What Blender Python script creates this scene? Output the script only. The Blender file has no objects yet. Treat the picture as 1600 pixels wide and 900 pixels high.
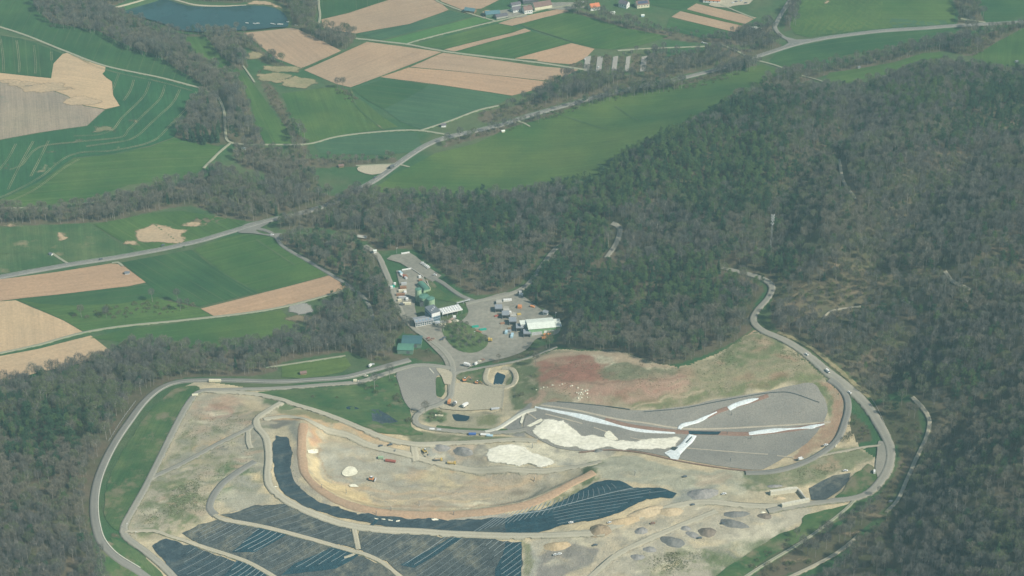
import bpy, bmesh, math, random
import numpy as np
from mathutils import Vector, Matrix
from mathutils.geometry import delaunay_2d_cdt
R = math.radians
random.seed(7); rng = np.random.default_rng(7)
SC = bpy.context.scene
COL = SC.collection

# ------------------------------------------------------------ camera
CAMH, DEP, HFOV = 1160.0, R(31.0), R(28.0)
FPX = 800.0 / math.tan(HFOV / 2)
cam = bpy.data.cameras.new("camera")
cam.angle = HFOV; cam.clip_start = 5; cam.clip_end = 30000
camo = bpy.data.objects.new("camera", cam); COL.objects.link(camo)
camo.location = (0, 0, CAMH); camo.rotation_euler = (math.pi / 2 - DEP, 0, 0)
SC.camera = camo
SC.render.resolution_x, SC.render.resolution_y = 1024, 576

# ------------------------------------------------------------ sky, sun, exposure
SUN_EL, SUN_AZ = 43.0, 122.0          # azimuth clockwise from +Y: the sun stands to the right and behind the camera
wd = bpy.data.worlds.new("World"); SC.world = wd; wd.use_nodes = True
nt = wd.node_tree; bg = nt.nodes["Background"]
sky = nt.nodes.new("ShaderNodeTexSky"); sky.sky_type = 'NISHITA'; sky.sun_disc = False
sky.sun_elevation = R(SUN_EL); sky.sun_rotation = R(SUN_AZ); sky.altitude = 300
nt.links.new(sky.outputs[0], bg.inputs[0]); bg.inputs[1].default_value = 0.07
sl = bpy.data.lights.new("sun", 'SUN'); sl.energy = 4.8; sl.angle = R(0.5); sl.color = (1.0, 0.93, 0.8)
so = bpy.data.objects.new("sun", sl); COL.objects.link(so)
sd = Vector((math.sin(R(SUN_AZ)) * math.cos(R(SUN_EL)), math.cos(R(SUN_AZ)) * math.cos(R(SUN_EL)), math.sin(R(SUN_EL))))
so.rotation_euler = sd.to_track_quat('Z', 'Y').to_euler(); so.location = (0, 1000, 900)
HAZE_D, HAZE_C = 0.000088, (0.5, 0.88, 0.95, 1)
SC.view_settings.view_transform = 'Standard'; SC.view_settings.look = 'None'
SC.view_settings.exposure = 0.3; SC.view_settings.gamma = 1.0

# ------------------------------------------------------------ pixel -> ray -> terrain
def ray(px, py):
    px = np.asarray(px, float); py = np.asarray(py, float)
    u = (px - 800) / FPX; v = (450 - py) / FPX
    c, s = math.cos(DEP), math.sin(DEP)
    return u, c + v * s, -s + v * c
def on_plane(px, py, z):
    dx, dy, dz = ray(px, py); t = (z - CAMH) / dz
    return dx * t, dy * t
def to_px(x, y, z):
    c, s = math.cos(DEP), math.sin(DEP)
    d = y * c - (z - CAMH) * s; up = y * s + (z - CAMH) * c
    return 800 + FPX * x / d, 450 - FPX * up / d

# value noise
def vnoise(x, y, scale, seed=0, octs=3, pers=0.5):
    x = np.asarray(x, float); y = np.asarray(y, float)
    tot = np.zeros(np.broadcast(x, y).shape); amp = 1.0; norm = 0
    for o in range(octs):
        r = np.random.default_rng(seed * 13 + o).random((256, 256))
        gx = x / scale * (2 ** o) + 31.7 * o + seed * 5.1; gy = y / scale * (2 ** o) + 17.3 * o
        ix = np.floor(gx).astype(int); iy = np.floor(gy).astype(int)
        fx = gx - ix; fy = gy - iy; fx = fx * fx * (3 - 2 * fx); fy = fy * fy * (3 - 2 * fy)
        a = r[ix % 256, iy % 256]; b = r[(ix + 1) % 256, iy % 256]
        c = r[ix % 256, (iy + 1) % 256]; d = r[(ix + 1) % 256, (iy + 1) % 256]
        tot += amp * ((a * (1 - fx) + b * fx) * (1 - fy) + (c * (1 - fx) + d * fx) * fy - 0.5) * 2
        norm += amp; amp *= pers
    return tot / norm

# ------------------------------------------------------------ terrain heights (control points: picture position, metres)
CTRL = [
 (0,20,14),(150,80,12),(300,120,6),(80,180,16),(200,230,10),(0,300,4),(300,290,-1),(320,20,-4),(420,60,-2),(600,60,4),(800,40,8),(1000,40,8),
 (1150,20,8),(1300,30,14),(1450,20,18),(1600,20,24),(550,110,0),(700,180,-1),(900,100,2),(1050,110,3),(1240,70,10),(1450,60,14),(1590,80,22),
 (500,260,-3),(700,260,-1),(850,230,1),(1000,180,4),(1120,130,6),(420,320,-3),(120,340,-2),(0,400,0),(200,420,1),(400,400,1),(100,520,5),(300,460,2),
 (500,430,3),(0,640,14),(300,540,5),(450,520,8),(560,540,11),(600,350,1),(740,360,6),(840,310,9),(900,340,22),(1000,260,36),(960,400,32),(870,440,26),
 (1100,200,44),(1200,150,44),(1280,140,42),(1320,120,22),(1420,95,22),(1450,150,48),(1580,150,66),(1300,220,62),(1450,260,84),(1600,280,100),
 (1100,330,52),(1240,340,74),(1400,380,98),(1550,420,122),(1100,440,56),(1190,460,66),(1300,430,88),(1300,520,84),(1450,500,110),(1600,560,128),
 (1400,640,74),(1500,700,92),(1600,800,118),(1450,850,74),(1350,860,52),(1600,900,118),
 (610,420,7),(650,470,8),(700,500,10),(740,470,12),(800,500,14),(860,520,17),(700,580,15),(770,560,15),(940,500,36),(1040,540,52),(880,560,34),
 (150,600,10),(80,750,26),(30,880,36),(150,870,36),(200,640,22),(330,595,18),(450,598,17),(560,590,16),(650,590,16),(740,620,16),(690,660,16),(800,600,20),
 (300,640,27),(240,740,30),(195,830,34),(350,680,34),(300,780,38),(400,720,37),(520,660,30),(600,670,26),(700,690,26),(800,680,26),(450,660,34),
 (520,740,32),(620,760,31),(720,760,31),(820,750,32),(450,790,38),(600,832,37),(750,838,37),(860,834,38),(400,850,26),(560,880,18),(300,880,22),(730,880,20),
 (640,910,12),(900,790,41),(900,740,38),(960,740,46),(1040,760,48),(1000,800,46),(900,850,40),(1050,850,45),(1200,800,49),(1130,750,48),(960,870,40),(1250,850,44),
 (850,640,29),(830,670,27),(900,690,27),(1000,680,32),(1100,678,34),(1270,668,44),(1000,640,40),(1100,630,46),(1250,605,62),(1180,700,39),(1080,728,46),(1000,712,42),(1220,725,49),
 (900,600,40),(960,580,48),(1060,580,62),(1160,540,70),(1240,560,74),(1200,480,70),(1320,615,66),(1385,700,64),(1340,775,54),(1300,745,49),(1250,785,49),(1300,700,54),
 (1425,640,78),(1420,745,66),
 # outside the frame
 (-260,0,16),(-260,300,4),(-260,600,14),(-260,900,44),(1860,0,40),(1860,300,120),(1860,600,160),(1860,950,160),(300,-160,0),(800,-160,8),(1300,-160,16),
 (0,1060,40),(400,1060,8),(800,1060,16),(1200,1060,40),(1600,1060,120)]
def tps_fit(P, v, lam):
    n = len(P); d = np.linalg.norm(P[:, None] - P[None], axis=2)
    K = np.where(d > 0, d * d * np.log(d + 1e-9), 0) + lam * np.eye(n)
    Q = np.c_[np.ones(n), P]; A = np.zeros((n + 3, n + 3)); A[:n, :n] = K; A[:n, n:] = Q; A[n:, :n] = Q.T
    return np.linalg.solve(A, np.r_[v, 0, 0, 0])
_c = np.array(CTRL, float); _x, _y = on_plane(_c[:, 0], _c[:, 1], _c[:, 2])
_P = np.c_[_x, _y] / 500.0; _w = tps_fit(_P, _c[:, 2], 0.012)
def base_h(x, y):
    sh = np.broadcast(x, y).shape; X = np.ravel(np.broadcast_to(x, sh)) / 500.; Y = np.ravel(np.broadcast_to(y, sh)) / 500.
    out = np.empty(X.size)
    for i in range(0, X.size, 40000):
        a = X[i:i + 40000]; b = Y[i:i + 40000]
        d2 = (a[:, None] - _P[:, 0]) ** 2 + (b[:, None] - _P[:, 1]) ** 2
        out[i:i + 40000] = (0.5 * d2 * np.log(d2 + 1e-12)) @ _w[:-3] + _w[-3] + _w[-2] * a + _w[-1] * b
    return out.reshape(sh)
X0, X1, Y0, Y1, GS = -1080.0, 1080.0, 1200.0, 3260.0, 3.0
gx = np.arange(X0, X1 + 1, GS); gy = np.arange(Y0, Y1 + 1, GS)
cx_ = np.arange(X0, X1 + 31, 30.0); cy_ = np.arange(Y0, Y1 + 31, 30.0)
_hc = base_h(*np.meshgrid(cx_, cy_, indexing='ij'))
def bil(H, x0, y0, s, x, y):
    fx = np.clip((np.asarray(x, float) - x0) / s, 0, H.shape[0] - 1.001); fy = np.clip((np.asarray(y, float) - y0) / s, 0, H.shape[1] - 1.001)
    ix = fx.astype(int); iy = fy.astype(int); fx = fx - ix; fy = fy - iy
    return (H[ix, iy] * (1 - fx) + H[ix + 1, iy] * fx) * (1 - fy) + (H[ix, iy + 1] * (1 - fx) + H[ix + 1, iy + 1] * fx) * fy
GX, GY = np.meshgrid(gx, gy, indexing='ij')
def smooth_up(x, y):   # cubic-ish: bilinear of the coarse grid averaged over a few offsets
    o = 0
    for dx in (-10, 0, 10):
        for dy in (-10, 0, 10): o = o + bil(_hc, X0, Y0, 30.0, x + dx, y + dy)
    return o / 9
HG = smooth_up(GX, GY)
HG = np.clip(HG, -8, 175)
hillmask = np.clip((HG - 30) / 40, 0, 1) * np.clip((GX - 40) / 250, 0, 1)
def h(x, y): return bil(HG, X0, Y0, GS, x, y)
def world(px, py, lift=0.0):
    px = np.asarray(px, float); py = np.asarray(py, float); z = np.full(np.broadcast(px, py).shape, 20.0)
    for i in range(40):
        x, y = on_plane(px, py, z + lift); z = 0.45 * z + 0.55 * h(x, y)
    return x, y
def w1(px, py, lift=0.0):
    x, y = world([px], [py], lift); return float(x[0]), float(y[0])
def wpoly(P, lift=0.0):
    P = np.array(P, float); x, y = world(P[:, 0], P[:, 1], lift); return np.c_[x, y]
def catmull(P, step, closed=False):
    P = np.asarray(P, float); n = len(P); out = []
    m = n if closed else n - 1
    for i in range(m):
        p1 = P[i]; p2 = P[(i + 1) % n]
        p0 = P[(i - 1) % n] if (closed or i > 0) else 2 * p1 - p2
        p3 = P[(i + 2) % n] if (closed or i + 2 < n) else 2 * p2 - p1
        k = max(1, int(np.linalg.norm(p2 - p1) / step))
        for j in range(k):
            t = j / k
            out.append(0.5 * ((2 * p1) + (-p0 + p2) * t + (2 * p0 - 5 * p1 + 4 * p2 - p3) * t * t + (-p0 + 3 * p1 - 3 * p2 + p3) * t ** 3))
    if not closed: out.append(P[-1])
    return np.array(out)
def densify(P, step):
    out = []
    for i in range(len(P)):
        a = P[i]; b = P[(i + 1) % len(P)]; k = max(1, int(np.ceil(np.linalg.norm(b - a) / step)))
        for j in range(k): out.append(a + (b - a) * j / k)
    return np.array(out)
def inside(P, x, y):
    x = np.asarray(x); y = np.asarray(y); c = np.zeros(x.shape, bool); n = len(P)
    for i in range(n):
        ax, ay = P[i]; bx, by = P[(i + 1) % n]
        if ay == by: continue
        c ^= ((ay > y) != (by > y)) & (x < (bx - ax) * (y - ay) / (by - ay) + ax)
    return c
def dist_poly(P, x, y, closed=True):
    d = np.full(x.shape, 1e9); n = len(P)
    for i in range(n if closed else n - 1):
        a = P[i]; b = P[(i + 1) % n]; v = b - a; L = max(v @ v, 1e-9)
        t = np.clip(((x - a[0]) * v[0] + (y - a[1]) * v[1]) / L, 0, 1)
        d = np.minimum(d, np.hypot(x - a[0] - t * v[0], y - a[1] - t * v[1]))
    return d
def sub(P, pad):
    i0 = max(0, int((P[:, 0].min() - pad - X0) / GS)); i1 = min(len(gx), int((P[:, 0].max() + pad - X0) / GS) + 2)
    j0 = max(0, int((P[:, 1].min() - pad - Y0) / GS)); j1 = min(len(gy), int((P[:, 1].max() + pad - Y0) / GS) + 2)
    return slice(i0, i1), slice(j0, j1)
def sst(t): t = np.clip(t, 0, 1); return t * t * (3 - 2 * t)
FEATS = []
def step_feat(poly, dz, w):           # ground inside a polygon goes up or down by dz over w metres
    P = catmull(wpoly(poly), 12, True); s = sub(P, w)
    x, y = GX[s], GY[s]; d = dist_poly(P, x, y); sd_ = np.where(inside(P, x, y), d, -d)
    FEATS.append((s, dz * sst(sd_ / w + 0.5)))
def ridge_feat(line, dz, w):
    P = catmull(wpoly(line), 12); s = sub(P, w * 2.5)
    FEATS.append((s, dz * np.exp(-(dist_poly(P, GX[s], GY[s], False) / w) ** 2)))
def flat_feat(poly, w):               # level the ground inside a polygon
    P = catmull(wpoly(poly), 12, True); s = sub(P, w)
    x, y = GX[s], GY[s]; d = dist_poly(P, x, y); sd_ = np.where(inside(P, x, y), d, -d)
    c = h(P[:, 0].mean(), P[:, 1].mean()); FEATS.append((s, (c - HG[s]) * sst(sd_ / w + 0.5)))

RING = [(474,662),(471,690),(474,730),(486,752),(520,778),(560,793),(600,801),(650,804),(710,804),(770,798),(825,788),(868,770),(900,752),(928,738)]
PITROAD = [(440,630),(415,645),(402,655),(402,668),(416,686),(420,715),(418,745),(424,764),(450,785),(500,808),(545,822),(600,829),(660,832),(720,836),(780,838),(840,838),(900,836),(945,834)]
OUTER = [(640,563),(600,574),(575,581),(540,590),(490,594),(430,597),(330,595),(282,597),(252,607),(226,628),(203,658),(181,690),(164,722),(152,754),(147,788),(150,822),(160,850),(184,874),(215,893),(245,915)]
INNER = [(705,577),(680,573),(650,572),(622,579),(590,589),(560,598),(500,603),(430,608),(360,610),(315,612),(297,628),(281,655),(263,690),(246,725),(226,765),(206,800),(194,824),(197,840),(226,862),(255,886),(280,912)]
RIGHTRD = [(1128,420),(1155,426),(1186,435),(1205,447),(1201,465),(1182,487),(1177,503),(1192,518),(1230,535),(1262,556),(1290,580),(1320,603),(1348,628),(1372,662),(1390,700),(1388,732),(1368,762),(1342,778),(1300,784),(1250,790),(1200,800)]
LAKE = [(150,22),(175,15),(200,8),(240,0),(255,-4),(280,5),(300,10),(350,12),(385,10),(420,12),(440,20),(447,30),(448,42),(425,45),(400,48),(360,50),(330,52),(290,50),(270,44),(240,34),(215,28),(190,20)]
PIT = [(487,690),(486,735),(505,758),(545,778),(600,792),(700,795),(780,788),(830,775),(880,752),(905,742),(850,738),(790,735),(740,715),(700,700),(640,700),(560,680),(510,668)]
POND_A = [(778,583),(794,583),(788,600),(772,600)]
POND_B = [(708,649),(736,649),(732,658),(711,657)]
POND_C = [(580,641),(592,641),(608,650),(622,660),(600,664),(582,659)]
POND_D = [(541,637),(552,636),(562,640),(556,644),(545,642)]
POND_E = [(1264,764),(1285,752),(1302,744),(1329,740),(1326,752),(1312,768),(1290,782),(1268,782)]
flat_feat(LAKE, 30); flat_feat([(730,475),(800,465),(870,505),(830,545),(760,565),(700,575),(660,525),(640,500)], 60)
step_feat(PIT, -8.0, 20); step_feat([(498,705),(500,730),(530,757),(600,780),(700,785),(780,776),(830,764),(850,750),(800,738),(700,718),(620,705),(560,695)], -4.0, 10); ridge_feat(RING, 3.4, 9); ridge_feat(PITROAD, 1.5, 10)
for p_, d_ in ((POND_A, -2.5), (POND_B, -2.0), (POND_C, -2.0), (POND_D, -1.0), (POND_E, -2.0), (LAKE, -3.0)): step_feat(p_, d_, 7)
ridge_feat([(560,80),(640,800)][:0] or [(240,842),(300,851),(370,873),(430,903)], 1.2, 5)
ridge_feat([(345,812),(400,822),(480,842),(553,864),(590,880),(630,905)], 1.2, 5)
for s_, v_ in FEATS: HG[s_] += v_
HG += hillmask * np.clip((GX-150)/200,0,1) * (vnoise(GX, GY, 230, 3, 2) * 20) + vnoise(GX, GY, 60, 5, 2) * 0.5 * (1 - hillmask)
for g_, d_, w_ in (([(1345,135),(1330,190),(1290,240),(1240,300),(1215,380)], -13, 26), ([(1620,170),(1540,230),(1470,300),(1420,360),(1390,400)], -14, 26), ([(1480,130),(1440,200),(1400,270),(1330,330),(1290,390)], 9, 28), ([(1640,260),(1580,330),(1530,400)], 8, 28), ([(1170,190),(1130,260),(1060,320),(1010,390)], -9, 22), ([(1620,430),(1520,480),(1450,520),(1400,580)], -12, 26), ([(1640,560),(1550,610),(1490,680),(1450,720)], -10, 24), ([(1640,700),(1560,760),(1480,820)], 8, 26), ([(1040,240),(980,310),(960,345)], 7, 20), ([(760,340),(740,420)], 5, 22), ([(1060,420),(1010,480),(960,530)], -5, 18)):
    FEATS.clear(); ridge_feat(g_, d_, w_)
    for s_, v_ in FEATS: HG[s_] += v_
LFILL = [(300,598),(440,612),(560,604),(622,585),(690,580),(760,572),(830,560),(870,545),(905,548),(960,548),(1010,562),(1060,572),(1110,556),(1150,535),(1178,515),(1200,524),(1240,545),(1290,590),(1325,625),(1330,665),
         (1345,700),(1372,720),(1362,760),(1330,790),(1290,815),(1200,865),(1150,915),(1000,925),(270,925),(225,870),(188,838),(196,810),(240,730),(280,650)]
LW = catmull(wpoly(LFILL), 12, True)

# ------------------------------------------------------------ small helpers
def tag(o, label=None, cat=None, group=None, kind=None):
    if label: o["label"] = label
    if cat: o["category"] = cat
    if group: o["group"] = group
    if kind: o["kind"] = kind
    return o
def link(o, parent=None):
    COL.objects.link(o)
    if parent is not None: o.parent = parent
    return o
def mesh_from(name, V, F, mats=None, smooth=False):
    me = bpy.data.meshes.new(name); V = np.asarray(V, np.float32)
    if isinstance(F, np.ndarray):
        me.vertices.add(len(V)); me.vertices.foreach_set("co", V.ravel())
        k = F.shape[1]; me.loops.add(F.size); me.loops.foreach_set("vertex_index", F.ravel().astype(np.int32))
        me.polygons.add(len(F)); me.polygons.foreach_set("loop_start", np.arange(0, F.size, k, dtype=np.int32))
        me.update(calc_edges=True); me.validate()
    else:
        me.from_pydata([tuple(map(float, v)) for v in V], [], F)
    if smooth: me.shade_smooth()
    for m in (mats or []): me.materials.append(m)
    return me
def srgb(r, g, b): # 0..255 picture value -> linear
    return tuple(((c / 255 + 0.055) / 1.055) ** 2.4 if c > 10 else c / 255 / 12.92 for c in (r, g, b))

# ------------------------------------------------------------ materials
class NT:
    def __init__(s, name, rough=0.9, spec=0.25):
        s.m = bpy.data.materials.new(name); s.m.use_nodes = True; s.t = s.m.node_tree; s.b = s.t.nodes["Principled BSDF"]
        s.b.inputs["Roughness"].default_value = rough; s.b.inputs["Specular IOR Level"].default_value = spec
    def n(s, typ, **kw):
        nd = s.t.nodes.new(typ)
        for k, v in kw.items():
            if k in nd.inputs: nd.inputs[k].default_value = v
            else: setattr(nd, k, v)
        return nd
    def l(s, a, b): s.t.links.new(a, b)
    def coord(s, attr=None):
        if attr: return s.n("ShaderNodeAttribute", attribute_name=attr).outputs["Vector"]
        return s.n("ShaderNodeTexCoord").outputs["Object"]
    def noise(s, vec, scale, detail=3.0, stretch=None, rough=0.55):
        if stretch:
            mp = s.n("ShaderNodeMapping"); mp.inputs["Scale"].default_value = stretch; s.l(vec, mp.inputs["Vector"]); vec = mp.outputs[0]
        nz = s.n("ShaderNodeTexNoise", Scale=scale, Detail=detail, Roughness=rough); s.l(vec, nz.inputs["Vector"]); return nz.outputs["Fac"]
    def rng(s, f, a, b, c=0.0, d=1.0):
        mr = s.n("ShaderNodeMapRange"); s.l(f, mr.inputs[0])
        for i, v in enumerate((a, b, c, d)): mr.inputs[i + 1].default_value = v
        return mr.outputs[0]
    def mix(s, f, a, b, mode='MIX'):
        mx = s.n("ShaderNodeMix", data_type='RGBA', blend_type=mode)
        for v, i in ((f, 0), (a, 6), (b, 7)):
            if isinstance(v, (tuple, list)): mx.inputs[i].default_value = (*v[:3], 1)
            elif isinstance(v, (int, float)): mx.inputs[i].default_value = v
            else: s.l(v, mx.inputs[i])
        return mx.outputs[2]
    def bump(s, f, strength, dist):
        bp = s.n("ShaderNodeBump", Strength=strength, Distance=dist); s.l(f, bp.inputs["Height"]); s.l(bp.outputs[0], s.b.inputs["Normal"])
    def soft(s, w, attr="ed", inv=False):
        """the sheet thins out in ragged tongues over its last w metres"""
        e = s.n("ShaderNodeAttribute", attribute_name=attr).outputs["Vector"]; sx = s.n("ShaderNodeSeparateXYZ"); s.l(e, sx.inputs[0])
        v = s.coord(); n1 = s.noise(v, 0.09, 6, None, 0.65); t = s.n("ShaderNodeMath", operation='MULTIPLY_ADD'); s.l(n1, t.inputs[0]); t.inputs[1].default_value = -2.2 * w; t.inputs[2].default_value = 0.62 * w
        q = s.n("ShaderNodeMath", operation='ADD'); s.l(sx.outputs[0], q.inputs[0]); s.l(t.outputs[0], q.inputs[1]); s.l(s.rng(q.outputs[0], -0.12 * w, 0.35 * w), s.b.inputs["Alpha"])
    def done(s, col):
        if isinstance(col, tuple): s.b.inputs["Base Color"].default_value = (*col, 1)
        else: s.l(col, s.b.inputs["Base Color"])
        return s.m
def m_soil(name, c1, c2, big=0.02, fine=0.5, bump=0.4, rough=0.95, soft=0):
    k = NT(name, rough, 0.15); v = k.coord()
    a = k.rng(k.noise(v, big, 4), 0.3, 0.7); c = k.mix(a, c1, c2)
    f = k.noise(v, fine, 5); c = k.mix(1.0, c, k.mix(k.rng(f, 0.25, 0.75), (0.78,) * 3, (1.2,) * 3), 'MULTIPLY')
    k.bump(f, bump, 0.6)
    if soft: k.soft(soft)
    return k.done(c)
def m_field(name, c1, c2, streak=0.25, patch=None, blotch=0.012, tram=0.0, fine=0.12, lines=0.0):
    """c1/c2 crop colours, st attribute = metres along / across the rows"""
    k = NT(name, 0.95, 0.12); v = k.coord(); st = k.coord("st")
    a = k.rng(k.noise(v, blotch, 4, None, 0.6), 0.35, 0.65); c = k.mix(a, c1, c2)
    s1 = k.noise(st, 1.0, 2, (0.006, 0.22, 1)); s2 = k.noise(st, 1.0, 2, (0.02, 0.9, 1))
    c = k.mix(1.0, c, k.mix(k.rng(s1, 0.3, 0.7), (1 - streak,) * 3, (1 + streak,) * 3), 'MULTIPLY')
    c = k.mix(1.0, c, k.mix(k.rng(s2, 0.3, 0.7), (1 - fine,) * 3, (1 + fine,) * 3), 'MULTIPLY')
    n3 = k.noise(v, 0.35, 4); c = k.mix(1.0, c, k.mix(k.rng(n3, 0.25, 0.75), (0.85,) * 3, (1.15,) * 3), 'MULTIPLY')
    n4 = k.noise(v, 0.02, 5, None, 0.6); c = k.mix(1.0, c, k.mix(k.rng(n4, 0.3, 0.7), (0.86, 0.88, 0.9), (1.14, 1.12, 1.05)), 'MULTIPLY')
    if patch:
        pf = k.rng(k.noise(v, 0.022, 6, None, 0.65), patch[1], patch[1] + 0.09); c = k.mix(pf, c, patch[0])
    if lines:
        sy = k.n("ShaderNodeSeparateXYZ"); k.l(st, sy.inputs[0]); dv = k.n("ShaderNodeMath", operation='MULTIPLY'); k.l(sy.outputs[1], dv.inputs[0]); dv.inputs[1].default_value = 1.0 / lines; fr = k.n("ShaderNodeMath", operation='FRACT'); k.l(dv.outputs[0], fr.inputs[0])
        lt = k.n("ShaderNodeMath", operation='LESS_THAN'); k.l(fr.outputs[0], lt.inputs[0]); lt.inputs[1].default_value = 0.07; ml = k.n("ShaderNodeMath", operation='MULTIPLY'); k.l(lt.outputs[0], ml.inputs[0]); k.l(k.rng(k.noise(v, 0.015, 3), 0.35, 0.6, 0.05, 0.3), ml.inputs[1]); c = k.mix(ml.outputs[0], c, (0.16, 0.19, 0.09))
    if tram:
        w = k.n("ShaderNodeTexWave", bands_direction='Y'); w.inputs["Scale"].default_value = 0.35 / tram * 0.9; w.inputs["Distortion"].default_value = 0
        k.l(st, w.inputs["Vector"]); f = k.rng(w.outputs["Fac"], 0.965, 1.0, 0, 0.32); c = k.mix(f, c, (0.2, 0.2, 0.11))
    k.bump(s2, 0.35, 0.3); return k.done(c)
def m_paint(name, col, rough=0.6, spec=0.4, var=0.12, sc=0.6):
    k = NT(name, rough, spec); v = k.coord(); f = k.noise(v, sc, 5)
    c = k.mix(k.rng(f, 0.3, 0.7), tuple(x * (1 - var) for x in col), tuple(min(1, x * (1 + var)) for x in col)); k.bump(f, 0.08, 0.05); return k.done(c)
def m_ribbed(name, col, pitch=0.6, rough=0.55, var=0.15):
    k = NT(name, rough, 0.4); v = k.coord(); w = k.n("ShaderNodeTexWave", bands_direction='X'); w.inputs["Scale"].default_value = 0.31 / pitch; k.l(v, w.inputs["Vector"])
    f = k.noise(v, 0.35, 5); c = k.mix(k.rng(f, 0.3, 0.7), tuple(x * (1 - var) for x in col), tuple(min(1, x * (1 + var)) for x in col))
    k.bump(w.outputs["Fac"], 0.5, 0.06); return k.done(c)
M = {}
M['crop_dark'] = m_field('crop_dark', (0.028, 0.084, 0.03), (0.05, 0.11, 0.037), 0.14, lines=16)
M['crop_blue'] = m_field('crop_blue', (0.042, 0.1, 0.052), (0.06, 0.125, 0.06), 0.14, lines=14)
M['crop_mid'] = m_field('crop_mid', (0.042, 0.104, 0.028), (0.078, 0.138, 0.037), 0.14, lines=18)
M['crop_tram'] = m_field('crop_tram', (0.024, 0.09, 0.036), (0.036, 0.108, 0.042), 0.12, ((0.28, 0.24, 0.14), 0.66))
M['grass_light'] = m_field('grass_light', (0.06, 0.15, 0.045), (0.08, 0.175, 0.05), 0.08)
M['meadow'] = m_field('meadow', (0.044, 0.108, 0.03), (0.1, 0.152, 0.04), 0.12, None, 0.007)
M['meadow_rough'] = m_field('meadow_rough', (0.05, 0.115, 0.04), (0.1, 0.14, 0.06), 0.12, ((0.22, 0.2, 0.11), 0.6), 0.02)
M['bank_green'] = m_field('bank_green', (0.04, 0.1, 0.034), (0.1, 0.145, 0.055), 0.12, ((0.2, 0.18, 0.11), 0.54), 0.035)
M['tuft'] = m_soil('tuft', (0.12, 0.15, 0.07), (0.17, 0.17, 0.09), 0.05, 0.3)
M['plough_tan'] = m_field('plough_tan', (0.42, 0.285, 0.185), (0.36, 0.26, 0.18), 0.07, None, 0.01, 0, 0.07)
M['plough_warm'] = m_field('plough_warm', (0.46, 0.3, 0.185), (0.39, 0.26, 0.17), 0.08, None, 0.01, 0, 0.07)
M['plough_sand'] = m_field('plough_sand', (0.52, 0.38, 0.23), (0.45, 0.33, 0.215), 0.07, None, 0.01, 0, 0.07)
M['plough_grey'] = m_field('plough_grey', (0.33, 0.26, 0.2), (0.28, 0.235, 0.175), 0.1, ((0.2, 0.2, 0.15), 0.66), 0.012, 0, 0.12)
M['dry_grass'] = m_soil('dry_grass', (0.36, 0.29, 0.17), (0.2, 0.2, 0.1), 0.03, 0.3, soft=6)
M['wheel_soil'] = m_soil('wheel_soil', (0.3, 0.29, 0.17), (0.22, 0.24, 0.13), 0.05, 0.3)
M['thin_crop'] = m_soil('thin_crop', (0.27, 0.235, 0.14), (0.12, 0.145, 0.07), 0.06, 0.3, soft=7)
M['litter'] = m_soil('leaf_litter', (0.25, 0.19, 0.12), (0.12, 0.125, 0.07), 0.05, 0.3, soft=8)
M['sand_patch'] = m_soil('sand_patch', (0.5, 0.37, 0.23), (0.4, 0.31, 0.2), 0.03, 0.3, soft=7)
M['gravel'] = m_soil('gravel', (0.3, 0.29, 0.26), (0.36, 0.34, 0.3), 0.03, 0.6)
M['gravel_grey'] = m_soil('gravel_grey', (0.225, 0.22, 0.195), (0.31, 0.295, 0.25), 0.022, 0.7, 0.8)
M['gravel_beige'] = m_soil('gravel_beige', (0.4, 0.37, 0.27), (0.46, 0.41, 0.3), 0.03, 0.6)
M['pale_sand'] = m_soil('pale_sand', (0.82, 0.8, 0.64), (0.7, 0.68, 0.52), 0.06, 0.4, 1.0)
M['sand_sheet'] = m_soil('sand_sheet', (0.86, 0.84, 0.7), (0.72, 0.7, 0.56), 0.06, 0.3, 0.6, soft=3.5)
M['gravel_soft'] = m_soil('gravel_soft', (0.3, 0.29, 0.26), (0.36, 0.34, 0.3), 0.03, 0.6, soft=5)
M['orange_soil'] = m_soil('orange_soil', (0.44, 0.3, 0.19), (0.37, 0.27, 0.18), 0.04, 0.5)
M['red_soil'] = m_soil('red_soil', (0.3, 0.2, 0.15), (0.26, 0.16, 0.12), 0.05, 0.5)
M['fleece'] = m_soil('white_fleece', (0.66, 0.74, 0.74), (0.8, 0.85, 0.83), 0.15, 0.4, 0.8, 0.7)
M['sand_line'] = m_soil('sand_line', (0.5, 0.45, 0.34), (0.42, 0.38, 0.3), 0.1, 0.8)
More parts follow.
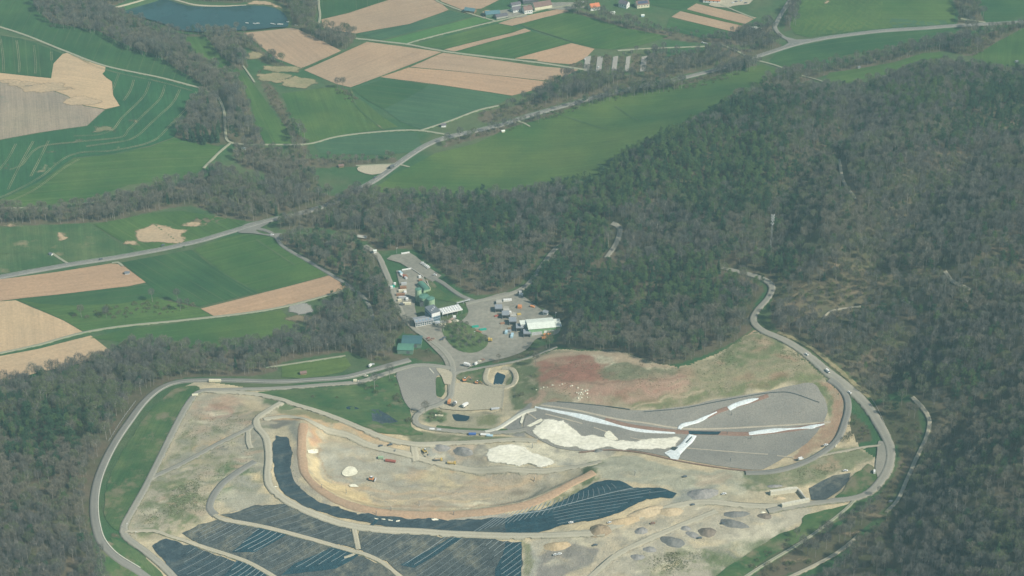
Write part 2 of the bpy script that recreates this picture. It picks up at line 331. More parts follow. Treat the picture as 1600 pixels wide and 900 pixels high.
def m_road(name, c1, c2, rut, edge, rutc=None, fray=0.0):
    k = NT(name, 0.9, 0.25); v = k.coord(); u = k.coord("uu")
    sx = k.n("ShaderNodeSeparateXYZ"); k.l(u, sx.inputs[0])
    c = k.mix(k.rng(k.noise(v, 0.05, 4), 0.3, 0.7), c1, c2)
    ab = k.n("ShaderNodeMath", operation='ABSOLUTE'); k.l(sx.outputs[1], ab.inputs[0])
    if rut:
        d = k.n("ShaderNodeMath", operation='SUBTRACT'); k.l(ab.outputs[0], d.inputs[0]); d.inputs[1].default_value = 0.45
        d2 = k.n("ShaderNodeMath", operation='ABSOLUTE'); k.l(d.outputs[0], d2.inputs[0]); c = k.mix(k.rng(d2.outputs[0], 0.3, 0.12, 0, rut), c, rutc or tuple(min(1, x * 1.5) for x in c1))
    if edge:
        nz = k.noise(v, 0.25, 4); ad = k.n("ShaderNodeMath", operation='ADD'); k.l(ab.outputs[0], ad.inputs[0]); k.l(k.rng(nz, 0, 1, -0.5, 0.5), ad.inputs[1])
        c = k.mix(k.rng(ad.outputs[0], 0.75, 1.05), c, edge)
    f = k.noise(v, 0.7, 4); c = k.mix(1.0, c, k.mix(k.rng(f, 0.25, 0.75), (0.9,) * 3, (1.1,) * 3), 'MULTIPLY')
    k.bump(f, 0.2, 0.1)
    if fray:
        nz = k.noise(v, 0.16, 5, None, 0.6); ad = k.n("ShaderNodeMath", operation='MULTIPLY_ADD'); k.l(nz, ad.inputs[0]); ad.inputs[1].default_value = fray * 4; k.l(ab.outputs[0], ad.inputs[2]); k.l(k.rng(ad.outputs[0], 0.86 + fray * 2.0, 1.06 + fray * 2.0, 1.0, 0.0), k.b.inputs["Alpha"])
    return k.done(c)
M['asphalt'] = m_road('asphalt_pale', (0.19, 0.19, 0.17), (0.235, 0.23, 0.2), 0.2, None)
M['asphalt_worn'] = m_road('asphalt_worn', (0.25, 0.245, 0.205), (0.31, 0.295, 0.24), 0.25, (0.2, 0.2, 0.13), None, 0.25)
M['asphalt_yard'] = m_soil('asphalt_yard', (0.23, 0.225, 0.19), (0.29, 0.275, 0.225), 0.035, 0.25, 0.2)
M['track'] = m_road('dirt_track', (0.34, 0.32, 0.24), (0.42, 0.38, 0.28), 0.3, (0.16, 0.17, 0.09), None, 0.3)
M['farm_track'] = m_road('farm_track', (0.22, 0.25, 0.15), (0.27, 0.28, 0.18), 0.75, (0.08, 0.15, 0.05), (0.42, 0.4, 0.32), 0.15)
M['haul'] = m_road('haul_road', (0.36, 0.34, 0.26), (0.43, 0.4, 0.3), 0.3, (0.33, 0.31, 0.22), None, 0.4)
M['kerb_pale'] = m_paint('kerb_pale', (0.55, 0.55, 0.46), 0.8)
M['paint_white'] = m_paint('road_paint', (0.7, 0.7, 0.66), 0.7)
def m_water(name, col, rough=0.12):
    k = NT(name, rough, 0.5); v = k.coord(); f = k.noise(v, 0.5, 3, (1, 0.6, 1)); k.bump(f, 0.08, 0.2)
    g = k.rng(k.noise(v, 0.012, 3), 0.35, 0.65); return k.done(k.mix(g, col, tuple(c * 1.4 for c in col)))
M['lake'] = m_water('lake_water', (0.018, 0.055, 0.056)); M['pond'] = m_water('pond_water', (0.01, 0.03, 0.045))
def m_membrane(name, c1, c2, patch=0.6, dusty=(0.13, 0.13, 0.1), rough=0.55):
    k = NT(name, rough, 0.4); v = k.coord(); st = k.coord("st")
    s1 = k.noise(st, 1.0, 3, (0.03, 0.7, 1)); c = k.mix(k.rng(s1, 0.3, 0.7), c1, c2)
    s3 = k.noise(st, 1.0, 2, (0.004, 0.13, 1)); c = k.mix(k.rng(s3, 0.52, 0.62, 0, 0.35), c, dusty)
    pf = k.rng(k.noise(v, 0.04, 6, None, 0.68), patch, patch + 0.15, 0, 0.8); c = k.mix(pf, c, dusty)
    s2 = k.noise(v, 0.9, 5); c = k.mix(1.0, c, k.mix(k.rng(s2, 0.3, 0.7), (0.7,) * 3, (1.35,) * 3), 'MULTIPLY')
    s4 = k.noise(v, 0.16, 5, None, 0.7); c = k.mix(1.0, c, k.mix(k.rng(s4, 0.3, 0.7), (0.62,) * 3, (1.45, 1.42, 1.3)), 'MULTIPLY'); k.bump(s1, 0.6, 0.4); return k.done(c)
M['mem_old'] = m_membrane('membrane_weathered', (0.042, 0.055, 0.062), (0.075, 0.088, 0.09), 0.5, (0.13, 0.13, 0.105))
M['mem_dark'] = m_membrane('membrane_dark', (0.02, 0.038, 0.052), (0.042, 0.064, 0.078), 0.55, (0.1, 0.11, 0.1))
M['mem_new'] = m_membrane('membrane_new', (0.008, 0.035, 0.055), (0.014, 0.05, 0.072), 0.9, (0.05, 0.08, 0.09))
M['seam'] = m_paint('seam_pale', (0.2, 0.24, 0.25), 0.7)
M['rope'] = m_paint('rope_pale', (0.3, 0.35, 0.35), 0.7)
def m_leaf(name, c1, c2, rough=0.8, trans=0.0):
    k = NT(name, rough, 0.15); oi = k.n("ShaderNodeObjectInfo"); v = k.coord(); f = k.noise(v, 0.35, 2)
    c = k.mix(oi.outputs["Random"], c1, c2); c = k.mix(1.0, c, k.mix(k.rng(f, 0.3, 0.7), (0.75,) * 3, (1.3,) * 3), 'MULTIPLY'); return k.done(c)
M['bark'] = m_leaf('bark_grey', (0.22, 0.2, 0.17), (0.32, 0.3, 0.26)); M['bark_red'] = m_leaf('bark_pine', (0.16, 0.1, 0.07), (0.2, 0.13, 0.09))
M['twig'] = m_leaf('twigs_grey', (0.108, 0.116, 0.1), (0.155, 0.16, 0.134)); M['twig_brown'] = m_leaf('twigs_brown', (0.15, 0.14, 0.108), (0.195, 0.18, 0.135))
M['twig_green'] = m_leaf('twigs_greenish', (0.115, 0.135, 0.08), (0.16, 0.175, 0.1)); M['twig_violet'] = m_leaf('twigs_violet', (0.095, 0.098, 0.092), (0.13, 0.128, 0.116)); M['needle'] = m_leaf('needles', (0.03, 0.075, 0.04), (0.05, 0.1, 0.045)); M['needle_l'] = m_leaf('needles_light', (0.075, 0.14, 0.05), (0.11, 0.17, 0.06))
M['bud'] = m_leaf('young_leaves', (0.085, 0.13, 0.04), (0.14, 0.17, 0.06)); M['bush'] = m_leaf('bush_twigs', (0.12, 0.125, 0.07), (0.17, 0.15, 0.09))
# ------------------------------------------------------------ draped sheets and ribbons
BLOCK = np.zeros(GX.shape, bool)            # where no tree may stand
def block(P, pad=0.0):
    s = sub(P, pad + 4); x, y = GX[s], GY[s]; m = inside(P, x, y)
    if pad: m |= dist_poly(P, x, y) < pad
    BLOCK[s] |= m
def zl(layer): return 0.5 + 0.15 * layer
def longdir(P):
    n = len(P); e = [(np.linalg.norm(P[(i + 1) % n] - P[i]), i) for i in range(n)]; i = max(e)[1]
    v = P[(i + 1) % n] - P[i]; return v / np.linalg.norm(v)
def add_attr(me, name, A):
    at = me.attributes.new(name, 'FLOAT_VECTOR', 'POINT'); at.data.foreach_set("vector", np.asarray(A, np.float32).ravel())
def drape(name, poly, mat, layer, smooth=False, step=9.0, rough=0.0, rows=None, world_in=False, label=None, flat=None, kind="structure", parent=None, blk=True, pad=0.0, dome=0.0):
    W = np.array(poly, float) if world_in else wpoly(poly)
    if rows is None: dr = longdir(W)
    else:
        q = wpoly(rows); dr = (q[1] - q[0]); dr /= np.linalg.norm(dr)
    P = catmull(W, step * 0.7, True) if smooth else densify(W, step * 0.7)
    if rough:
        P = P + np.c_[vnoise(P[:, 0], P[:, 1], 9, 21, 3), vnoise(P[:, 0], P[:, 1], 9, 22, 3)] * rough
    if blk: block(P, pad)
    nb = len(P)
    x = np.arange(P[:, 0].min(), P[:, 0].max(), step); y = np.arange(P[:, 1].min(), P[:, 1].max(), step * 0.87)
    if len(x) and len(y):
        gxx, gyy = np.meshgrid(x, y, indexing='ij'); gxx = gxx + (np.arange(len(y)) % 2)[None] * step * 0.5
        q = np.c_[gxx.ravel(), gyy.ravel()]; ins = inside(P, q[:, 0], q[:, 1]); q = q[ins]
        if len(q): q = q[dist_poly(P, q[:, 0], q[:, 1]) > step * 0.4]
        allp = np.r_[P, q]
    else: allp = P
    r = delaunay_2d_cdt([Vector((float(a), float(b))) for a, b in allp], [], [list(range(nb))], 1, 1e-4)
    V = np.array([(v.x, v.y) for v in r[0]])
    F = np.array([f for f in r[2] if len(f) == 3], np.int32)
    if len(F) == 0: print("EMPTY", name); return None
    a, b, c = V[F[:, 0]], V[F[:, 1]], V[F[:, 2]]
    cr = (b[:, 0] - a[:, 0]) * (c[:, 1] - a[:, 1]) - (b[:, 1] - a[:, 1]) * (c[:, 0] - a[:, 0]); F[cr < 0] = F[cr < 0][:, ::-1]
    z = h(V[:, 0], V[:, 1]) + zl(layer) if flat is None else np.full(len(V), flat)
    ed = dist_poly(P, V[:, 0], V[:, 1])
    if dome: z = z + dome * np.clip(ed / 5, 0, 1) * (1 + .5 * vnoise(V[:, 0], V[:, 1], 9, 33, 2))
    me = mesh_from(name, np.c_[V, z], F, [mat], True); add_attr(me, "ed", np.c_[ed, ed * 0, ed * 0])
    add_attr(me, "st", np.c_[V @ dr, V @ np.array([-dr[1], dr[0]]), np.zeros(len(V))])
    o = link(bpy.data.objects.new(name, me), parent)
    if kind: o["kind"] = kind
    if label: o["label"] = label
    return o
def ribbon(name, pts, width, mat, layer, smooth=True, step=5.0, world_in=False, jit=0.0, label=None, kind="structure", parent=None, blk=True, segs=4, bump=0.0, taper=None, pad=1.5):
    W = np.array(pts, float) if world_in else wpoly(pts)
    P = catmull(W, step) if smooth else densify(W, step)[:-int(max(1, np.ceil(np.linalg.norm(W[0] - W[-1]) / step)))]
    if not smooth: P = np.r_[P, W[-1:]]
    T = np.gradient(P, axis=0); T /= np.linalg.norm(T, axis=1)[:, None] + 1e-9; N = np.c_[-T[:, 1], T[:, 0]]
    n = len(P); s = np.r_[0, np.cumsum(np.linalg.norm(np.diff(P, axis=0), axis=1))]
    hw = np.full(n, width / 2) if taper is None else np.interp(s / s[-1], np.linspace(0, 1, len(taper)), taper) / 2
    js = np.linspace(-1, 1, segs + 1); V = []; A = []
    if width > 2.4 and segs >= 2: js = np.r_[-1, np.linspace(-.84, .84, segs + 1), 1]; segs += 2
    for j in js:
        w_ = hw + (vnoise(P[:, 0], P[:, 1], 14, 31 + (j > 0), 3) * jit if abs(j) == 1 else 0)
        q = P + N * (j * w_)[:, None]; V.append(np.c_[q, h(q[:, 0], q[:, 1]) + (.3 if abs(j) == 1 and width > 2.4 and segs > 3 else zl(layer)) + bump * (1 - j * j)]); A.append(np.c_[s, np.full(n, j), np.zeros(n)])
    V = np.concatenate(V); A = np.concatenate(A); F = []
    for k in range(segs):
        i = np.arange(n - 1); F.append(np.c_[(k) * n + i, k * n + i + 1, (k + 1) * n + i + 1, (k + 1) * n + i])
    F = np.concatenate(F)[:, ::-1]
    me = mesh_from(name, V, F, [mat], True); add_attr(me, "uu", A); add_attr(me, "ed", np.c_[(1 - np.abs(A[:, 1])) * width / 2 + 3, np.zeros((len(A), 2))])
    o = link(bpy.data.objects.new(name, me), parent)
    if kind: o["kind"] = kind
    if label: o["label"] = label
    if blk:
        s_ = sub(P, width + 6); BLOCK[s_] |= dist_poly(P, GX[s_], GY[s_], False) < width / 2 + pad
    return o

# ------------------------------------------------------------ fields (name, material, layer, outline in picture positions)
for mt, P in [
 ('crop_dark', [(-60,-30),(20,-22),(50,6),(80,36),(115,43),(150,47),(180,63),(215,78),(250,88),(275,108),(300,122),(318,134),(310,139),(250,121),(165,103),(100,79),(40,55),(-20,36),(-90,20)]),
 ('crop_dark', [(-90,40),(-20,52),(30,60),(60,70),(98,85),(84,100),(80,122),(40,119),(-20,112),(-90,104)]),
 ('plough_sand', [(98,85),(110,82),(165,104),(164,112),(160,116),(166,122),(175,128),(177,150),(187,166),(165,171),(130,165),(105,150),(60,133),(-20,125),(-90,120),(-90,105),(-20,112),(40,119),(80,123),(83,100)]),
 ('plough_grey', [(-90,121),(-20,126),(0,127),(60,134),(105,151),(130,166),(164,172),(136,197),(60,208),(0,219),(-90,230)]),
 ('crop_tram', [(166,106),(250,124),(312,140),(300,160),(285,190),(272,215),(235,228),(180,240),(115,247),(60,285),(0,312),(-60,322),(-90,322),(-90,231),(0,220),(60,209),(136,198),(165,173),(188,166),(178,150),(176,128),(167,122),(161,116),(165,112)]),
 ('crop_mid', [(272,216),(310,222),(345,230),(335,246),(318,264),(290,278),(200,290),(150,308),(60,322),(-90,334),(-90,324),(0,314),(60,287),(115,249),(180,242),(235,230)]),
 ('crop_mid', [(285,58),(322,58),(345,88),(372,108),(395,130),(410,150),(430,180),(452,205),(466,226),(415,226),(400,200),(392,160),(370,115),(330,100),(305,85)]),
 ('plough_tan', [(380,52),(400,50),(455,44),(465,46),(533,80),(471,107),(432,92)]),
 ('plough_tan', [(475,110),(573,66),(690,82),(548,137),(526,132)]),
 ('plough_tan', [(692,83),(745,90),(840,104),(905,109),(890,116),(864,128),(640,105)]),
 ('plough_warm', [(638,106),(750,116),(862,129),(850,137),(800,150),(594,121)]),
 ('crop_blue', [(549,139),(593,123),(690,135),(800,151),(782,162),(740,173),(700,191),(657,203),(625,190),(600,172)]),
 ('crop_dark', [(549,140),(600,125),(672,133),(640,152),(600,171),(575,158)]),
 ('meadow', [(440,147),(480,141),(508,138),(525,134),(548,151),(570,160),(600,185),(622,199),(560,208),(500,221),(480,225),(462,205),(450,170)]),
 ('crop_blue', [(490,226),(520,216),(560,211),(600,207),(650,207),(653,215),(660,228),(645,238),(600,243),(560,242),(500,240)]),
 ('crop_dark', [(499,-30),(640,-30),(612,-1),(545,21),(501,30)]),
 ('plough_tan', [(502,31),(545,21),(612,-2),(640,-30),(668,-12),(701,16),(640,38),(556,53),(520,48),(505,44)]),
 ('crop_blue', [(557,54),(640,38),(703,17),(742,26),(595,63)]),
 ('grass_light', [(597,65),(744,27),(768,33),(636,70)]),
 ('crop_mid', [(642,71),(775,38),(800,42),(815,46),(800,51),(694,77)]),
 ('plough_tan', [(694,78),(800,52),(820,45),(830,49),(800,57),(710,81)]),
 ('crop_mid', [(711,82),(800,58),(829,50),(892,67),(803,92),(796,92)]),
 ('plough_warm', [(804,92),(893,68),(929,77),(915,91),(895,101),(865,99)]),
 ('plough_tan', [(778,37),(800,30),(880,13),(890,18),(812,38),(800,41)]),
 ('crop_mid', [(814,39),(889,19),(940,33),(980,45),(1045,57),(1000,72),(958,78),(930,76),(895,66),(832,46)]),
 ('plough_tan', [(672,-14),(690,3),(725,17),(752,14),(765,8),(800,-10),(810,-30),(660,-30)]),
 ('plough_tan', [(1088,6),(1182,28),(1164,38),(1073,15)]), ('plough_tan', [(1063,18),(1161,41),(1150,51),(1049,27)]),
 ('crop_mid', [(1072,16),(1163,39),(1162,41),(1064,17)]), ('crop_dark', [(1046,29),(1149,52),(1140,62),(1090,58),(1040,46)]),
 ('crop_dark', [(985,-6),(1100,-6),(1084,6),(1060,16),(1000,6)]),
 ('crop_mid', [(1252,-30),(1500,-30),(1480,-2),(1493,18),(1490,37),(1440,41),(1400,43),(1300,54),(1262,59),(1242,54),(1234,40),(1240,20)]),
 ('meadow', [(1242,54),(1236,40),(1252,-20),(1310,-30),(1380,-30),(1378,28),(1390,43),(1300,54),(1262,59)]),
 ('crop_blue', [(1386,29),(1440,31),(1488,33),(1486,38),(1440,41),(1396,44)]),
 ('crop_dark', [(1212,85),(1240,75),(1300,63),(1400,51),(1490,46),(1498,53),(1480,62),(1400,74),(1330,85),(1255,100),(1222,108),(1200,98)]),
 ('meadow', [(575,300),(600,285),(615,272),(640,262),(680,240),(740,226),(800,199),(850,185),(930,155),(1000,143),(1080,131),(1140,113),(1190,101),(1228,112),(1190,130),(1140,150),(1100,175),(1060,195),(1000,225),(950,250),(935,272),(880,290),(800,305),(700,305)]),
 ('crop_mid', [(1290,122),(1296,114),(1340,108),(1400,98),(1440,84),(1470,82),(1475,90),(1420,102),(1380,118),(1330,128),(1300,135)]),
 ('crop_mid', [(1520,88),(1560,65),(1620,32),(1700,10),(1700,110),(1600,108),(1560,107),(1520,100)]),
 ('crop_dark', [(1500,-30),(1700,-30),(1700,0),(1620,20),(1560,35),(1540,36),(1532,12)]),
 ('meadow_rough', [(-90,362),(-20,358),(60,353),(140,349),(160,362),(185,380),(214,395),(180,403),(100,411),(0,429),(-90,440)]),
 ('crop_mid', [(145,351),(180,345),(240,333),(285,330),(330,338),(385,346),(370,356),(330,371),(280,384),(217,395),(190,378)]),
 ('plough_warm', [(-90,450),(-20,440),(0,437),(100,424),(175,412),(190,414),(228,442),(200,448),(40,466),(0,471),(-90,480)]),
 ('crop_dark', [(190,411),(250,400),(300,391),(345,425),(402,458),(312,480),(250,465),(230,444)]),
 ('crop_mid', [(302,390),(350,372),(375,367),(430,369),(440,382),(478,410),(516,429),(404,458),(346,424)]),
 ('plough_warm', [(314,483),(400,461),(515,431),(548,449),(500,466),(440,480),(395,488),(335,495)]),
 ('plough_sand', [(-90,478),(25,470),(60,485),(100,502),(131,520),(60,540),(0,553),(-90,572)]),
 ('plough_sand', [(-90,578),(0,557),(60,546),(142,525),(178,553),(150,562),(115,571),(60,583),(0,597),(-90,612)]),
 ('crop_mid', [(28,469),(200,450),(228,446),(250,468),(312,482),(332,496),(250,505),(133,520),(100,501)]),
 ('crop_dark', [(28,469),(200,450),(228,446),(262,462),(190,475),(110,478),(60,475)]),
 ('meadow', [(140,529),(200,514),(300,503),(395,492),(440,485),(452,500),(472,512),(420,530),(330,545),(240,540),(190,535)]),
 ('meadow', [(440,571),(500,562),(540,559),(549,572),(535,582),(500,589),(470,592),(440,590)]),
 ('bank_green', [(402,614),(470,609),(560,602),(612,588),(622,600),(628,622),(641,640),(644,668),(660,680),(600,678),(560,664),(500,642),(430,622)]),
 ('bank_green', [(302,603),(270,611),(243,635),(225,655),(207,683),(187,715),(172,745),(163,780),(166,812),(188,832),(193,815),(204,800),(224,765),(244,725),(262,690),(280,655),(294,628),(312,610)]),
 ('bank_green', [(166,846),(200,868),(240,905),(200,930),(140,930),(150,880)]),
 ('meadow_rough', [(172,840),(196,850),(224,870),(252,895),(262,912),(245,910),(215,888),(185,868)]),
 ('bank_green', [(1105,915),(1140,885),(1165,868),(1210,840),(1250,822),(1258,806),(1300,796),(1335,788),(1325,805),(1290,825),(1200,872),(1150,915)]),
 ('bank_green', [(1305,778),(1318,768),(1330,745),(1345,735),(1355,725),(1368,735),(1373,750),(1360,768),(1340,777)]),
 ('bank_green', [(705,603),(718,596),(724,610),(722,622),(712,624)][:0] or [(682,590),(690,590),(696,600),(696,612),(690,622),(683,620),(681,603)]),
 ('bank_green', [(717,583),(757,576),(759,598),(748,601),(717,594)]),
 ('bank_green', [(757,497),(757,482),(770,474),(774,478),(771,495),(764,500)]),
 ('bank_green', [(664,452),(668,435),(700,462),(736,474),(725,480),(712,474),(690,470),(675,466)]),
 ('bank_green', [(720,482),(733,482),(731,495),(722,505),(712,504)]),
 ('bank_green', [(658,692),(672,660),(700,665),(800,668),(820,672),(818,680),(700,678)][:0] or [(684,666),(740,670),(792,671),(793,677),(740,676),(690,674)])]:
    nm = {'bank_green': 'grass_bank', 'meadow': 'meadow', 'meadow_rough': 'meadow'}.get(mt, 'farm_field')
    small = nm == 'grass_bank'
    drape(nm, P, M[mt], 1 + (1 if mt in ('crop_dark', 'grass_light') else 0) + (1 if small else 0), smooth=small, step=6 if small else 10, rough=1.5 if small else 0.25, blk=False)
def blob(name, px, py, rx, ry, mat, layer, seed=0, n=14, label=None, **kw):
    r = np.random.default_rng(seed + int(px * 7 + py)); P = []
    for i in range(n):
        a = 2 * math.pi * i / n; k = 0.72 + 0.5 * r.random(); P.append((px + rx * k * math.cos(a), py + ry * k * math.sin(a)))
    return drape(name, P, mat, layer, smooth=True, step=6, rough=2.0, label=label, **kw)
for a in [(98,370,15,9),(252,367,50,17),(205,380,20,7),(22,354,24,4),(300,352,40,5)]: blob('bare_soil_patch', *a, M['sand_patch'], 4)
for a in [(70,138,50,9),(125,158,34,9),(40,132,40,6),(20,128,30,5)]: blob('bare_soil_patch', *a, M['sand_patch'], 3, blk=False)
for a in [(400,88,18,8),(440,108,42,7),(468,130,40,11),(425,122,32,10)]: blob('dry_grass_patch', *a, M['dry_grass'], 4)
for a in [(160,203,26,6),(80,237,16,4),(192,149,5,9),(244,160,6,8),(10,262,8,10),(118,222,18,4),(208,190,12,5),(26,300,12,2)]: blob('bare_soil_patch', *a, M['thin_crop'], 3, blk=False)
for a in [(1065,395,18,5),(1290,470,36,8),(1330,497,30,6),(1450,427,40,6),(1270,452,26,5),(1395,690,16,8),(1350,808,60,10),(1330,835,30,8),(1245,875,36,9),(770,378,14,8),(788,392,7,6),(1090,410,30,6),(575,372,16,12),(600,380,8,8),(1380,795,20,6),(945,380,6,14),(690,420,6,14),(715,440,8,14),(330,345,40,8),(170,800,8,12),(180,838,14,8),(1440,735,26,6)]:
    blob('leaf_litter_clearing', *a, M['litter'], 1, blk=False)
for a in [(1350,430,130,24),(1290,470,80,30),(1430,425,70,16)]: blob('thicket_floor', *a, M['litter'], 0.6, blk=False)
for a in [(575,268,26,4),(598,265,20,5)]: blob('gravel_lay_by', *a, M['sand_patch'], 3)
drape('lay_by', [(560,262),(575,259),(600,258),(615,259),(606,268),(582,274),(560,268)], M['gravel_beige'], 4, True, 5)
blob('gravel_plot', 470, 483, 27, 10, M['gravel_soft'], 4); blob('gravel_plot', 470, 499, 32, 8, M['litter'], 2)
blob('sand_streak', 1292, 4, 8, 7, M['sand_patch'], 4); blob('sand_streak', 1286, 18, 3, 12, M['sand_patch'], 4)
blob('gravel_yard', 1140, 4, 34, 9, M['gravel_beige'], 4); blob('gravel_yard', 795, 22, 34, 7, M['asphalt_yard'], 4); blob('gravel_yard', 768, 22, 20, 8, M['sand_patch'], 3)
blob('gravel_yard', 870, 10, 50, 5, M['asphalt_yard'], 3); blob('gravel_yard', 1178, 45, 14, 3, M['gravel_beige'], 4)
for x0, w in ((919,9),(938,9),(962,8),(982,7),(1007,9)):
    drape('parking_bay', [(x0-w/2,90),(x0+w/2,88),(x0+w/2-3,112),(x0-w/2-3,113)], M['gravel'], 4, step=5)
# tram lines of the arable land: thin bare wheel strips
TR = [[(186,116),(180,132),(176,142)],[(209,126),(205,140),(196,155),(188,165)],[(234,129),(228,146),(215,162),(190,186),(176,204),(150,212),(100,214)],[(258,134),(250,155),(225,180),(200,205),(186,216),(110,224),(60,232),(30,262),(0,268)],
      [(281,141),(270,162),(240,190),(214,214),(190,222),(120,232)],[(307,144),(295,166),(265,198),(238,222),(180,236),(112,243),(60,280),(0,310),(-40,320)],[(25,226),(12,250),(-8,275)],[(52,222),(30,262),(9,305)],[(76,221),(62,250),(48,277)],
      [(310,160),(285,180)],[(124,250),(100,264),(50,300),(0,322)],[(1,62),(5,90),(6,114)],[(26,64),(30,95),(30,117)],[(53,72),(56,100),(55,119)],[(80,82),(81,98)],[(2,56),(60,66),(98,80)],[(112,86),(165,110),(250,129),(300,143)]]
for t in TR:
    W = wpoly(t)
    for s in (-1, 1):
        P = catmull(W, 5); T = np.gradient(P, axis=0); T /= np.linalg.norm(T, axis=1)[:, None]; P = P + np.c_[-T[:, 1], T[:, 0]] * s * 1.0
        ribbon('wheel_track', P[::3] if len(P) > 6 else P, 0.5, M['wheel_soil'], 5, world_in=True, blk=False, segs=1, jit=0.3)
for t in [[(300,391),(345,425),(402,458)],[(690,83),(640,105),(594,121)],[(600,204),(560,170),(548,140)],[(0,397),(60,394)],[(960,165),(1000,190)],[(840,95),(780,92)],[(850,170),(905,190),(950,203)],[(818,41),(895,66)],[(400,375),(460,415)],[(240,350),(290,388)],[(475,107),(535,82),(571,67)]]:
    ribbon('field_margin', t, 2.2, M['meadow_rough'], 4, blk=False, segs=2, jit=0.5)

# ------------------------------------------------------------ roads, tracks and yards
MAIN = [(1720,22),(1620,33),(1550,38),(1493,41),(1440,45),(1380,49),(1320,56),(1280,62),(1240,71),(1205,82),(1165,95),(1110,112),(1060,124),(1000,136),(950,148),(900,161),(850,175),(822,183),(790,194),(745,205),(700,215),(670,226),(640,244),(615,262),(590,280),(560,297),(520,318),(470,334),(430,343),(400,351),(350,366),(300,380),(200,400),(100,416),(0,434),(-90,452)]
ribbon('country_road', MAIN, 8.5, M['asphalt'], 6, label="pale two-lane country road crossing the valley", pad=3)
for s in (-3.7, 3.7):
    P = catmull(wpoly(MAIN), 8); T = np.gradient(P, axis=0); T /= np.linalg.norm(T, axis=1)[:, None]; P = P + np.c_[-T[:, 1], T[:, 0]] * s
    ribbon('road_edge_line', P[::2], 0.22, M['paint_white'], 7, world_in=True, segs=1, blk=False)
P = catmull(wpoly(MAIN), 6); V_ = []; F_ = []
for i in range(0, len(P) - 1, 2):
    a, b = P[i], P[i] + (P[i + 1] - P[i]) * 0.66; t = (b - a) / np.linalg.norm(b - a); n_ = np.array([-t[1], t[0]]) * 0.1; k = len(V_)
    for q in (a - n_, b - n_, b + n_, a + n_): V_.append((q[0], q[1], float(h(q[0], q[1])) + zl(7)))
    F_.append((k, k + 1, k + 2, k + 3))
o = link(bpy.data.objects.new('road_centre_dashes', mesh_from('road_centre_dashes', V_, F_, [M['paint_white']]))); o["kind"] = "structure"
ribbon('side_road', [(1262,66),(1236,64),(1220,56),(1211,45),(1213,36),(1225,15),(1240,-8),(1260,-40)], 6.5, M['asphalt'], 6)
drape('road_junction', [(1225,58),(1245,63),(1262,62),(1275,62),(1245,71),(1215,78),(1232,68)], M['asphalt'], 5, step=6)
for w, pts in [(4.5, [(-90,15),(-20,37),(0,43),(40,56),(100,80),(165,104),(250,122),(312,138)]),(4, [(322,142),(340,152),(350,175),(352,205),(357,222),(384,227),(420,227),(480,226),(520,216),(560,210),(620,205),(656,205),(690,210),(703,213)]),
   (4, [(360,225),(345,237),(318,264)]),(4, [(657,205),(700,191),(745,174),(780,166)]),(4.5, [(556,61),(600,66),(635,70),(700,82),(800,94),(850,100),(915,110)]),(4, [(635,70),(650,65),(700,52),(775,34),(810,26),(850,15),(885,10),(905,4)]),
   (4, [(497,-20),(498,8),(500,25),(497,44)]),(3.5, [(672,-6),(690,6),(740,24),(775,34)]),(4, [(1165,91),(1185,96),(1205,101),(1226,108)]),(3.5, [(1252,119),(1275,125),(1297,133)]),(4, [(965,80),(1010,77),(1060,75),(1110,73)]),
   (3.5, [(82,397),(95,406),(108,414)]),(4.5, [(-90,572),(-20,556),(0,553),(60,540),(130,521),(200,510),(300,500),(395,489),(445,480),(500,466),(545,452)]),
   (3.5, [(0,326),(30,326),(60,326)]),(3, [(125,320),(165,313)]),(4, [(1126,70),(1150,80),(1165,88)]),(3, [(805,189),(820,194),(828,199)]),(3.5, [(175,412),(184,411),(192,417)]),(3, [(556,260),(600,258),(622,258),(640,262)]),
   (3, [(380,104),(390,118),(398,130)]),(3, [(1190,34),(1198,44)][:0] or [(1125,8),(1180,30)]),(3.5, [(1500,30),(1540,36)]),(3.5, [(415,575),(440,572),(500,563),(540,557)]),
   (4, [(1340,778),(1320,798),(1290,822),(1250,850),(1200,880),(1150,912)]),(5, [(1395,470),(1408,474),(1424,478)][:0] or [(1410,470),(1422,476)])]:
    ribbon('farm_track', pts, w, M['farm_track'], 5, jit=0.5)
for w, pts in [(3.5, [(1310,250),(1314,270),(1322,292),(1336,312)]),(4.5, [(1425,622),(1444,642),(1452,660),(1447,685),(1436,708),(1422,740),(1404,780),(1384,802)]),(5, [(1342,838),(1318,858),(1295,873),(1270,886),(1230,905)]),(4, [(1476,425),(1490,442),(1516,454)]),(2.8, [(1286,500),(1296,488),(1320,483),(1345,480)])]:
    ribbon('dirt_track', pts, w, M['track'], 5, jit=0.6, pad=3)
ribbon('access_road', [(392,357),(412,360),(428,368),(440,384),(458,396),(480,408),(520,432),(550,451),(568,466),(578,482),(583,505)], 5.0, M['asphalt'], 6)
drape('road_junction', [(383,352),(408,346),(430,341),(420,350),(407,357),(400,361),(414,367),(440,366),(440,376),(420,370),(395,366),(372,364)], M['asphalt'], 5, True, 5)
ribbon('access_road', [(570,385),(590,400),(602,425),(612,450),(622,478),(634,500),(650,516),(672,532),(692,548),(705,566),(708,585),(706,605),(703,622),(685,634),(662,642),(650,652),(650,662),(664,669),(700,674),(760,677),(800,676),(822,672)], 7.5, M['asphalt_worn'], 6, jit=0.6)
drape('asphalt_yard', [(604,406),(612,400),(640,396),(650,402),(668,418),(690,432),(676,442),(660,432),(645,424),(625,412)], M['asphalt_yard'], 5, step=6)
drape('asphalt_yard', [(619,424),(645,421),(662,434),(668,448),(650,455),(648,480),(652,498),(636,500),(622,478),(612,452),(625,450)], M['asphalt_yard'], 5, step=6)
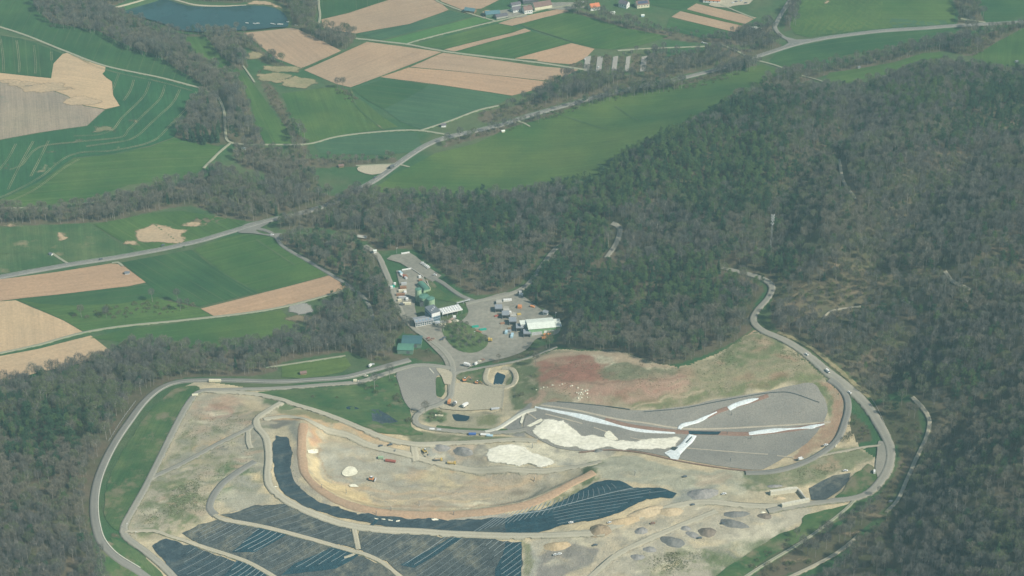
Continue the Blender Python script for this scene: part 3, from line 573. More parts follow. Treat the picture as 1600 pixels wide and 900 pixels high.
ribbon('access_road', [(672,433),(690,442),(705,453),(722,464),(742,472)], 5.5, M['asphalt'], 6)
ribbon('access_road', [(728,476),(750,471),(785,464),(812,454),(828,442),(838,428),(850,412),(862,396),(874,384)], 7, M['asphalt_worn'], 6, jit=0.5)
ribbon('access_road', [(956,350),(968,357),(967,370),(960,386),(947,404)], 7, M['asphalt_worn'], 6, jit=0.5)
drape('asphalt_yard', [(728,474),(750,469),(790,458),(815,463),(850,488),(874,504),(872,522),(840,530),(822,548),(792,560),(760,567),(735,575),(712,588),(700,580),(692,562),(676,545),(655,524),(640,512),(640,500),(662,498),(690,508),(708,508),(724,500),(732,488)], M['asphalt_yard'], 5, True, 7)
def clear(P): block(wpoly(P))
clear([(945,350),(970,352),(975,372),(972,395),(962,424),(938,424),(945,404),(955,380)])
clear([(765,478),(812,462),(850,430),(880,398),(868,386),(842,420),(822,440)][::-1]); clear([(1130,418),(1160,424),(1160,436),(1130,430)]); clear([(1306,245),(1320,252),(1330,290),(1346,312),(1340,335),(1318,310),(1306,275)])
clear([(348,150),(356,175),(358,215),(350,222),(342,190),(338,160)]); clear([(568,380),(590,395),(610,430),(600,440),(572,405)]); clear([(556,362),(580,362),(590,390),(560,392)])
clear([(610,550),(650,545),(690,560),(690,572),(640,566),(608,572)]); clear([(860,485),(892,500),(888,535),(860,548)]); clear([(556,470),(585,470),(592,500),(580,520),(572,490)])
drape('tree_island', [(692,510),(708,508),(722,505),(742,515),(760,530),(762,540),(752,549),(738,553),(718,550),(702,538),(692,522)], M['bank_green'], 7, True, 6, blk=False)
s_ = sub(wpoly([(692,505),(765,505),(765,555),(692,555)]), 5); ISL = [(692,512),(708,506),(722,504),(742,515),(760,530),(760,540),(750,548),(736,550),(718,548),(704,536),(692,522)]
_iw = wpoly(ISL); s_ = sub(_iw, 5); BLOCK[s_] &= ~inside(_iw, GX[s_], GY[s_])
ribbon('access_road', [(712,583),(740,578),(775,572),(805,566),(835,557),(870,543)], 5, M['asphalt_worn'], 6, jit=0.5)
ribbon('access_road', [(762,577),(758,590),(762,600),(780,607),(800,603),(806,590),(800,578),(786,576)], 6, M['gravel_beige'], 6)
drape('gravel_yard', [(620,584),(640,576),(668,572),(690,574),(693,584),(682,590),(681,605),(683,622),(695,627),(668,641),(645,642),(632,628),(624,604)], M['gravel_grey'], 5, True, 6)
drape('gravel_yard', [(700,600),(718,600),(748,602),(770,606),(788,607),(788,622),(785,640),(760,641),(720,643),(690,640),(680,634),(700,622)], M['gravel_beige'], 5, step=6)
drape('gravel_yard', [(682,577),(705,583),(704,603),(695,602),(690,590)], M['gravel_beige'], 7, True, 5)
ribbon('perimeter_road', OUTER, 8.5, M['asphalt'], 6, label="grey perimeter road outside the landfill", pad=4)
P = catmull(wpoly(OUTER), 8); T = np.gradient(P, axis=0); T /= np.linalg.norm(T, axis=1)[:, None]
KP = P - np.c_[-T[:, 1], T[:, 0]] * -3.9
ribbon('road_kerb', KP[4:-1:2], 0.9, M['kerb_pale'], 9, world_in=True, segs=1, blk=False)
ribbon('haul_road', INNER, 8, M['asphalt_worn'], 6, jit=0.6, pad=3)
ribbon('perimeter_road', RIGHTRD, 11, M['asphalt_worn'], 6, jit=0.5, pad=4, taper=[6,8,8,8,9.5,11,11,9.5,10,8,8])
ribbon('perimeter_road', [(1296,594),(1310,604),(1322,620),(1325,638),(1320,660),(1308,688),(1285,708),(1245,728),(1205,738),(1165,740)], 7, M['asphalt'], 7, pad=3)
drape('road_widening', [(1374,690),(1394,706),(1394,735),(1376,752),(1368,735),(1370,712)], M['asphalt_worn'], 5, True, 6)
ribbon('dirt_bank', [(1215,520),(1240,530),(1268,545),(1290,562),(1315,583),(1340,606),(1358,622)], 6, M['dry_grass'], 4, jit=1.5)
ribbon('access_road', [(1378,697),(1350,700),(1330,704),(1290,712),(1255,722)], 3.5, M['track'], 5, jit=0.4)
# ------------------------------------------------------------ landfill ground, painted with its real soil colours
LG = 1.7
lx = np.arange(LW[:, 0].min() - 4, LW[:, 0].max() + 4, LG); ly = np.arange(LW[:, 1].min() - 4, LW[:, 1].max() + 4, LG)
LXX, LYY = np.meshgrid(lx, ly, indexing='ij')
LIN = inside(LW, LXX + vnoise(LXX, LYY, 12, 41, 2) * 2, LYY)
LC = np.empty(LXX.shape + (3,)); 
n1 = vnoise(LXX, LYY, 45, 42, 4); n2 = vnoise(LXX, LYY, 12, 43, 4); n3 = vnoise(LXX, LYY, 4, 44, 3)
c_du = np.array((0.38, 0.345, 0.25)); c_ol = np.array((0.13, 0.15, 0.085)); c_sa = np.array((0.5, 0.43, 0.29))
t = np.clip(0.5 + n1 * 1.6 + n2 * 0.9, 0, 1)[..., None]
LC[:] = c_du * (1 - t) + c_sa * t
WX = LXX + vnoise(LXX, LYY, 16, 45, 4) * 9; WY = LYY + vnoise(LXX, LYY, 16, 46, 4) * 9
SX = LXX + vnoise(LXX, LYY, 60, 47, 3) * 12; SY = LYY + vnoise(LXX, LYY, 60, 48, 3) * 12
def paint(poly, col, st=1.0, feather=5.0, blotch=0.0, bs=0, wild=1.0, line=None):
    W = catmull(wpoly(poly), 10, line is None); pad = feather + 16 + (line or 0)
    i0, i1 = np.searchsorted(lx, [W[:, 0].min() - pad, W[:, 0].max() + pad]); j0, j1 = np.searchsorted(ly, [W[:, 1].min() - pad, W[:, 1].max() + pad])
    s = (slice(i0, i1), slice(j0, j1)); x = LXX[s] * (1 - wild) + WX[s] * wild; y = LYY[s] * (1 - wild) + WY[s] * wild
    if x.size == 0: return
    if line is None: d = dist_poly(W, x, y); sd_ = np.where(inside(W, x, y), d, -d)
    else: sd_ = line - dist_poly(W, x, y, False)
    a = sst(sd_ / feather + 0.5) * st
    if blotch: a = a * np.clip(0.5 + (n2[s] + n3[s] * 0.6 + bs) * blotch, 0, 1)
    LC[s] = LC[s] * (1 - a[..., None]) + np.array(col) * a[..., None]
G_, GR_, SA_, YE_, OR_, RD_, PK_, PA_, DK_, OL_ = (0.06, 0.12, 0.045), (0.26, 0.26, 0.22), (0.44, 0.38, 0.26), (0.56, 0.47, 0.29), (0.48, 0.33, 0.19), (0.3, 0.15, 0.11), (0.4, 0.29, 0.21), (0.58, 0.55, 0.42), (0.13, 0.13, 0.12), (0.17, 0.185, 0.105)
DU_ = (0.33, 0.31, 0.25)
# west plateau
paint([(300,618),(420,630),(415,690),(340,790),(240,830),(195,825),(245,730)], DU_, 0.7, 20)
paint([(250,720),(330,700),(400,690),(410,760),(330,800),(240,838),(195,830)], OL_, 0.85, 14, 1.6, -0.05)
paint([(225,775),(300,750),(320,790),(290,825),(200,832)], (0.11, 0.145, 0.07), 0.75, 14, 1.4, 0.05)
paint([(300,650),(330,635),(345,660),(320,700),(285,715),(270,700)], OL_, 0.8, 8, 1.6)
paint([(300,630),(350,620),(410,635),(400,660),(330,665),(300,650)], PK_, 0.8, 12, 0.8, 0.2)
paint([(315,640),(345,628),(365,640),(350,655),(325,657)], (0.36, 0.22, 0.17), 0.8, 8)
paint([(375,625),(415,630),(410,650),(385,645)], SA_, 0.9, 8)
paint([(300,700),(330,685),(365,675),(345,695),(300,715)], (0.46, 0.34, 0.2), 0.7, 6, 1.0, 0.2)
paint([(265,722),(295,705),(325,692),(300,715),(270,735)], GR_, 0.8, 6)
paint([(320,700),(352,692),(368,698),(355,712),(330,712)], DK_, 0.85, 5, 2.0, 0.1)
paint([(400,660),(415,690),(415,730),(395,760),(370,740),(380,690)], GR_, 0.7, 10)
paint([(330,640),(400,655)], GR_, 0.5, 6, line=3); paint([(405,622),(420,612),(470,630),(440,640)], G_, 0.8, 5)
paint([(385,745),(397,742),(425,768),(415,776)], YE_, 0.95, 4)
paint([(345,760),(385,745),(420,780),(400,795),(350,795)], (0.31, 0.31, 0.26), 0.8, 8); paint([(345,735),(385,725),(390,745),(350,775),(338,770)], G_, 0.65, 6, 1.6)
paint([(410,660),(425,655),(460,657),(462,664),(435,672),(412,668)], DK_, 0.9, 4, 2.5, 0.25)
paint([(420,655),(440,645),(500,650),(560,668),(600,685),(560,690),(500,668),(460,660)], OR_, 0.75, 6, 1.2, 0.3)
paint([(430,640),(500,640),(540,655),(520,660),(450,648)], OL_, 0.8, 4)
# pit
paint([(484,672),(560,680),(640,692),(700,697),(760,712),(850,736),(905,742),(880,755),(830,778),(780,790),(700,797),(600,795),(545,782),(500,760),(482,738)], (0.37, 0.34, 0.26), 1, 8)
paint([(500,700),(560,695),(620,705),(680,730),(620,760),(560,765),(520,745),(500,725)], (0.32, 0.32, 0.275), 0.9, 14, 0.6, 0.5)
paint([(640,740),(760,735),(830,740),(820,770),(740,785),(680,785)], (0.4, 0.335, 0.25), 0.7, 14, 0.8, 0.3)
paint([(655,735),(700,725),(760,735),(720,760),(650,765)], (0.42, 0.38, 0.25), 0.75, 12, 0.8, 0.3)
paint([(483,690),(498,692),(492,735),(515,755),(560,775),(600,790),(570,790),(510,770),(482,742)], YE_, 0.9, 5, 1.2, 0.5)
paint([(500,748),(540,758),(580,778),(600,792),(560,785),(510,765)], (0.58, 0.47, 0.27), 0.8, 5)
paint([(488,665),(500,680),(496,700),(486,700)], (0.42, 0.25, 0.16), 0.7, 4, 1.2, 0.3); paint([(492,668),(505,672),(500,690),(494,688)], OR_, 0.8, 4)
paint([(505,665),(560,678),(600,690),(560,697),(510,690)], SA_, 0.6, 8); paint([(560,672),(640,690),(650,705),(600,700),(560,688)], OR_, 0.55, 7, 1.2, 0.3)
paint([(575,785),(640,770),(700,792),(640,797)], (0.36, 0.29, 0.22), 0.7, 8, 1.2, 0.2); paint([(572,770),(600,772),(610,782),(590,782)], (0.2, 0.17, 0.13), 0.7, 5, 1.5, 0.2)
paint([(715,790),(740,782),(760,785),(755,795),(715,797)], PA_, 0.85, 4, 2.0, 0.3)
paint([(440,690)],GR_,0,1) if False else None
paint([(655,697),(690,695),(705,705),(715,718),(690,722),(665,712)], (0.24, 0.26, 0.25), 0.85, 5, 0.8, 0.6)
paint([(690,692),(745,693),(740,715),(715,722),(700,705)], (0.46, 0.38, 0.29), 0.85, 4, 1.0, 0.5)
paint([(745,693),(760,694),(752,722),(740,722)], (0.25, 0.24, 0.21), 0.9, 4); paint([(645,697),(648,720),(655,722),(655,700)], (0.5, 0.48, 0.38), 0.5, 3)
paint([(700,722),(790,728),(870,742),(860,745),(780,740),(700,730)], (0.27, 0.28, 0.255), 0.8, 5, 1.0, 0.4)
paint([(745,746),(800,740),(870,748),(800,752)], (0.34, 0.31, 0.26), 0.9, 4); paint([(750,744),(820,742),(850,744),(790,748)], SA_, 0.6, 3)
paint([(835,697),(870,695),(960,700),(940,720),(900,735),(870,720)], (0.34, 0.33, 0.28), 0.9, 8)
paint([(800,687),(845,690),(870,715),(905,722),(880,728),(835,708),(805,700)], (0.22, 0.23, 0.22), 0.85, 4)
paint([(815,682),(845,678),(850,690),(820,692)], (0.42, 0.33, 0.23), 0.9, 4)
# ring and its outer foot
paint([(460,668),(470,668),(472,740),(500,775),(560,798),(640,806),(720,806),(820,800),(820,806),(700,812),(600,808),(520,792),(470,765),(456,735)], (0.33, 0.305, 0.25), 0.9, 5)
paint([(880,770),(925,748),(945,745),(930,757),(890,778),(840,797),(800,805),(830,795)], OL_, 0.9, 4, 1.6, 0.3)
paint([(455,660),(470,660),(470,690),(457,690)], GR_, 0.9, 5)
paint([(905,748),(930,720),(975,712),(960,722),(930,745),(915,760)], (0.09, 0.12, 0.06), 0.95, 3)
paint([(560,800),(720,806),(830,800),(820,808),(700,815),(560,806)], (0.3, 0.3, 0.27), 0.7, 4)
# gravel plateau in the south-east
paint([(935,725),(975,712),(1060,730),(1180,740),(1170,765),(1100,790),(1050,790),(1040,765),(975,752),(945,750)], (0.345, 0.345, 0.27), 1, 6)
paint([(1080,745),(1130,740),(1135,758),(1100,760)], PK_, 0.5, 8); paint([(1160,738),(1205,742),(1210,762),(1185,772),(1165,765)], (0.12, 0.15, 0.08), 0.9, 4, 1.5, 0.4)
paint([(1205,740),(1300,705),(1360,705),(1345,725),(1300,738),(1260,760),(1205,765)], (0.17, 0.19, 0.11), 0.95, 6, 1.0, 0.5)
paint([(1260,730),(1300,715),(1320,722),(1290,740)], PK_, 0.6, 6, 1.5, 0.1)
paint([(830,840),(950,830),(1040,780),(1110,790),(1250,790),(1255,815),(1190,862),(1100,915),(830,915)], (0.38, 0.36, 0.29), 1, 7)
paint([(910,815),(960,795),(1010,785),(1060,790),(1000,820),(940,840),(900,835)], (0.5, 0.42, 0.28), 0.9, 10, 0.8, 0.4)
paint([(950,835),(1010,800),(1100,790),(1180,800),(1100,815),(1000,860),(920,905),(880,905)], (0.43, 0.38, 0.28), 0.75, 14, 0.7, 0.4)
paint([(990,870),(1060,860),(1120,865),(1100,895),(1030,905),(1000,890)], OL_, 0.9, 8, 1.6, 0.1); paint([(1100,860),(1190,845),(1230,830),(1180,870),(1120,905)], (0.09, 0.13, 0.055), 0.8, 8, 1.3, 0.4)
paint([(1130,835),(1200,820),(1240,810),(1190,850),(1130,862)], (0.5, 0.48, 0.38), 0.6, 8, 1.2, 0.2)
paint([(840,905),(838,868),(870,852),(900,850),(938,858),(930,878),(890,895),(862,910)], (0.235, 0.225, 0.205), 1, 2.5, wild=0.3)
paint([(815,850),(828,848),(835,905),(815,905)], OL_, 0.9, 4, 1.2, 0.3); paint([(828,850),(838,856),(836,905),(828,905)], (0.32, 0.32, 0.28), 0.9, 3)
paint([(1060,765),(1085,760),(1115,765),(1112,775),(1080,782),(1050,785)], (0.24, 0.25, 0.23), 0.9, 5, 0.8, 0.5)
paint([(880,600)],G_,0,1) if False else None
# eastern slopes: red earth, pale spoil, rough grass
paint([(830,560),(900,548),(960,550),(1020,565),(1060,575),(1120,555),(1178,515),(1230,540),(1290,590),(1310,640),(1240,600),(1150,622),(1060,640),(985,642),(900,634),(830,645)], (0.25, 0.225, 0.155), 1, 6, 0.6, 0.7)
paint([(1060,600),(1130,560),(1178,520),(1240,545),(1290,590),(1240,595),(1150,615),(1070,630)], (0.2, 0.2, 0.12), 0.9, 8, 1.0, 0.4)
paint([(1120,560),(1180,522),(1240,548),(1200,570),(1150,575)], (0.11, 0.145, 0.07), 0.85, 8, 1.5, 0.15)
paint([(838,575),(860,556),(920,552),(950,570),(960,595),(920,605),(850,605),(835,600)], RD_, 0.95, 7, 0.9, 0.7)
paint([(870,560),(900,556),(930,575),(925,595),(880,590)], (0.3, 0.15, 0.11), 0.8, 9, 1.2, 0.2)
paint([(900,600),(960,595),(1060,585),(1080,600),(1050,620),(980,632),(900,625)], (0.37, 0.255, 0.195), 0.9, 7, 0.8, 0.6)
paint([(965,608),(985,612),(978,628),(962,620)], RD_, 0.7, 5)
paint([(925,552),(960,552),(975,560),(970,575),(955,582),(935,572)], (0.5, 0.48, 0.36), 0.85, 5, 1.8, 0.2)
paint([(940,585),(975,558),(1010,575),(1060,575),(1070,582),(1000,595),(945,598)], (0.15, 0.16, 0.1), 0.85, 5, 1.0, 0.5)
paint([(1000,565),(1040,568),(1060,572),(1040,580),(1010,580)], (0.45, 0.42, 0.3), 0.8, 5, 1.8, 0.2)
paint([(900,618),(920,608),(918,622),(908,628),(895,624)], PA_, 0.9, 3, 2, 0.3)
paint([(980,630),(1050,615),(1150,600),(1280,580),(1290,595),(1150,615),(1060,635),(985,640)], (0.14, 0.165, 0.08), 0.8, 6, 1.5, 0.2)
for yy in (0, 12, 24): paint([(1040,625 - yy),(1150,600 - yy),(1280,572 - yy)], (0.29, 0.25, 0.17), 0.6, 3, line=1.5)
paint([(980,638),(1050,620),(1100,610)], (0.4, 0.34, 0.24), 0.8, 3, line=1.5)
paint([(1175,518),(1140,535),(1100,556),(1060,572),(1010,570),(960,556),(900,552),(840,560)], (0.4, 0.32, 0.23), 0.9, 4, line=4)
paint([(1177,516),(1150,530),(1120,545)], (0.42, 0.27, 0.19), 0.8, 3, line=3)
paint([(1285,600),(1312,605),(1322,640),(1310,680),(1280,705),(1240,722),(1262,695),(1288,662),(1300,635)], (0.3, 0.2, 0.14), 0.9, 5, 0.7, 0.6)
paint([(1270,600),(1290,605),(1300,640),(1292,655),(1285,635)], (0.1, 0.14, 0.06), 0.8, 4, 1.5, 0.3)
paint([(800,565),(835,558),(838,620),(815,640),(795,640)], (0.1, 0.13, 0.065), 0.95, 6, 1.0, 0.6)
paint([(815,630),(840,610),(860,612),(850,630),(830,640)], (0.34, 0.24, 0.18), 0.85, 5, 1.4, 0.3); paint([(860,628),(880,622),(870,632)], RD_, 0.5, 4)
paint([(795,665),(812,640),(825,633),(830,645),(815,665),(818,680),(795,678)], (0.2, 0.205, 0.2), 0.95, 3)
paint([(660,640),(740,645),(790,645),(780,668),(700,668),(662,660)], (0.26, 0.25, 0.18), 0.9, 5, 0.8, 0.5); paint([(662,650),(680,640),(695,648),(690,664),(665,660)], G_, 0.9, 4, 1.2, 0.3)
paint([(740,650),(785,648),(775,665),(745,665)], (0.13, 0.15, 0.07), 0.8, 4, 1.4, 0.2)
paint([(640,672),(700,680),(800,682),(800,690),(700,692),(640,688)], (0.13, 0.15, 0.085), 0.95, 4, 1.0, 0.6)
paint([(605,635),(625,620),(640,640),(620,650)], (0.17, 0.14, 0.1), 0.8, 6, 1.2, 0.2)
_r = np.random.default_rng(5)
def specks(poly, n_, cols, lo=2.0, hi=9.0, st=.45):
    W = wpoly(poly); k_ = 0
    while k_ < n_:
        x = _r.uniform(W[:, 0].min(), W[:, 0].max()); y = _r.uniform(W[:, 1].min(), W[:, 1].max())
        if not inside(W, np.array(x), np.array(y)): continue
        k_ += 1; a_ = _r.uniform(lo, hi); b2 = a_ * _r.uniform(.25, .7); th = _r.uniform(-.5, .5); i0, i1 = np.searchsorted(lx, [x - a_ * 2, x + a_ * 2]); j0, j1 = np.searchsorted(ly, [y - a_ * 2, y + a_ * 2]); s_ = (slice(i0, i1), slice(j0, j1))
        dx = WX[s_] - x; dy = WY[s_] - y; u_ = (dx * math.cos(th) + dy * math.sin(th)) / a_; v_ = (-dx * math.sin(th) + dy * math.cos(th)) / b2; f_ = sst(1.3 - np.hypot(u_, v_)) * st * _r.uniform(.4, 1.2)
        LC[s_] = LC[s_] * (1 - f_[..., None]) + np.array(cols[_r.integers(len(cols))]) * f_[..., None]
paint([(800,684),(850,688),(930,706),(960,712),(930,722),(870,722),(820,705)], PA_, .7, 12, 1.0, .3); paint([(750,698),(830,694),(880,725),(850,740),(770,736)], PA_, .6, 10, 1.0, .3); paint([(840,690),(900,702),(890,716),(860,712)], PA_, .8, 8, 1.2, .3)
paint([(900,600),(960,604),(1040,598),(1060,606),(980,618),(905,614)], (0.33,0.2,0.15), .6, 8, 1.4, .2); paint([(860,596),(930,604),(900,612),(850,610)], PK_, .7, 7, 1.2, .3); paint([(850,562),(880,556),(900,562),(870,572)], PK_, .6, 7, 1.2, .3)
specks([(490,680),(700,700),(900,745),(820,785),(600,792),(500,750)], 170, [YE_, OR_, PA_, GR_, DU_, (0.2,0.17,0.13), PK_, (0.3,0.3,0.28)], 2, 13)
specks([(840,850),(960,810),(1100,780),(1240,800),(1150,870),(1000,900),(850,905)], 190, [YE_, SA_, PA_, GR_, (0.2,0.2,0.18), DU_, (0.26,0.25,0.22)], 2, 12)
specks([(310,625),(410,640),(400,760),(340,800),(210,825),(260,730)], 190, [OL_, DU_, SA_, (0.12,0.14,0.08), PK_, GR_, PA_], 2, 12, .55)
specks([(845,565),(960,560),(1180,525),(1280,590),(1060,630),(900,630),(845,610)], 90, [RD_, PK_, OL_, (0.24,0.21,0.14)], 3, 14, .35)
specks([(940,730),(1180,745),(1160,770),(1060,780),(960,748)], 70, [SA_, GR_, (0.26,0.27,0.2), PA_], 2, 12, .35)
for L_ in [[(500,700),(560,720),(620,745),(700,760),(790,765)],[(520,745),(600,740),(680,725),(700,700)],[(560,690),(600,730),(640,770),(720,780)],[(900,850),(960,830),(1040,810),(1150,800)],[(860,840),(930,870),(960,905)],[(980,905),(1030,860),(1100,835),(1200,810)],[(950,740),(1040,740),(1120,745)],[(330,640),(360,700),(340,760)],[(300,640),(350,660),(400,655)],[(280,720),(300,690),(310,640)]]:
    for o_ in (-1.2, 1.2):
        Wl = wpoly(L_); paint([(x_, y_ + o_) for x_, y_ in L_], (0.3, 0.28, 0.22), .4, 1.6, wild=.5, line=.7)
for L_, cl, wd in [([(490,745),(520,768),(570,786),(640,792),(720,793),(800,785)], (0.3,0.22,0.15), 1.2), ([(505,742),(540,762),(600,778),(680,782),(760,778)], (0.55,0.46,0.3), 1.5), ([(500,700),(502,728),(520,745)], (0.3,0.22,0.14), 1.2), ([(690,700),(740,716),(800,735),(860,742)], (0.28,0.24,0.18), 1.2), ([(560,697),(620,704),(650,712)], (0.28,0.24,0.17), 1.0), ([(520,752),(600,768),(700,770),(800,762),(840,752)], (0.46,0.36,0.24), 2.0), ([(540,745),(620,758),(700,758)], (0.26,0.24,0.2), 1.0), ([(640,790),(700,770),(740,750)], (0.31,0.25,0.18), 1.2), ([(860,590),(920,600),(1000,596),(1070,590)], (0.2,0.13,0.09), 1.2), ([(850,575),(900,580),(940,590)], (0.22,0.12,0.09), 1.5)]:
    paint(L_, cl, .65, 2.2, wild=.7, line=wd)
LC *= (1 + n3 * 0.1 + n2 * 0.1)[..., None]; LC *= 1.06 * np.array((1.02, 1.0, 0.94))
LC = np.clip(LC, 0.02, 0.9)

def grid_mesh(name, XX, YY, Z, C, keep, mat):
    idx = -np.ones(XX.shape, np.int64); cell = keep[:-1, :-1] & keep[1:, :-1] & keep[:-1, 1:] & keep[1:, 1:]
    used = np.zeros(XX.shape, bool)
    for a in (slice(None, -1), slice(1, None)):
        for b in (slice(None, -1), slice(1, None)): used[a, b] |= cell
    idx[used] = np.arange(used.sum()); q = np.stack([idx[:-1, :-1][cell], idx[1:, :-1][cell], idx[1:, 1:][cell], idx[:-1, 1:][cell]], 1)
    me = mesh_from(name, np.c_[XX[used], YY[used], Z[used]], q, [mat], True)
    at = me.color_attributes.new("col", 'FLOAT_COLOR', 'POINT'); at.data.foreach_set("color", np.c_[C[used], np.ones(used.sum())].astype(np.float32).ravel())
    return link(bpy.data.objects.new(name, me))
k = NT('ground_soil', 0.95, 0.12); v = k.coord(); ca = k.n("ShaderNodeAttribute", attribute_name="col").outputs["Color"]
f = k.noise(v, 0.6, 6, None, 0.65); f2 = k.noise(v, 0.12, 5)
c = k.mix(1.0, ca, k.mix(k.rng(f, 0.28, 0.72), (0.8,) * 3, (1.2,) * 3), 'MULTIPLY'); c = k.mix(1.0, c, k.mix(k.rng(f2, 0.3, 0.7), (0.88,) * 3, (1.12,) * 3), 'MULTIPLY')
k.bump(f, 0.7, 0.9); k.done(c); M['ground'] = k.m
LZ = h(LXX, LYY) + 0.3 + n3 * 0.1 + np.clip(n2, -1, 1) * 0.08
LO = grid_mesh('landfill_ground', LXX, LYY, LZ, LC, LIN, M['ground']); LO["kind"] = "structure"
BLK_L = inside(LW, GX, GY)

# overlays of the landfill
drape('gravel_slope', [(822,652),(835,640),(850,631),(880,629),(920,632),(985,642),(1060,637),(1110,627),(1150,620),(1200,612),(1240,603),(1268,599),(1282,612),(1293,638),(1286,662),(1262,692),(1232,712),(1200,731),(1180,735),(1120,728),(1060,718),(1000,706),(960,703),(912,706),(870,700),(835,684),(818,672)], M['gravel_grey'], 2, True, 6, rough=0.8, label="grey gravel drainage layer in the eastern basin")
drape('sand_spread', [(832,670),(842,663),(850,656),(866,655),(880,656),(890,664),(897,672),(905,680),(930,682),(960,686),(1000,689),(1040,684),(1064,685),(1062,694),(1045,704),(1000,705),(950,702),(915,705),(895,702),(870,698),(850,692),(836,684)], M['sand_sheet'], 4, True, 4, rough=5, dome=.4, label="cream sand spread over the grey gravel slope")
drape('sand_spread', [(761,704),(775,696),(800,695),(825,700),(845,712),(864,723),(855,730),(830,731),(800,729),(775,728),(760,720)], M['sand_sheet'], 4, True, 4, rough=5, dome=.6, label="rounded pale sand spread on the pit floor")
for P_ in ([(944,681),(952,674),(960,682),(966,688),(950,688)],[(535,738),(545,730),(556,732),(558,741),(545,746),(536,744)],[(545,759),(556,758),(561,762),(548,762)],[(480,704),(496,703),(497,708),(482,709)],[(822,667),(846,655),(849,658),(828,668)],[(812,662),(817,648),(820,648),(815,664)],[(1224,765),(1240,762),(1250,766),(1262,785),(1258,786),(1246,770)]):
    drape('sand_spread', P_, M['pale_sand'], 4, True, 4, rough=0.8, dome=.5)
ribbon('soil_bund', RING, 8.5, M['orange_soil'], 3, jit=1.2, step=4, segs=6, label="orange earth bund curving around the open pit")
ribbon('fleece_strip', [(836,637),(850,640),(875,645),(900,650),(940,660),(980,670),(1010,675),(1055,678)], 5, M['fleece'], 5, jit=0.8, taper=[1.5,3,5,8,6,2.5,5,4,2], step=3)
ribbon('fleece_strip', [(1061,672),(1066,666),(1088,660),(1105,652),(1120,645)], 4, M['fleece'], 5, jit=0.6, taper=[4,6,4,5,2.5,1.5], step=3)
ribbon('fleece_strip', [(1138,640),(1150,634),(1170,628),(1185,624)], 7, M['fleece'], 5, jit=0.5, taper=[6,6,6,1.5], step=3)
ribbon('red_strip', [(1105,653),(1120,645),(1140,638),(1180,626),(1200,619)], 5, M['red_soil'], 4, jit=0.5, step=3)
ribbon('red_strip', [(945,657),(985,667),(1015,671),(1060,676),(1120,678),(1170,679),(1230,673),(1288,664)], 6.5, M['red_soil'], 4, jit=0.5, step=3)
ribbon('fleece_strip', [(1170,679),(1185,677),(1200,675),(1230,672),(1262,669),(1288,664)], 6, M['fleece'], 5, jit=0.6, taper=[5,7,7,3,2,6,1.5], step=3)
ribbon('fleece_strip', [(1082,681),(1072,694),(1060,704),(1050,712)], 10, M['fleece'], 5, jit=0.6, taper=[9,10,9,12,15], step=3, label="broad white fleece chute running down to the basin edge")
drape('fleece_strip', [(1038,709),(1050,703),(1062,710),(1060,720),(1048,718)], M['fleece'], 5, step=4, rough=1)
drape('drain_trench', [(1076,675),(1127,676),(1122,681),(1077,680)], M['mem_new'], 6, step=4); drape('drain_trench', [(1080,684),(1082,684),(1073,694),(1071,693)], M['mem_dark'], 7, step=3); drape('drain_trench', [(1050,700),(1060,701),(1054,706),(1048,704)], M['mem_dark'], 7, step=3)
for L_, w_ in (([(845,634),(900,642),(960,655),(1010,662),(1045,668),(1080,671),(1160,669),(1230,665),(1298,660)], 2.6), ([(1070,701),(1130,706),(1200,711)], 1.6), ([(1214,713),(1240,716)], 1.5), ([(852,648),(880,655),(910,663)], 1.4), ([(928,669),(960,680)], 1.3), ([(985,685),(1010,690)], 1.2), ([(880,640),(940,648)][:0] or [(820,645),(830,650),(838,656)], 1.3)):
    ribbon('sand_line', L_, w_, M['sand_line'], 3, jit=0.2, step=4, segs=2)
ribbon('fabric_edge', [(1005,645),(1060,640),(1120,629),(1175,619),(1215,614),(1240,616),(1280,630)], 0.8, M['mem_dark'], 3.5, step=5, segs=1)
ribbon('fabric_edge', [(870,629),(930,634),(985,641)], 0.9, M['mem_dark'], 3.5, step=5, segs=1)
ribbon('basin_crest', [(905,708),(950,704),(1000,708),(1060,721),(1120,731),(1180,738)], 2.2, M['red_soil'], 3.5, step=5, jit=0.4)
ribbon('concrete_channel', [(758,676),(775,672),(795,660),(812,649),(826,643),(838,641)], 5.5, M['kerb_pale'], 7, step=4)
ribbon('haul_road', PITROAD, 8, M['haul'], 6, jit=0.9)
ribbon('haul_road', [(318,612),(360,614),(400,617),(430,623),(455,631),(500,645),(540,660),(575,675),(610,688),(650,695),(700,694),(760,691),(800,688),(840,690)], 8, M['haul'], 5.5, jit=1.0)
ribbon('haul_road', [(412,656),(450,652),(500,667),(540,680),(580,698),(640,712),(700,728),(760,736),(840,737),(905,730),(940,722)], 7, M['haul'], 4, jit=1.5, segs=4)
ribbon('haul_road', [(646,695),(648,708),(650,722)], 8, M['haul'], 5, jit=0.8)
ribbon('haul_road', [(232,750),(258,738),(280,728),(310,712),(340,695),(375,678),(405,662)], 7, M['asphalt_worn'], 5, jit=1.0)
ribbon('haul_road', [(398,722),(372,738),(348,756),(333,776),(328,795),(338,806)], 7, M['asphalt'], 5, jit=0.8)
ribbon('haul_road', [(388,670),(388,690),(392,702)], 6, M['haul'], 4, jit=1.0)
ribbon('landfill_track', [(335,806),(345,812),(400,822),(480,842),(553,863),(575,869),(600,882),(628,905),(650,925)], 4.5, M['track'], 6, jit=0.7)
ribbon('landfill_track', [(552,824),(556,840),(560,860)], 5.5, M['track'], 6, jit=0.9)
ribbon('landfill_track', [(196,832),(240,831),(262,838),(300,850),(370,873),(400,886),(432,905)], 4.5, M['track'], 6, jit=0.8)
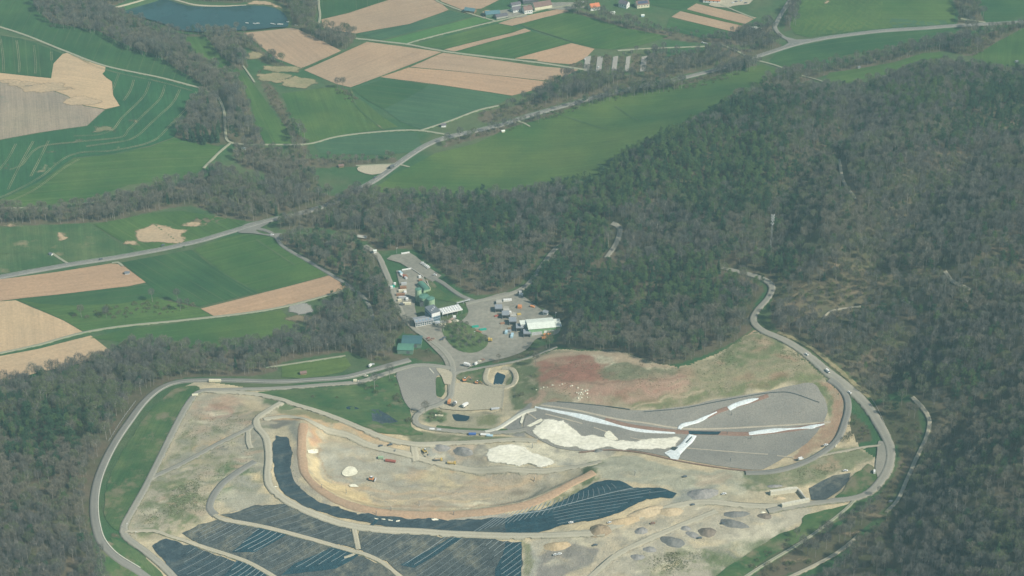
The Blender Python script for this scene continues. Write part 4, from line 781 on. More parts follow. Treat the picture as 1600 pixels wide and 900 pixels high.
ribbon('landfill_track', [(538,873),(552,868),(562,862)], 2.5, M['track'], 6, jit=0.5)
ribbon('haul_road', [(890,836),(940,830),(985,812),(1040,795),(1100,785),(1160,790),(1220,792),(1260,788)], 9, M['haul'], 2, jit=2.5)
ribbon('wheel_ruts', [(920,905),(960,870),(1010,845),(1080,815),(1120,800)], 7, M['haul'], 2, jit=2)
# the sealed slopes: black membrane sheets with ballast ropes
def membrane(poly, mat, layer, label, rowsv, ropes=(), pitch=None, patches=(), kerb=True):
    o = drape('membrane_cover', poly, M[mat], layer, step=5, rough=2.6, rows=rowsv, kind=None); o.name = 'membrane_cover'
    tag(o, label, 'membrane cover')
    W = wpoly(poly); q = wpoly(rowsv); d = q[1] - q[0]; d /= np.linalg.norm(d); n = np.array([-d[1], d[0]])
    for pp, mm in patches: drape('membrane_panel', pp, M[mm], layer + 1, step=5, rough=0.5, rows=rowsv, kind=None, parent=o)
    for rp, pt, mt, wd_ in ropes:
        Wr = wpoly(rp); c = Wr @ n; a = Wr @ d
        for cc in np.arange(c.min() + pt * 0.5, c.max(), pt):
            ts = np.arange(a.min(), a.max(), 1.5); X = d[0] * ts + n[0] * cc; Y = d[1] * ts + n[1] * cc
            ii = np.where(inside(Wr, X, Y))[0]
            if len(ii) < 6: continue
            for seg in np.split(ii, np.where(np.diff(ii) > 1)[0] + 1):
                if len(seg) < 6: continue
                pts = np.c_[X[seg], Y[seg]]; pts = pts + n * (vnoise(pts[:, 0], pts[:, 1], 30, 61, 2) * 1.2)[:, None]
                ribbon('ballast_rope', pts[::5] if len(pts) > 12 else pts[[0, -1]], wd_, M[mt], layer + 1.6, world_in=True, segs=2, kind=None, parent=o, blk=False, bump=0.12, jit=0.05, step=5)
    return o
membrane([(284,835),(312,822),(340,813),(400,824),(480,844),(552,865),(575,872),(602,887),(630,907),(650,925),(440,925),(405,888),(370,871),(310,851)], 'mem_old', 3, "weathered black membrane slope between the two pale tracks", [(430,825),(362,864)],
   ropes=[([(290,836),(340,815),(380,822),(330,850)], 4.5, 'seam', 0.4), ([(402,826),(448,836),(398,864),(362,864)], 4.2, 'rope', 0.45), ([(380,822),(402,826),(362,864),(335,853)], 6, 'seam', 0.3), ([(515,856),(560,868),(510,885),(445,893)], 4.5, 'rope', 0.3), ([(450,840),(515,856),(440,895),(380,868)], 6, 'seam', 0.25)],
   patches=[([(404,826),(448,836),(400,864),(362,864)], 'mem_new'), ([(518,857),(562,868),(525,890),(440,900),(460,882)], 'mem_new')])
membrane([(239,855),(248,846),(258,842),(300,854),(366,877),(420,908),(430,925),(300,925),(262,885),(248,870)], 'mem_dark', 3, "dark membrane slope beside the inner road at the bottom left", [(370,870),(310,905)],
   ropes=[([(375,872),(418,895),(400,925),(330,925)], 4.4, 'rope', 0.4), ([(300,856),(375,874),(330,920),(270,895)], 7, 'seam', 0.35)], patches=[([(372,874),(418,896),(410,920),(335,918)], 'mem_new')])
membrane([(562,828),(640,834),(700,840),(760,844),(815,847),(816,870),(815,925),(655,925),(630,900),(600,877),(564,860)], 'mem_old', 3, "large weathered membrane slope below the haul road", [(720,838),(620,905)],
   ropes=[([(700,836),(725,841),(640,890),(620,885)], 5.5, 'rope', 0.35), ([(752,845),(815,848),(815,925),(770,925),(775,880)], 5.0, 'rope', 0.4), ([(725,842),(760,850),(770,925),(640,925),(640,892)], 6, 'seam', 0.3), ([(565,830),(700,840),(620,890),(566,858)], 6, 'seam', 0.22)],
   patches=[([(705,841),(722,842),(648,889),(625,884)], 'mem_new'), ([(790,850),(815,848),(815,925),(772,925),(774,890),(785,870)], 'mem_new')])
membrane([(366,800),(400,790),(440,789),(470,800),(508,812),(545,826),(556,858),(480,840),(400,820),(345,807)], 'mem_old', 3, "upper weathered membrane slope north of the pale middle track", [(500,812),(440,832)], ropes=[([(350,800),(440,788),(550,830),(552,860),(480,840)], 7, 'seam', 0.25)])
membrane([(430,681),(447,683),(456,700),(455,725),(457,748),(468,766),(500,786),(560,803),(640,812),(760,812),(790,812),(790,836),(760,834),(690,830),(600,824),(540,812),(480,794),(444,772),(428,745),(427,710)], 'mem_dark', 3, "narrow dark membrane strip curving around the outer foot of the orange bund", [(600,806),(560,820)],
   patches=[([(588,812),(594,811),(585,822),(578,822)], 'mem_new')])
membrane([(790,812),(830,801),(862,792),(900,772),(930,756),(945,751),(970,753),(990,763),(1030,763),(1056,772),(1050,778),(1012,780),(980,796),(942,812),(880,820),(856,830),(830,836),(790,836)], 'mem_new', 3, "curved blue black membrane slope with pale ropes in the centre", [(900,790),(990,775)],
   ropes=[([(860,800),(985,765),(1045,768),(1000,780),(940,810),(870,820)], 4.4, 'seam', 0.5)])
for k_ in range(26):                                                    # fanning ropes on the upper and western parts of that slope
    t_ = k_ / 25; a_ = (935 - 160 * t_ + 20 * (1 - t_), 757 + 52 * t_); b_ = (a_[0] - 22 - 14 * t_ + 30 * (1 - t_), a_[1] + 20 + 4 * t_)
    b_ = (min(b_[0], 1000), b_[1] if t_ > 0.45 else a_[1] + 8 + 26 * t_)
    o_ = ribbon('ballast_rope', [a_, ((a_[0] + b_[0]) / 2 + 1, (a_[1] + b_[1]) / 2), b_], 0.45, M['rope' if k_ > 12 else 'seam'], 5, segs=1, kind=None, blk=False, step=5, bump=0.1, parent=[x for x in COL.objects if x.name.startswith('membrane_cover')][-1])
ribbon('ballast_rope', [(802,806),(850,799),(900,786),(945,774),(990,764)], 0.9, M['rope'], 5.5, segs=1, kind=None, blk=False, step=5, bump=0.1, parent=[x for x in COL.objects if x.name.startswith('membrane_cover')][-1])
for P_, lb in ((POND_C, "black lined pond on the green slope"), (POND_E, "dark lined basin beside the concrete walls")):
    o = drape('membrane_basin', P_, M['mem_old' if P_ is POND_E else 'mem_dark'], 3, step=4, kind=None); tag(o, lb, 'lined basin')
for a in [(588,812,4,1.2),(600,813,3,1),(610,814,3,1),(622,815,4,1),(430,762,4,.8),(680,815,6,1.5)]: blob('sand_spread', *a, M['pale_sand'], 4.5)
# water
def lowz(P): W = wpoly(P); return float(h(W[:, 0].mean(), W[:, 1].mean()))
for nm, P_, lb in (('lake', LAKE, "blue green lake at the upper left"), ('pond', POND_A, "small square retention pond"), ('pond', POND_B, "narrow dark retention pond with a white cover")):
    W = wpoly(P_); W = W + (W - W.mean(0)) * (0.02 if nm == 'lake' else 0.12)
    drape(nm, W, M['lake' if nm == 'lake' else 'pond'], 0, True, 8, world_in=True, flat=lowz(P_) + (2.4 if nm == 'lake' else 1.3), label=lb)
drape('pond', POND_D, M['pond'], 2, True, 4)
drape('beach', [(380,11),(388,4),(400,0),(415,1),(430,5),(443,13),(453,25),(452,32),(446,28),(438,18),(420,12),(400,10)], M['sand_patch'], 4, True, 5)
ribbon('shore_path', [(160,17),(185,11),(215,3),(250,-6),(280,2),(305,8),(345,10),(385,9)], 3.0, M['gravel_beige'], 4)

def litter_mesh(name, polys, n_, lo, hi, mat, label, tuft=False, seed=1):
    r = np.random.default_rng(seed); V = []; F = []
    Ws = [wpoly(p) for p in polys]; per = n_ // len(Ws)
    for W in Ws:
        x = r.uniform(W[:, 0].min(), W[:, 0].max(), per * 3); y = r.uniform(W[:, 1].min(), W[:, 1].max(), per * 3); k_ = inside(W, x, y) & (vnoise(x, y, 22, 77, 3) + r.normal(size=x.size) * .25 - .5 * np.exp(-dist_poly(W, x, y) / 9) > .02); x = x[k_][:per]; y = y[k_][:per]; z = h(x, y) + .35
        for a, b_, c_ in zip(x, y, z):
            s = r.uniform(lo, hi); k0 = len(V)
            if tuft:
                for j in range(5): t = r.uniform(0, 6.28); d = s * .5; V += [(a + math.cos(t) * d - .2 * s, b_ + math.sin(t) * d, c_), (a + math.cos(t) * d + .2 * s, b_ + math.sin(t) * d, c_), (a + math.cos(t) * d * 1.6, b_ + math.sin(t) * d * 1.6, c_ + s * .8)]; F.append((k0 + 3 * j, k0 + 3 * j + 1, k0 + 3 * j + 2))
            else:
                q = [(a + math.cos(t) * s * r.uniform(.4, .6), b_ + math.sin(t) * s * r.uniform(.4, .6), c_ - .1) for t in (0, 1.57, 3.14, 4.71)]; V += q + [(a, b_, c_ + s * .5)]
                for j in range(4): F.append((k0 + j, k0 + (j + 1) % 4, k0 + 4))
    o = link(bpy.data.objects.new(name, mesh_from(name, np.array(V), np.array(F, np.int32), [mat]))); o["kind"] = "stuff"; o["label"] = label
PL_ = [(300,640),(410,650),(400,760),(340,800),(215,825),(260,730)]; GP_ = [(840,850),(960,820),(1100,790),(1240,800),(1150,870),(1000,900),(850,905)]; RS_ = [(845,565),(960,560),(1180,525),(1280,590),(1060,630),(900,630),(845,610)]
litter_mesh('weed_tufts', [PL_, [(220,790),(310,740),(330,800),(215,828)], RS_, [(1100,560),(1180,522),(1260,560),(1120,600)], [(1000,865),(1100,862),(1080,900),(1000,900)], [(1200,745),(1340,705),(1300,740),(1210,768)]], 6500, .4, .9, M['tuft'], "scattered weed tufts on the bare landfill soil", True)
litter_mesh('pale_rubble', [PL_, GP_, [(490,690),(640,700),(880,750),(780,785),(600,790),(500,750)], [(690,692),(745,693),(740,715),(700,715)]], 1700, .3, .9, M['gravel_beige'], "pale rubble strewn over the landfill", False, 2)
litter_mesh('dark_rubble', [PL_, GP_, [(490,690),(640,700),(880,750),(780,785),(600,790),(500,750)]], 2200, .4, 1.2, M['gravel_grey'], "dark stones strewn over the landfill", False, 3)
litter_mesh('slope_weeds', [[(366,800),(440,790),(545,826),(550,855),(400,820)], [(562,828),(815,847),(815,905),(650,905)], [(400,824),(552,865),(440,895),(340,840)], [(430,690),(455,700),(470,765),(560,805),(600,822),(480,792)], [(402,618),(560,604),(640,650),(620,675),(520,645)]], 4500, .4, 1.0, M['bud'], "small weeds growing through the covered slopes", True, 4)
# ------------------------------------------------------------ the wide ground sheet
WOODF = np.zeros(GX.shape)
# ------------------------------------------------------------ woods: where the trees stand
WOODS = [
 ([(52,6),(90,-25),(165,-25),(168,18),(190,26),(215,34),(240,46),(262,54),(284,66),(303,92),(328,106),(368,122),(388,160),(398,200),(412,224),(356,222),(352,190),(348,160),(336,148),(320,142),(300,127),(250,96),(215,86),(180,70),(150,54),(115,48),(82,42)], 1),
 ([(318,150),(336,152),(347,170),(350,200),(355,226),(310,226),(276,218),(275,205),(288,185),(303,160)], 1),
 ([(-90,337),(20,335),(60,334),(110,326),(150,318),(210,308),(255,294),(290,288),(320,278),(345,266),(380,284),(430,285),(470,300),(520,306),(560,306),(545,314),(500,328),(430,338),(400,346),(350,340),(300,322),(240,330),(180,345),(100,350),(0,354),(-90,358)], 1),
 ([(365,234),(392,229),(418,232),(440,240),(474,262),(500,290),(470,300),(430,285),(410,268),(385,264),(368,252)], 1),
 ([(440,248),(490,248),(560,250),(618,247),(625,253),(600,258),(540,261),(480,263),(450,262)], 0.9),
 ([(436,358),(445,342),(520,324),(560,308),(640,310),(700,308),(800,310),(880,298),(935,282),(985,248),(1050,212),(1100,192),(1140,168),(1180,154),(1215,145),(1262,142),(1292,147),(1330,140),(1380,129),(1430,112),(1480,103),(1520,112),(1570,120),(1760,120),(1760,440),(1560,470),(1300,520),(1215,515),(1205,470),(1208,447),(1190,432),(1130,418),(1180,440),(1195,450),(1175,485),(1176,512),(1160,527),(1102,555),(1045,571),(1010,564),(960,549),(885,545),(868,538),(878,505),(850,485),(822,464),(838,444),(874,388),(846,402),(822,434),(800,452),(745,462),(715,448),(692,426),(666,408),(648,390),(610,391),(590,393),(575,378),(555,370),(500,356)], 1),
 ([(1215,515),(1300,520),(1560,470),(1760,440),(1760,960),(1250,960),(1300,900),(1345,846),(1390,806),(1432,745),(1450,700),(1452,660),(1430,630),(1400,612),(1366,628),(1334,592),(1294,558),(1250,533)], 1),
 ([(1366,634),(1420,628),(1440,660),(1434,700),(1412,745),(1385,790),(1338,835),(1300,866),(1245,895),(1180,900),(1250,850),(1300,828),(1345,800),(1375,772),(1402,732),(1402,702)], 0.85),
 ([(436,374),(500,372),(560,380),(586,398),(602,440),(616,478),(636,508),(652,524),(630,520),(618,532),(618,553),(650,557),(686,561),(690,568),(640,560),(600,571),(572,560),(545,550),(440,566),(430,580),(390,588),(300,590),(255,600),(210,640),(165,710),(141,790),(148,850),(165,900),(150,960),(-90,960),(-90,612),(0,604),(60,594),(110,580),(172,562),(190,547),(230,545),(330,549),(430,537),(478,514),(482,499),(545,462),(575,486),(580,510),(588,505),(566,458),(524,428),(482,404),(442,382)], 1),
 ([(745,184),(800,168),(850,145),(875,130),(912,114),(1020,116),(1045,88),(1090,82),(1120,74),(1170,77),(1205,64),(1222,73),(1200,82),(1160,93),(1100,110),(1000,132),(900,156),(820,179),(770,193)], 0.85),
 ([(690,232),(745,217),(800,204),(850,190),(930,166),(1000,151),(1080,139),(1150,120),(1190,106),(1160,99),(1080,124),(1000,138),(900,163),(800,194),(700,219)], 1),
 ([(888,22),(920,28),(960,40),(1010,55),(1060,64),(1110,68),(1170,70),(1205,62),(1205,52),(1160,52),(1110,60),(1050,50),(990,40),(940,28),(905,16)], 0.9),
 ([(1478,-25),(1520,-25),(1528,10),(1538,38),(1512,50),(1494,42),(1498,20)], 0.9), ([(1236,-20),(1250,-20),(1246,20),(1240,45),(1226,50),(1228,25)], 0.7), ([(1200,40),(1208,40),(1205,58),(1190,66),(1150,60)], 0.7),
 ([(1196,124),(1240,114),(1300,103),(1340,95),(1400,85),(1440,76),(1500,64),(1540,52),(1580,42),(1640,34),(1565,62),(1520,88),(1480,80),(1430,88),(1390,99),(1340,109),(1290,118),(1240,132),(1190,138)], 1),
 ([(170,-30),(480,-30),(495,-10),(494,44),(530,52),(556,54),(540,78),(520,75),(490,60),(466,45),(456,42),(456,22),(443,8),(415,-5),(385,4),(345,4),(300,0),(260,-10),(200,0),(170,10)], 0.95),
 ([(322,54),(350,52),(378,54),(395,68),(430,94),(465,109),(468,114),(440,107),(408,96),(388,74),(374,78),(388,106),(370,112),(345,90),(325,64)], 0.9),
 ([(260,52),(330,54),(378,50),(378,56),(322,58),(285,58)], 0.8),
 ([(1326,642),(1344,655),(1362,688),(1320,692),(1322,665)], 0.8), (ISL, 0.9),
 ([(403,112),(420,128),(436,150),(448,175),(462,200),(476,222),(470,228),(455,212),(440,190),(425,165),(410,135)], 0.8), ([(452,212),(476,212),(480,235),(470,262),(455,255)], 0.8),
 ([(522,136),(532,136),(566,160),(556,163),(530,150)], 0.8), ([(655,176),(700,196),(745,178),(800,166),(790,174),(745,184),(700,204)][2:5] + [(800,172),(760,184)], 0.9),
 ([(640,548),(655,545),(690,556),(696,566),(670,566),(650,562)], 0.8), ([(776,556),(800,552),(830,546),(868,534),(872,540),(840,552),(800,563),(770,568)], 0.6),
 ([(884,105),(908,98),(914,110),(896,110)], 0.8), ([(924,88),(934,86),(930,112),(922,112)], 1), ([(944,86),(956,86),(952,116),(942,116)], 1), ([(968,88),(976,88),(974,118),(964,118)], 1), ([(988,84),(1000,84),(996,118),(986,118)], 1), ([(1014,84),(1040,82),(1030,118),(1008,118)], 1),
 ([(112,492),(150,486),(200,478),(260,470),(300,474),(308,482),(260,492),(200,497),(150,500),(120,500)], 0.7),
 ([(596,592),(612,589),(621,600),(627,622),(640,640),(642,668),(630,664),(628,640),(616,622),(612,602)], 0.55), ([(560,612),(610,600),(628,640),(620,660),(600,640)], 0.13), ([(440,618),(560,612),(600,650),(560,655),(500,640)], 0.05), ([(800,566),(836,560),(834,612),(812,634),(806,600)], 0.22), ([(662,650),(680,642),(694,650),(688,662),(666,660)], 0.6),
 ([(1160,868),(1215,842),(1260,828),(1290,830),(1240,856),(1190,885),(1150,905)], 0.5),
]
SHRUBBY = [((610,620),(45,45)),((520,630),(90,30)),((820,595),(25,45)),((678,652),(20,14)),((655,560),(40,10)),((630,562),(20,10)),((210,484),(110,18)),((1180,868),(90,35)),((1290,462),(110,40)),((1390,432),(120,26)),((690,200),(80,30)),((1000,72),(60,8)),((1392,735),(40,110)),((1560,85),(60,30)),((545,150),(30,20)),((1343,672),(30,30)),((270,600),(0,0)),((820,560),(60,15)),((960,100),(70,22)),((430,165),(40,60)),((870,178),(130,10)),((1100,128),(130,12)),((740,200),(60,20))]
PINES = [((1090,265),(150,75),.72,1),((1160,190),(120,35),.5,0),((960,300),(90,45),.7,1),((930,370),(50,50),.6,1),((740,365),(90,45),.62,0),((660,350),(60,30),.3,0),((520,430),(70,55),.5,0),((610,430),(30,40),.6,0),((920,470),(90,45),.7,0),((1060,450),(100,45),.65,1),((860,440),(40,50),.55,0),((1560,175),(90,50),.5,0),((1440,160),(80,30),.35,1),((1215,430),(45,30),.6,0),((60,690),(80,45),.5,0),((320,222),(45,8),.9,0),((1420,490),(60,25),.35,0),((1330,300),(50,25),.2,0),((1480,235),(60,25),.25,0),((1500,620),(70,40),.25,0),((1560,700),(60,60),.2,0),((1560,400),(60,60),.25,0),((1100,340),(80,50),.25,0),((760,430),(60,25),.1,0)]
BUDS = [((1300,250),(90,40),.22),((1480,300),(60,50),.22),((1100,330),(80,40),.3),((1500,560),(70,50),.22),((1240,200),(60,30),.35),((1560,430),(50,30),.25),((560,330),(90,30),.2),((1400,540),(50,30),.3),((1470,740),(60,40),.2),((150,640),(80,40),.85),((700,350),(40,40),.2),((1180,330),(80,60),.25),((210,720),(30,30),.5),((730,530),(40,30),.5),((470,20),(50,60),.55),((1390,700),(40,60),.4),((850,470),(40,30),.5),((340,590),(120,20),.5),((930,140),(180,30),.4),((400,310),(80,30),.25),((1350,110),(120,18),.4),((1140,420),(70,30),.4),((560,575),(50,15),.4),((1580,850),(60,60),.3),((60,760),(40,60),.2),((640,560),(50,15),.6),((960,420),(50,30),.2)]
def falloff(px, py, c, r): return np.exp(-(((px - c[0]) / max(r[0], 1)) ** 2 + ((py - c[1]) / max(r[1], 1)) ** 2) * 1.1)
TX, TY, TZd = [], [], []
wmask = np.zeros(GX.shape)
for P_, dens in WOODS:
    W = wpoly(P_); W = catmull(W, 12, True); s = sub(W, 12); wmask[s] = np.maximum(wmask[s], inside(W, GX[s], GY[s]) * dens)
WOODF = wmask
SP = 6.9
ux = np.arange(X0 + 5, X1 - 5, SP); uy = np.arange(Y0 + 5, Y1 - 5, SP * 0.9)
UX, UY = np.meshgrid(ux, uy, indexing='ij'); UX = UX + (np.arange(len(uy)) % 2) * SP / 2
UX = (UX + rng.uniform(-2.4, 2.4, UX.shape)).ravel(); UY = (UY + rng.uniform(-2.2, 2.2, UY.shape)).ravel()
ix = np.round((UX - X0) / GS).astype(int); iy = np.round((UY - Y0) / GS).astype(int)
dn = wmask[ix, iy]; dn = np.where(dn > 0, dn * np.clip(1.0 + vnoise(UX, UY, 40, 71, 3) * 0.9, 0.3, 1), 0)
ok = (dn > rng.random(len(UX))) & ~BLOCK[ix, iy]
UX, UY = UX[ok], UY[ok]; UZ = h(UX, UY); PX, PY = to_px(UX, UY, UZ)
ok = (PX > -90) & (PX < 1690) & (PY > -40) & (PY < 985); UX, UY, UZ, PX, PY = (a[ok] for a in (UX, UY, UZ, PX, PY))
vn = vnoise(UX, UY, 35, 72, 2) * 0.35
pp = np.zeros(len(UX)); pl = np.zeros(len(UX))
for c, r, s, lt in PINES:
    f = falloff(PX, PY, c, r); pp = np.maximum(pp, f * s * 1.5); pl = np.where(f > pl, f * lt, pl)
pb = np.full(len(UX), 0.05)
for c, r, s in BUDS: pb = np.maximum(pb, falloff(PX, PY, c, r) * s * 1.2)
ps = np.full(len(UX), 0.03)
for c, r in SHRUBBY: ps = np.maximum(ps, falloff(PX, PY, c, r) * (.78 if 1280 < c[0] < 1395 and c[1] < 470 else 1.2))
q = rng.random(len(UX)); pp = np.clip(pp + vn * (pp > 0.12) + 0.05 + np.where(pp > .3, .12, 0), 0, 0.95); pb = np.clip(pb + vn * 0.3, 0, 0.9)
stand = vnoise(UX, UY, 110, 91, 3) + vnoise(UX, UY, 35, 92, 2) * .5; hst = vnoise(UX, UY, 70, 93, 3)
KIND = np.where(rng.random(len(UX)) < ps, 3, np.where(q < pp, 2, np.where(q < pp + pb, 1, 0)))
print("TREES", len(UX), np.bincount(KIND))

# ------------------------------------------------------------ tree forms
def tube(V, F, a, b, r0, r1, n=4):
    a = np.array(a, float); b = np.array(b, float); d = b - a; d /= np.linalg.norm(d); u = np.cross(d, (0.3, 0.9, 0.1)); u /= np.linalg.norm(u); w = np.cross(d, u); k = len(V)
    for p_, r_ in ((a, r0), (b, r1)):
        for i in range(n): t = 2 * math.pi * i / n; V.append(p_ + (u * math.cos(t) + w * math.sin(t)) * r_)
    for i in range(n): F.append((k + i, k + (i + 1) % n, k + n + (i + 1) % n, k + n + i))
def tri_cloud(P, D, L, Wd, r):
    """thin slivers: base points P, directions D, lengths L, widths Wd"""
    D = D / (np.linalg.norm(D, axis=1)[:, None] + 1e-9); s = np.cross(D, r.normal(size=D.shape)); s /= np.linalg.norm(s, axis=1)[:, None] + 1e-9
    V = np.stack([P - s * Wd[:, None] / 2, P + s * Wd[:, None] / 2, P + D * L[:, None]], 1).reshape(-1, 3); return V, np.arange(len(V)).reshape(-1, 3)
def form(kind, var):
    r = np.random.default_rng(kind * 100 + var); TV, TF = [], []
    if kind in (0, 1):
        H = r.uniform(16, 20); cr = r.uniform(4.6, 5.8); cb = H * r.uniform(0.38, 0.48); lean = r.uniform(-0.5, 0.5, 2)
        mid = (lean[0] * .4, lean[1] * .4, H * .5); tube(TV, TF, (0, 0, -0.8), mid, 0.27, 0.2, 5); tube(TV, TF, mid, (lean[0], lean[1], H * 0.9), 0.2, 0.05, 4)
        ends = []
        for i in range(12):
            z0 = r.uniform(cb * .85, H * .75); a = r.uniform(0, 6.28); rr = cr * r.uniform(.55, .9); e = (lean[0] + math.cos(a) * rr, lean[1] + math.sin(a) * rr, min(H * .97, z0 + r.uniform(2.5, 5))); tube(TV, TF, (lean[0] * z0 / H, lean[1] * z0 / H, z0), e, 0.11, 0.03, 3); ends.append(e)
        n = 900 if kind == 0 else 420
        cz = (cb + H) / 2; hz = (H - cb) / 2
        u = r.normal(size=(n, 3)); u /= np.linalg.norm(u, axis=1)[:, None]; rad = r.uniform(0.25, 1, n) ** 0.32; lump = 0.8 + 0.28 * np.sin(u[:, 0] * 4 + var) * np.cos(u[:, 1] * 5 + var * 2)
        P = u * rad[:, None] * lump[:, None] * np.array((cr, cr, hz)) * 0.88 + np.array((lean[0], lean[1], cz))
        D = u * np.array((1, 1, .6)) + np.array((0, 0, .75)) + r.normal(size=(n, 3)) * 0.35
        CV, CF = tri_cloud(P, D, r.uniform(1.0, 2.1, n), r.uniform(.10, .16, n), r); mats = [np.zeros(len(CF), int)]
        if kind == 1:
            m = 520; u = r.normal(size=(m, 3)); u /= np.linalg.norm(u, axis=1)[:, None]; P = u * (r.uniform(.3, 1, m) ** .45)[:, None] * np.array((cr, cr, hz)) + np.array((lean[0], lean[1], cz))
            V2, F2 = tri_cloud(P, r.normal(size=(m, 3)), r.uniform(.35, .7, m), r.uniform(.3, .6, m), r); CV = np.r_[CV, V2]; CF = np.r_[CF, F2 + len(CV) - len(V2)]; mats.append(np.ones(len(F2), int))
        cm = [[M['twig'], M['twig_violet'], M['twig_brown'], M['twig_green'], M['twig'], M['twig_brown']][var] if kind == 0 else M['twig'], M['bud']]; bm_ = M['bark']
    elif kind == 2 and var < 4:
        H = r.uniform(16, 20); cb = H * .5; tube(TV, TF, (0, 0, -.8), (0.2, 0, H * .55), .24, .17, 5); tube(TV, TF, (0.2, 0, H * .55), (0, .1, H * .93), .17, .05, 4)
        CVs, CFs, k = [], [], 0
        for c_ in range(21):
            t = r.random(); z = cb + (H - cb) * t; R_ = 4.0 * math.sqrt(max(.08, 1 - (t * 1.0) ** 2)) ; a = r.uniform(0, 6.28); q_ = R_ * r.uniform(.3, .85); c0 = np.array((math.cos(a) * q_, math.sin(a) * q_, z))
            tube(TV, TF, (0, 0, z - 1), c0, .06, .02, 3); m = 34; u = r.normal(size=(m, 3)); u /= np.linalg.norm(u, axis=1)[:, None]
            P = c0 + u * (r.uniform(.4, 1, m))[:, None] * np.array((1.7, 1.7, .9)); V2, F2 = tri_cloud(P, u + r.normal(size=(m, 3)) * .6 + (0, 0, .3), r.uniform(.5, 1.0, m), r.uniform(.3, .6, m), r); CVs.append(V2); CFs.append(F2 + k); k += len(V2)
        CV = np.concatenate(CVs); CF = np.concatenate(CFs); mats = [np.zeros(len(CF), int)]; cm = [M['needle_l'] if var in (1, 3) else M['needle']]; bm_ = M['bark_red']
    elif kind == 2:
        H = r.uniform(17, 21); tube(TV, TF, (0, 0, -.8), (0, 0, H * .95), .22, .04, 5); CVs, CFs, k = [], [], 0
        for j in range(20):
            t = j / 19; z = 1.5 + (H - 2) * t; R_ = 3.1 * (1 - t) ** .8 + .25; m = int(24 * (1 - t) + 8); a = r.uniform(0, 6.28, m); D = np.c_[np.cos(a), np.sin(a), r.uniform(-.5, -.1, m)]
            P = np.c_[np.cos(a) * R_ * .25, np.sin(a) * R_ * .25, np.full(m, z) + r.uniform(-.3, .3, m)]; V2, F2 = tri_cloud(P, D, R_ * r.uniform(.7, 1.05, m), r.uniform(.7, 1.2, m), r); CVs.append(V2); CFs.append(F2 + k); k += len(V2)
        CV = np.concatenate(CVs); CF = np.concatenate(CFs); mats = [np.zeros(len(CF), int)]; cm = [M['needle']]; bm_ = M['bark_red']
    else:
        H = r.uniform(3, 4.5); cr = r.uniform(1.8, 2.8)
        for i in range(5): a = r.uniform(0, 6.28); tube(TV, TF, (0, 0, -.4), (math.cos(a) * cr * .6, math.sin(a) * cr * .6, H * .7), .06, .02, 3)
        n = 240; u = r.normal(size=(n, 3)); u[:, 2] = np.abs(u[:, 2]); u /= np.linalg.norm(u, axis=1)[:, None]; P = u * (r.uniform(.2, 1, n) ** .5)[:, None] * np.array((cr, cr, H * .8)) + (0, 0, .3)
        CV, CF = tri_cloud(P, u + (0, 0, .4) + r.normal(size=(n, 3)) * .3, r.uniform(.5, 1.2, n), r.uniform(.12, .25, n), r); mats = [np.zeros(len(CF), int)]; cm = [M['bush'] if var != 1 else M['bud']]; bm_ = M['bark']
    return TV, TF, CV, CF, np.concatenate(mats), cm, bm_
KN = ['bare_tree', 'budding_tree', 'pine_tree', 'shrub']; NVAR = [6, 3, 5, 3]; FORMS = {}; PCOL = []
for kd in range(4):
    pc = bpy.data.collections.new(KN[kd] + '_forms'); PCOL.append(pc)
    for vr in range(NVAR[kd]):
        TV, TF, CV, CF, mi, cm, bm_ = form(kd, vr)
        tm = mesh_from('trunk', TV, TF, [bm_]); cmh = mesh_from('crown', CV, [tuple(map(int, f)) for f in CF], cm)
        cmh.polygons.foreach_set("material_index", mi.astype(np.int32))
        F2 = [tuple(f) for f in TF] + [tuple(int(i) + len(TV) for i in f) for f in CF]
        jm = mesh_from(KN[kd] + '_form', np.r_[np.array(TV), CV], F2, [bm_] + cm); jm.polygons.foreach_set("material_index", np.r_[np.zeros(len(TF), int), mi + 1].astype(np.int32))
        jo = bpy.data.objects.new(KN[kd] + '_form', jm); pc.objects.link(jo); FORMS[kd, vr] = (tm, cmh)
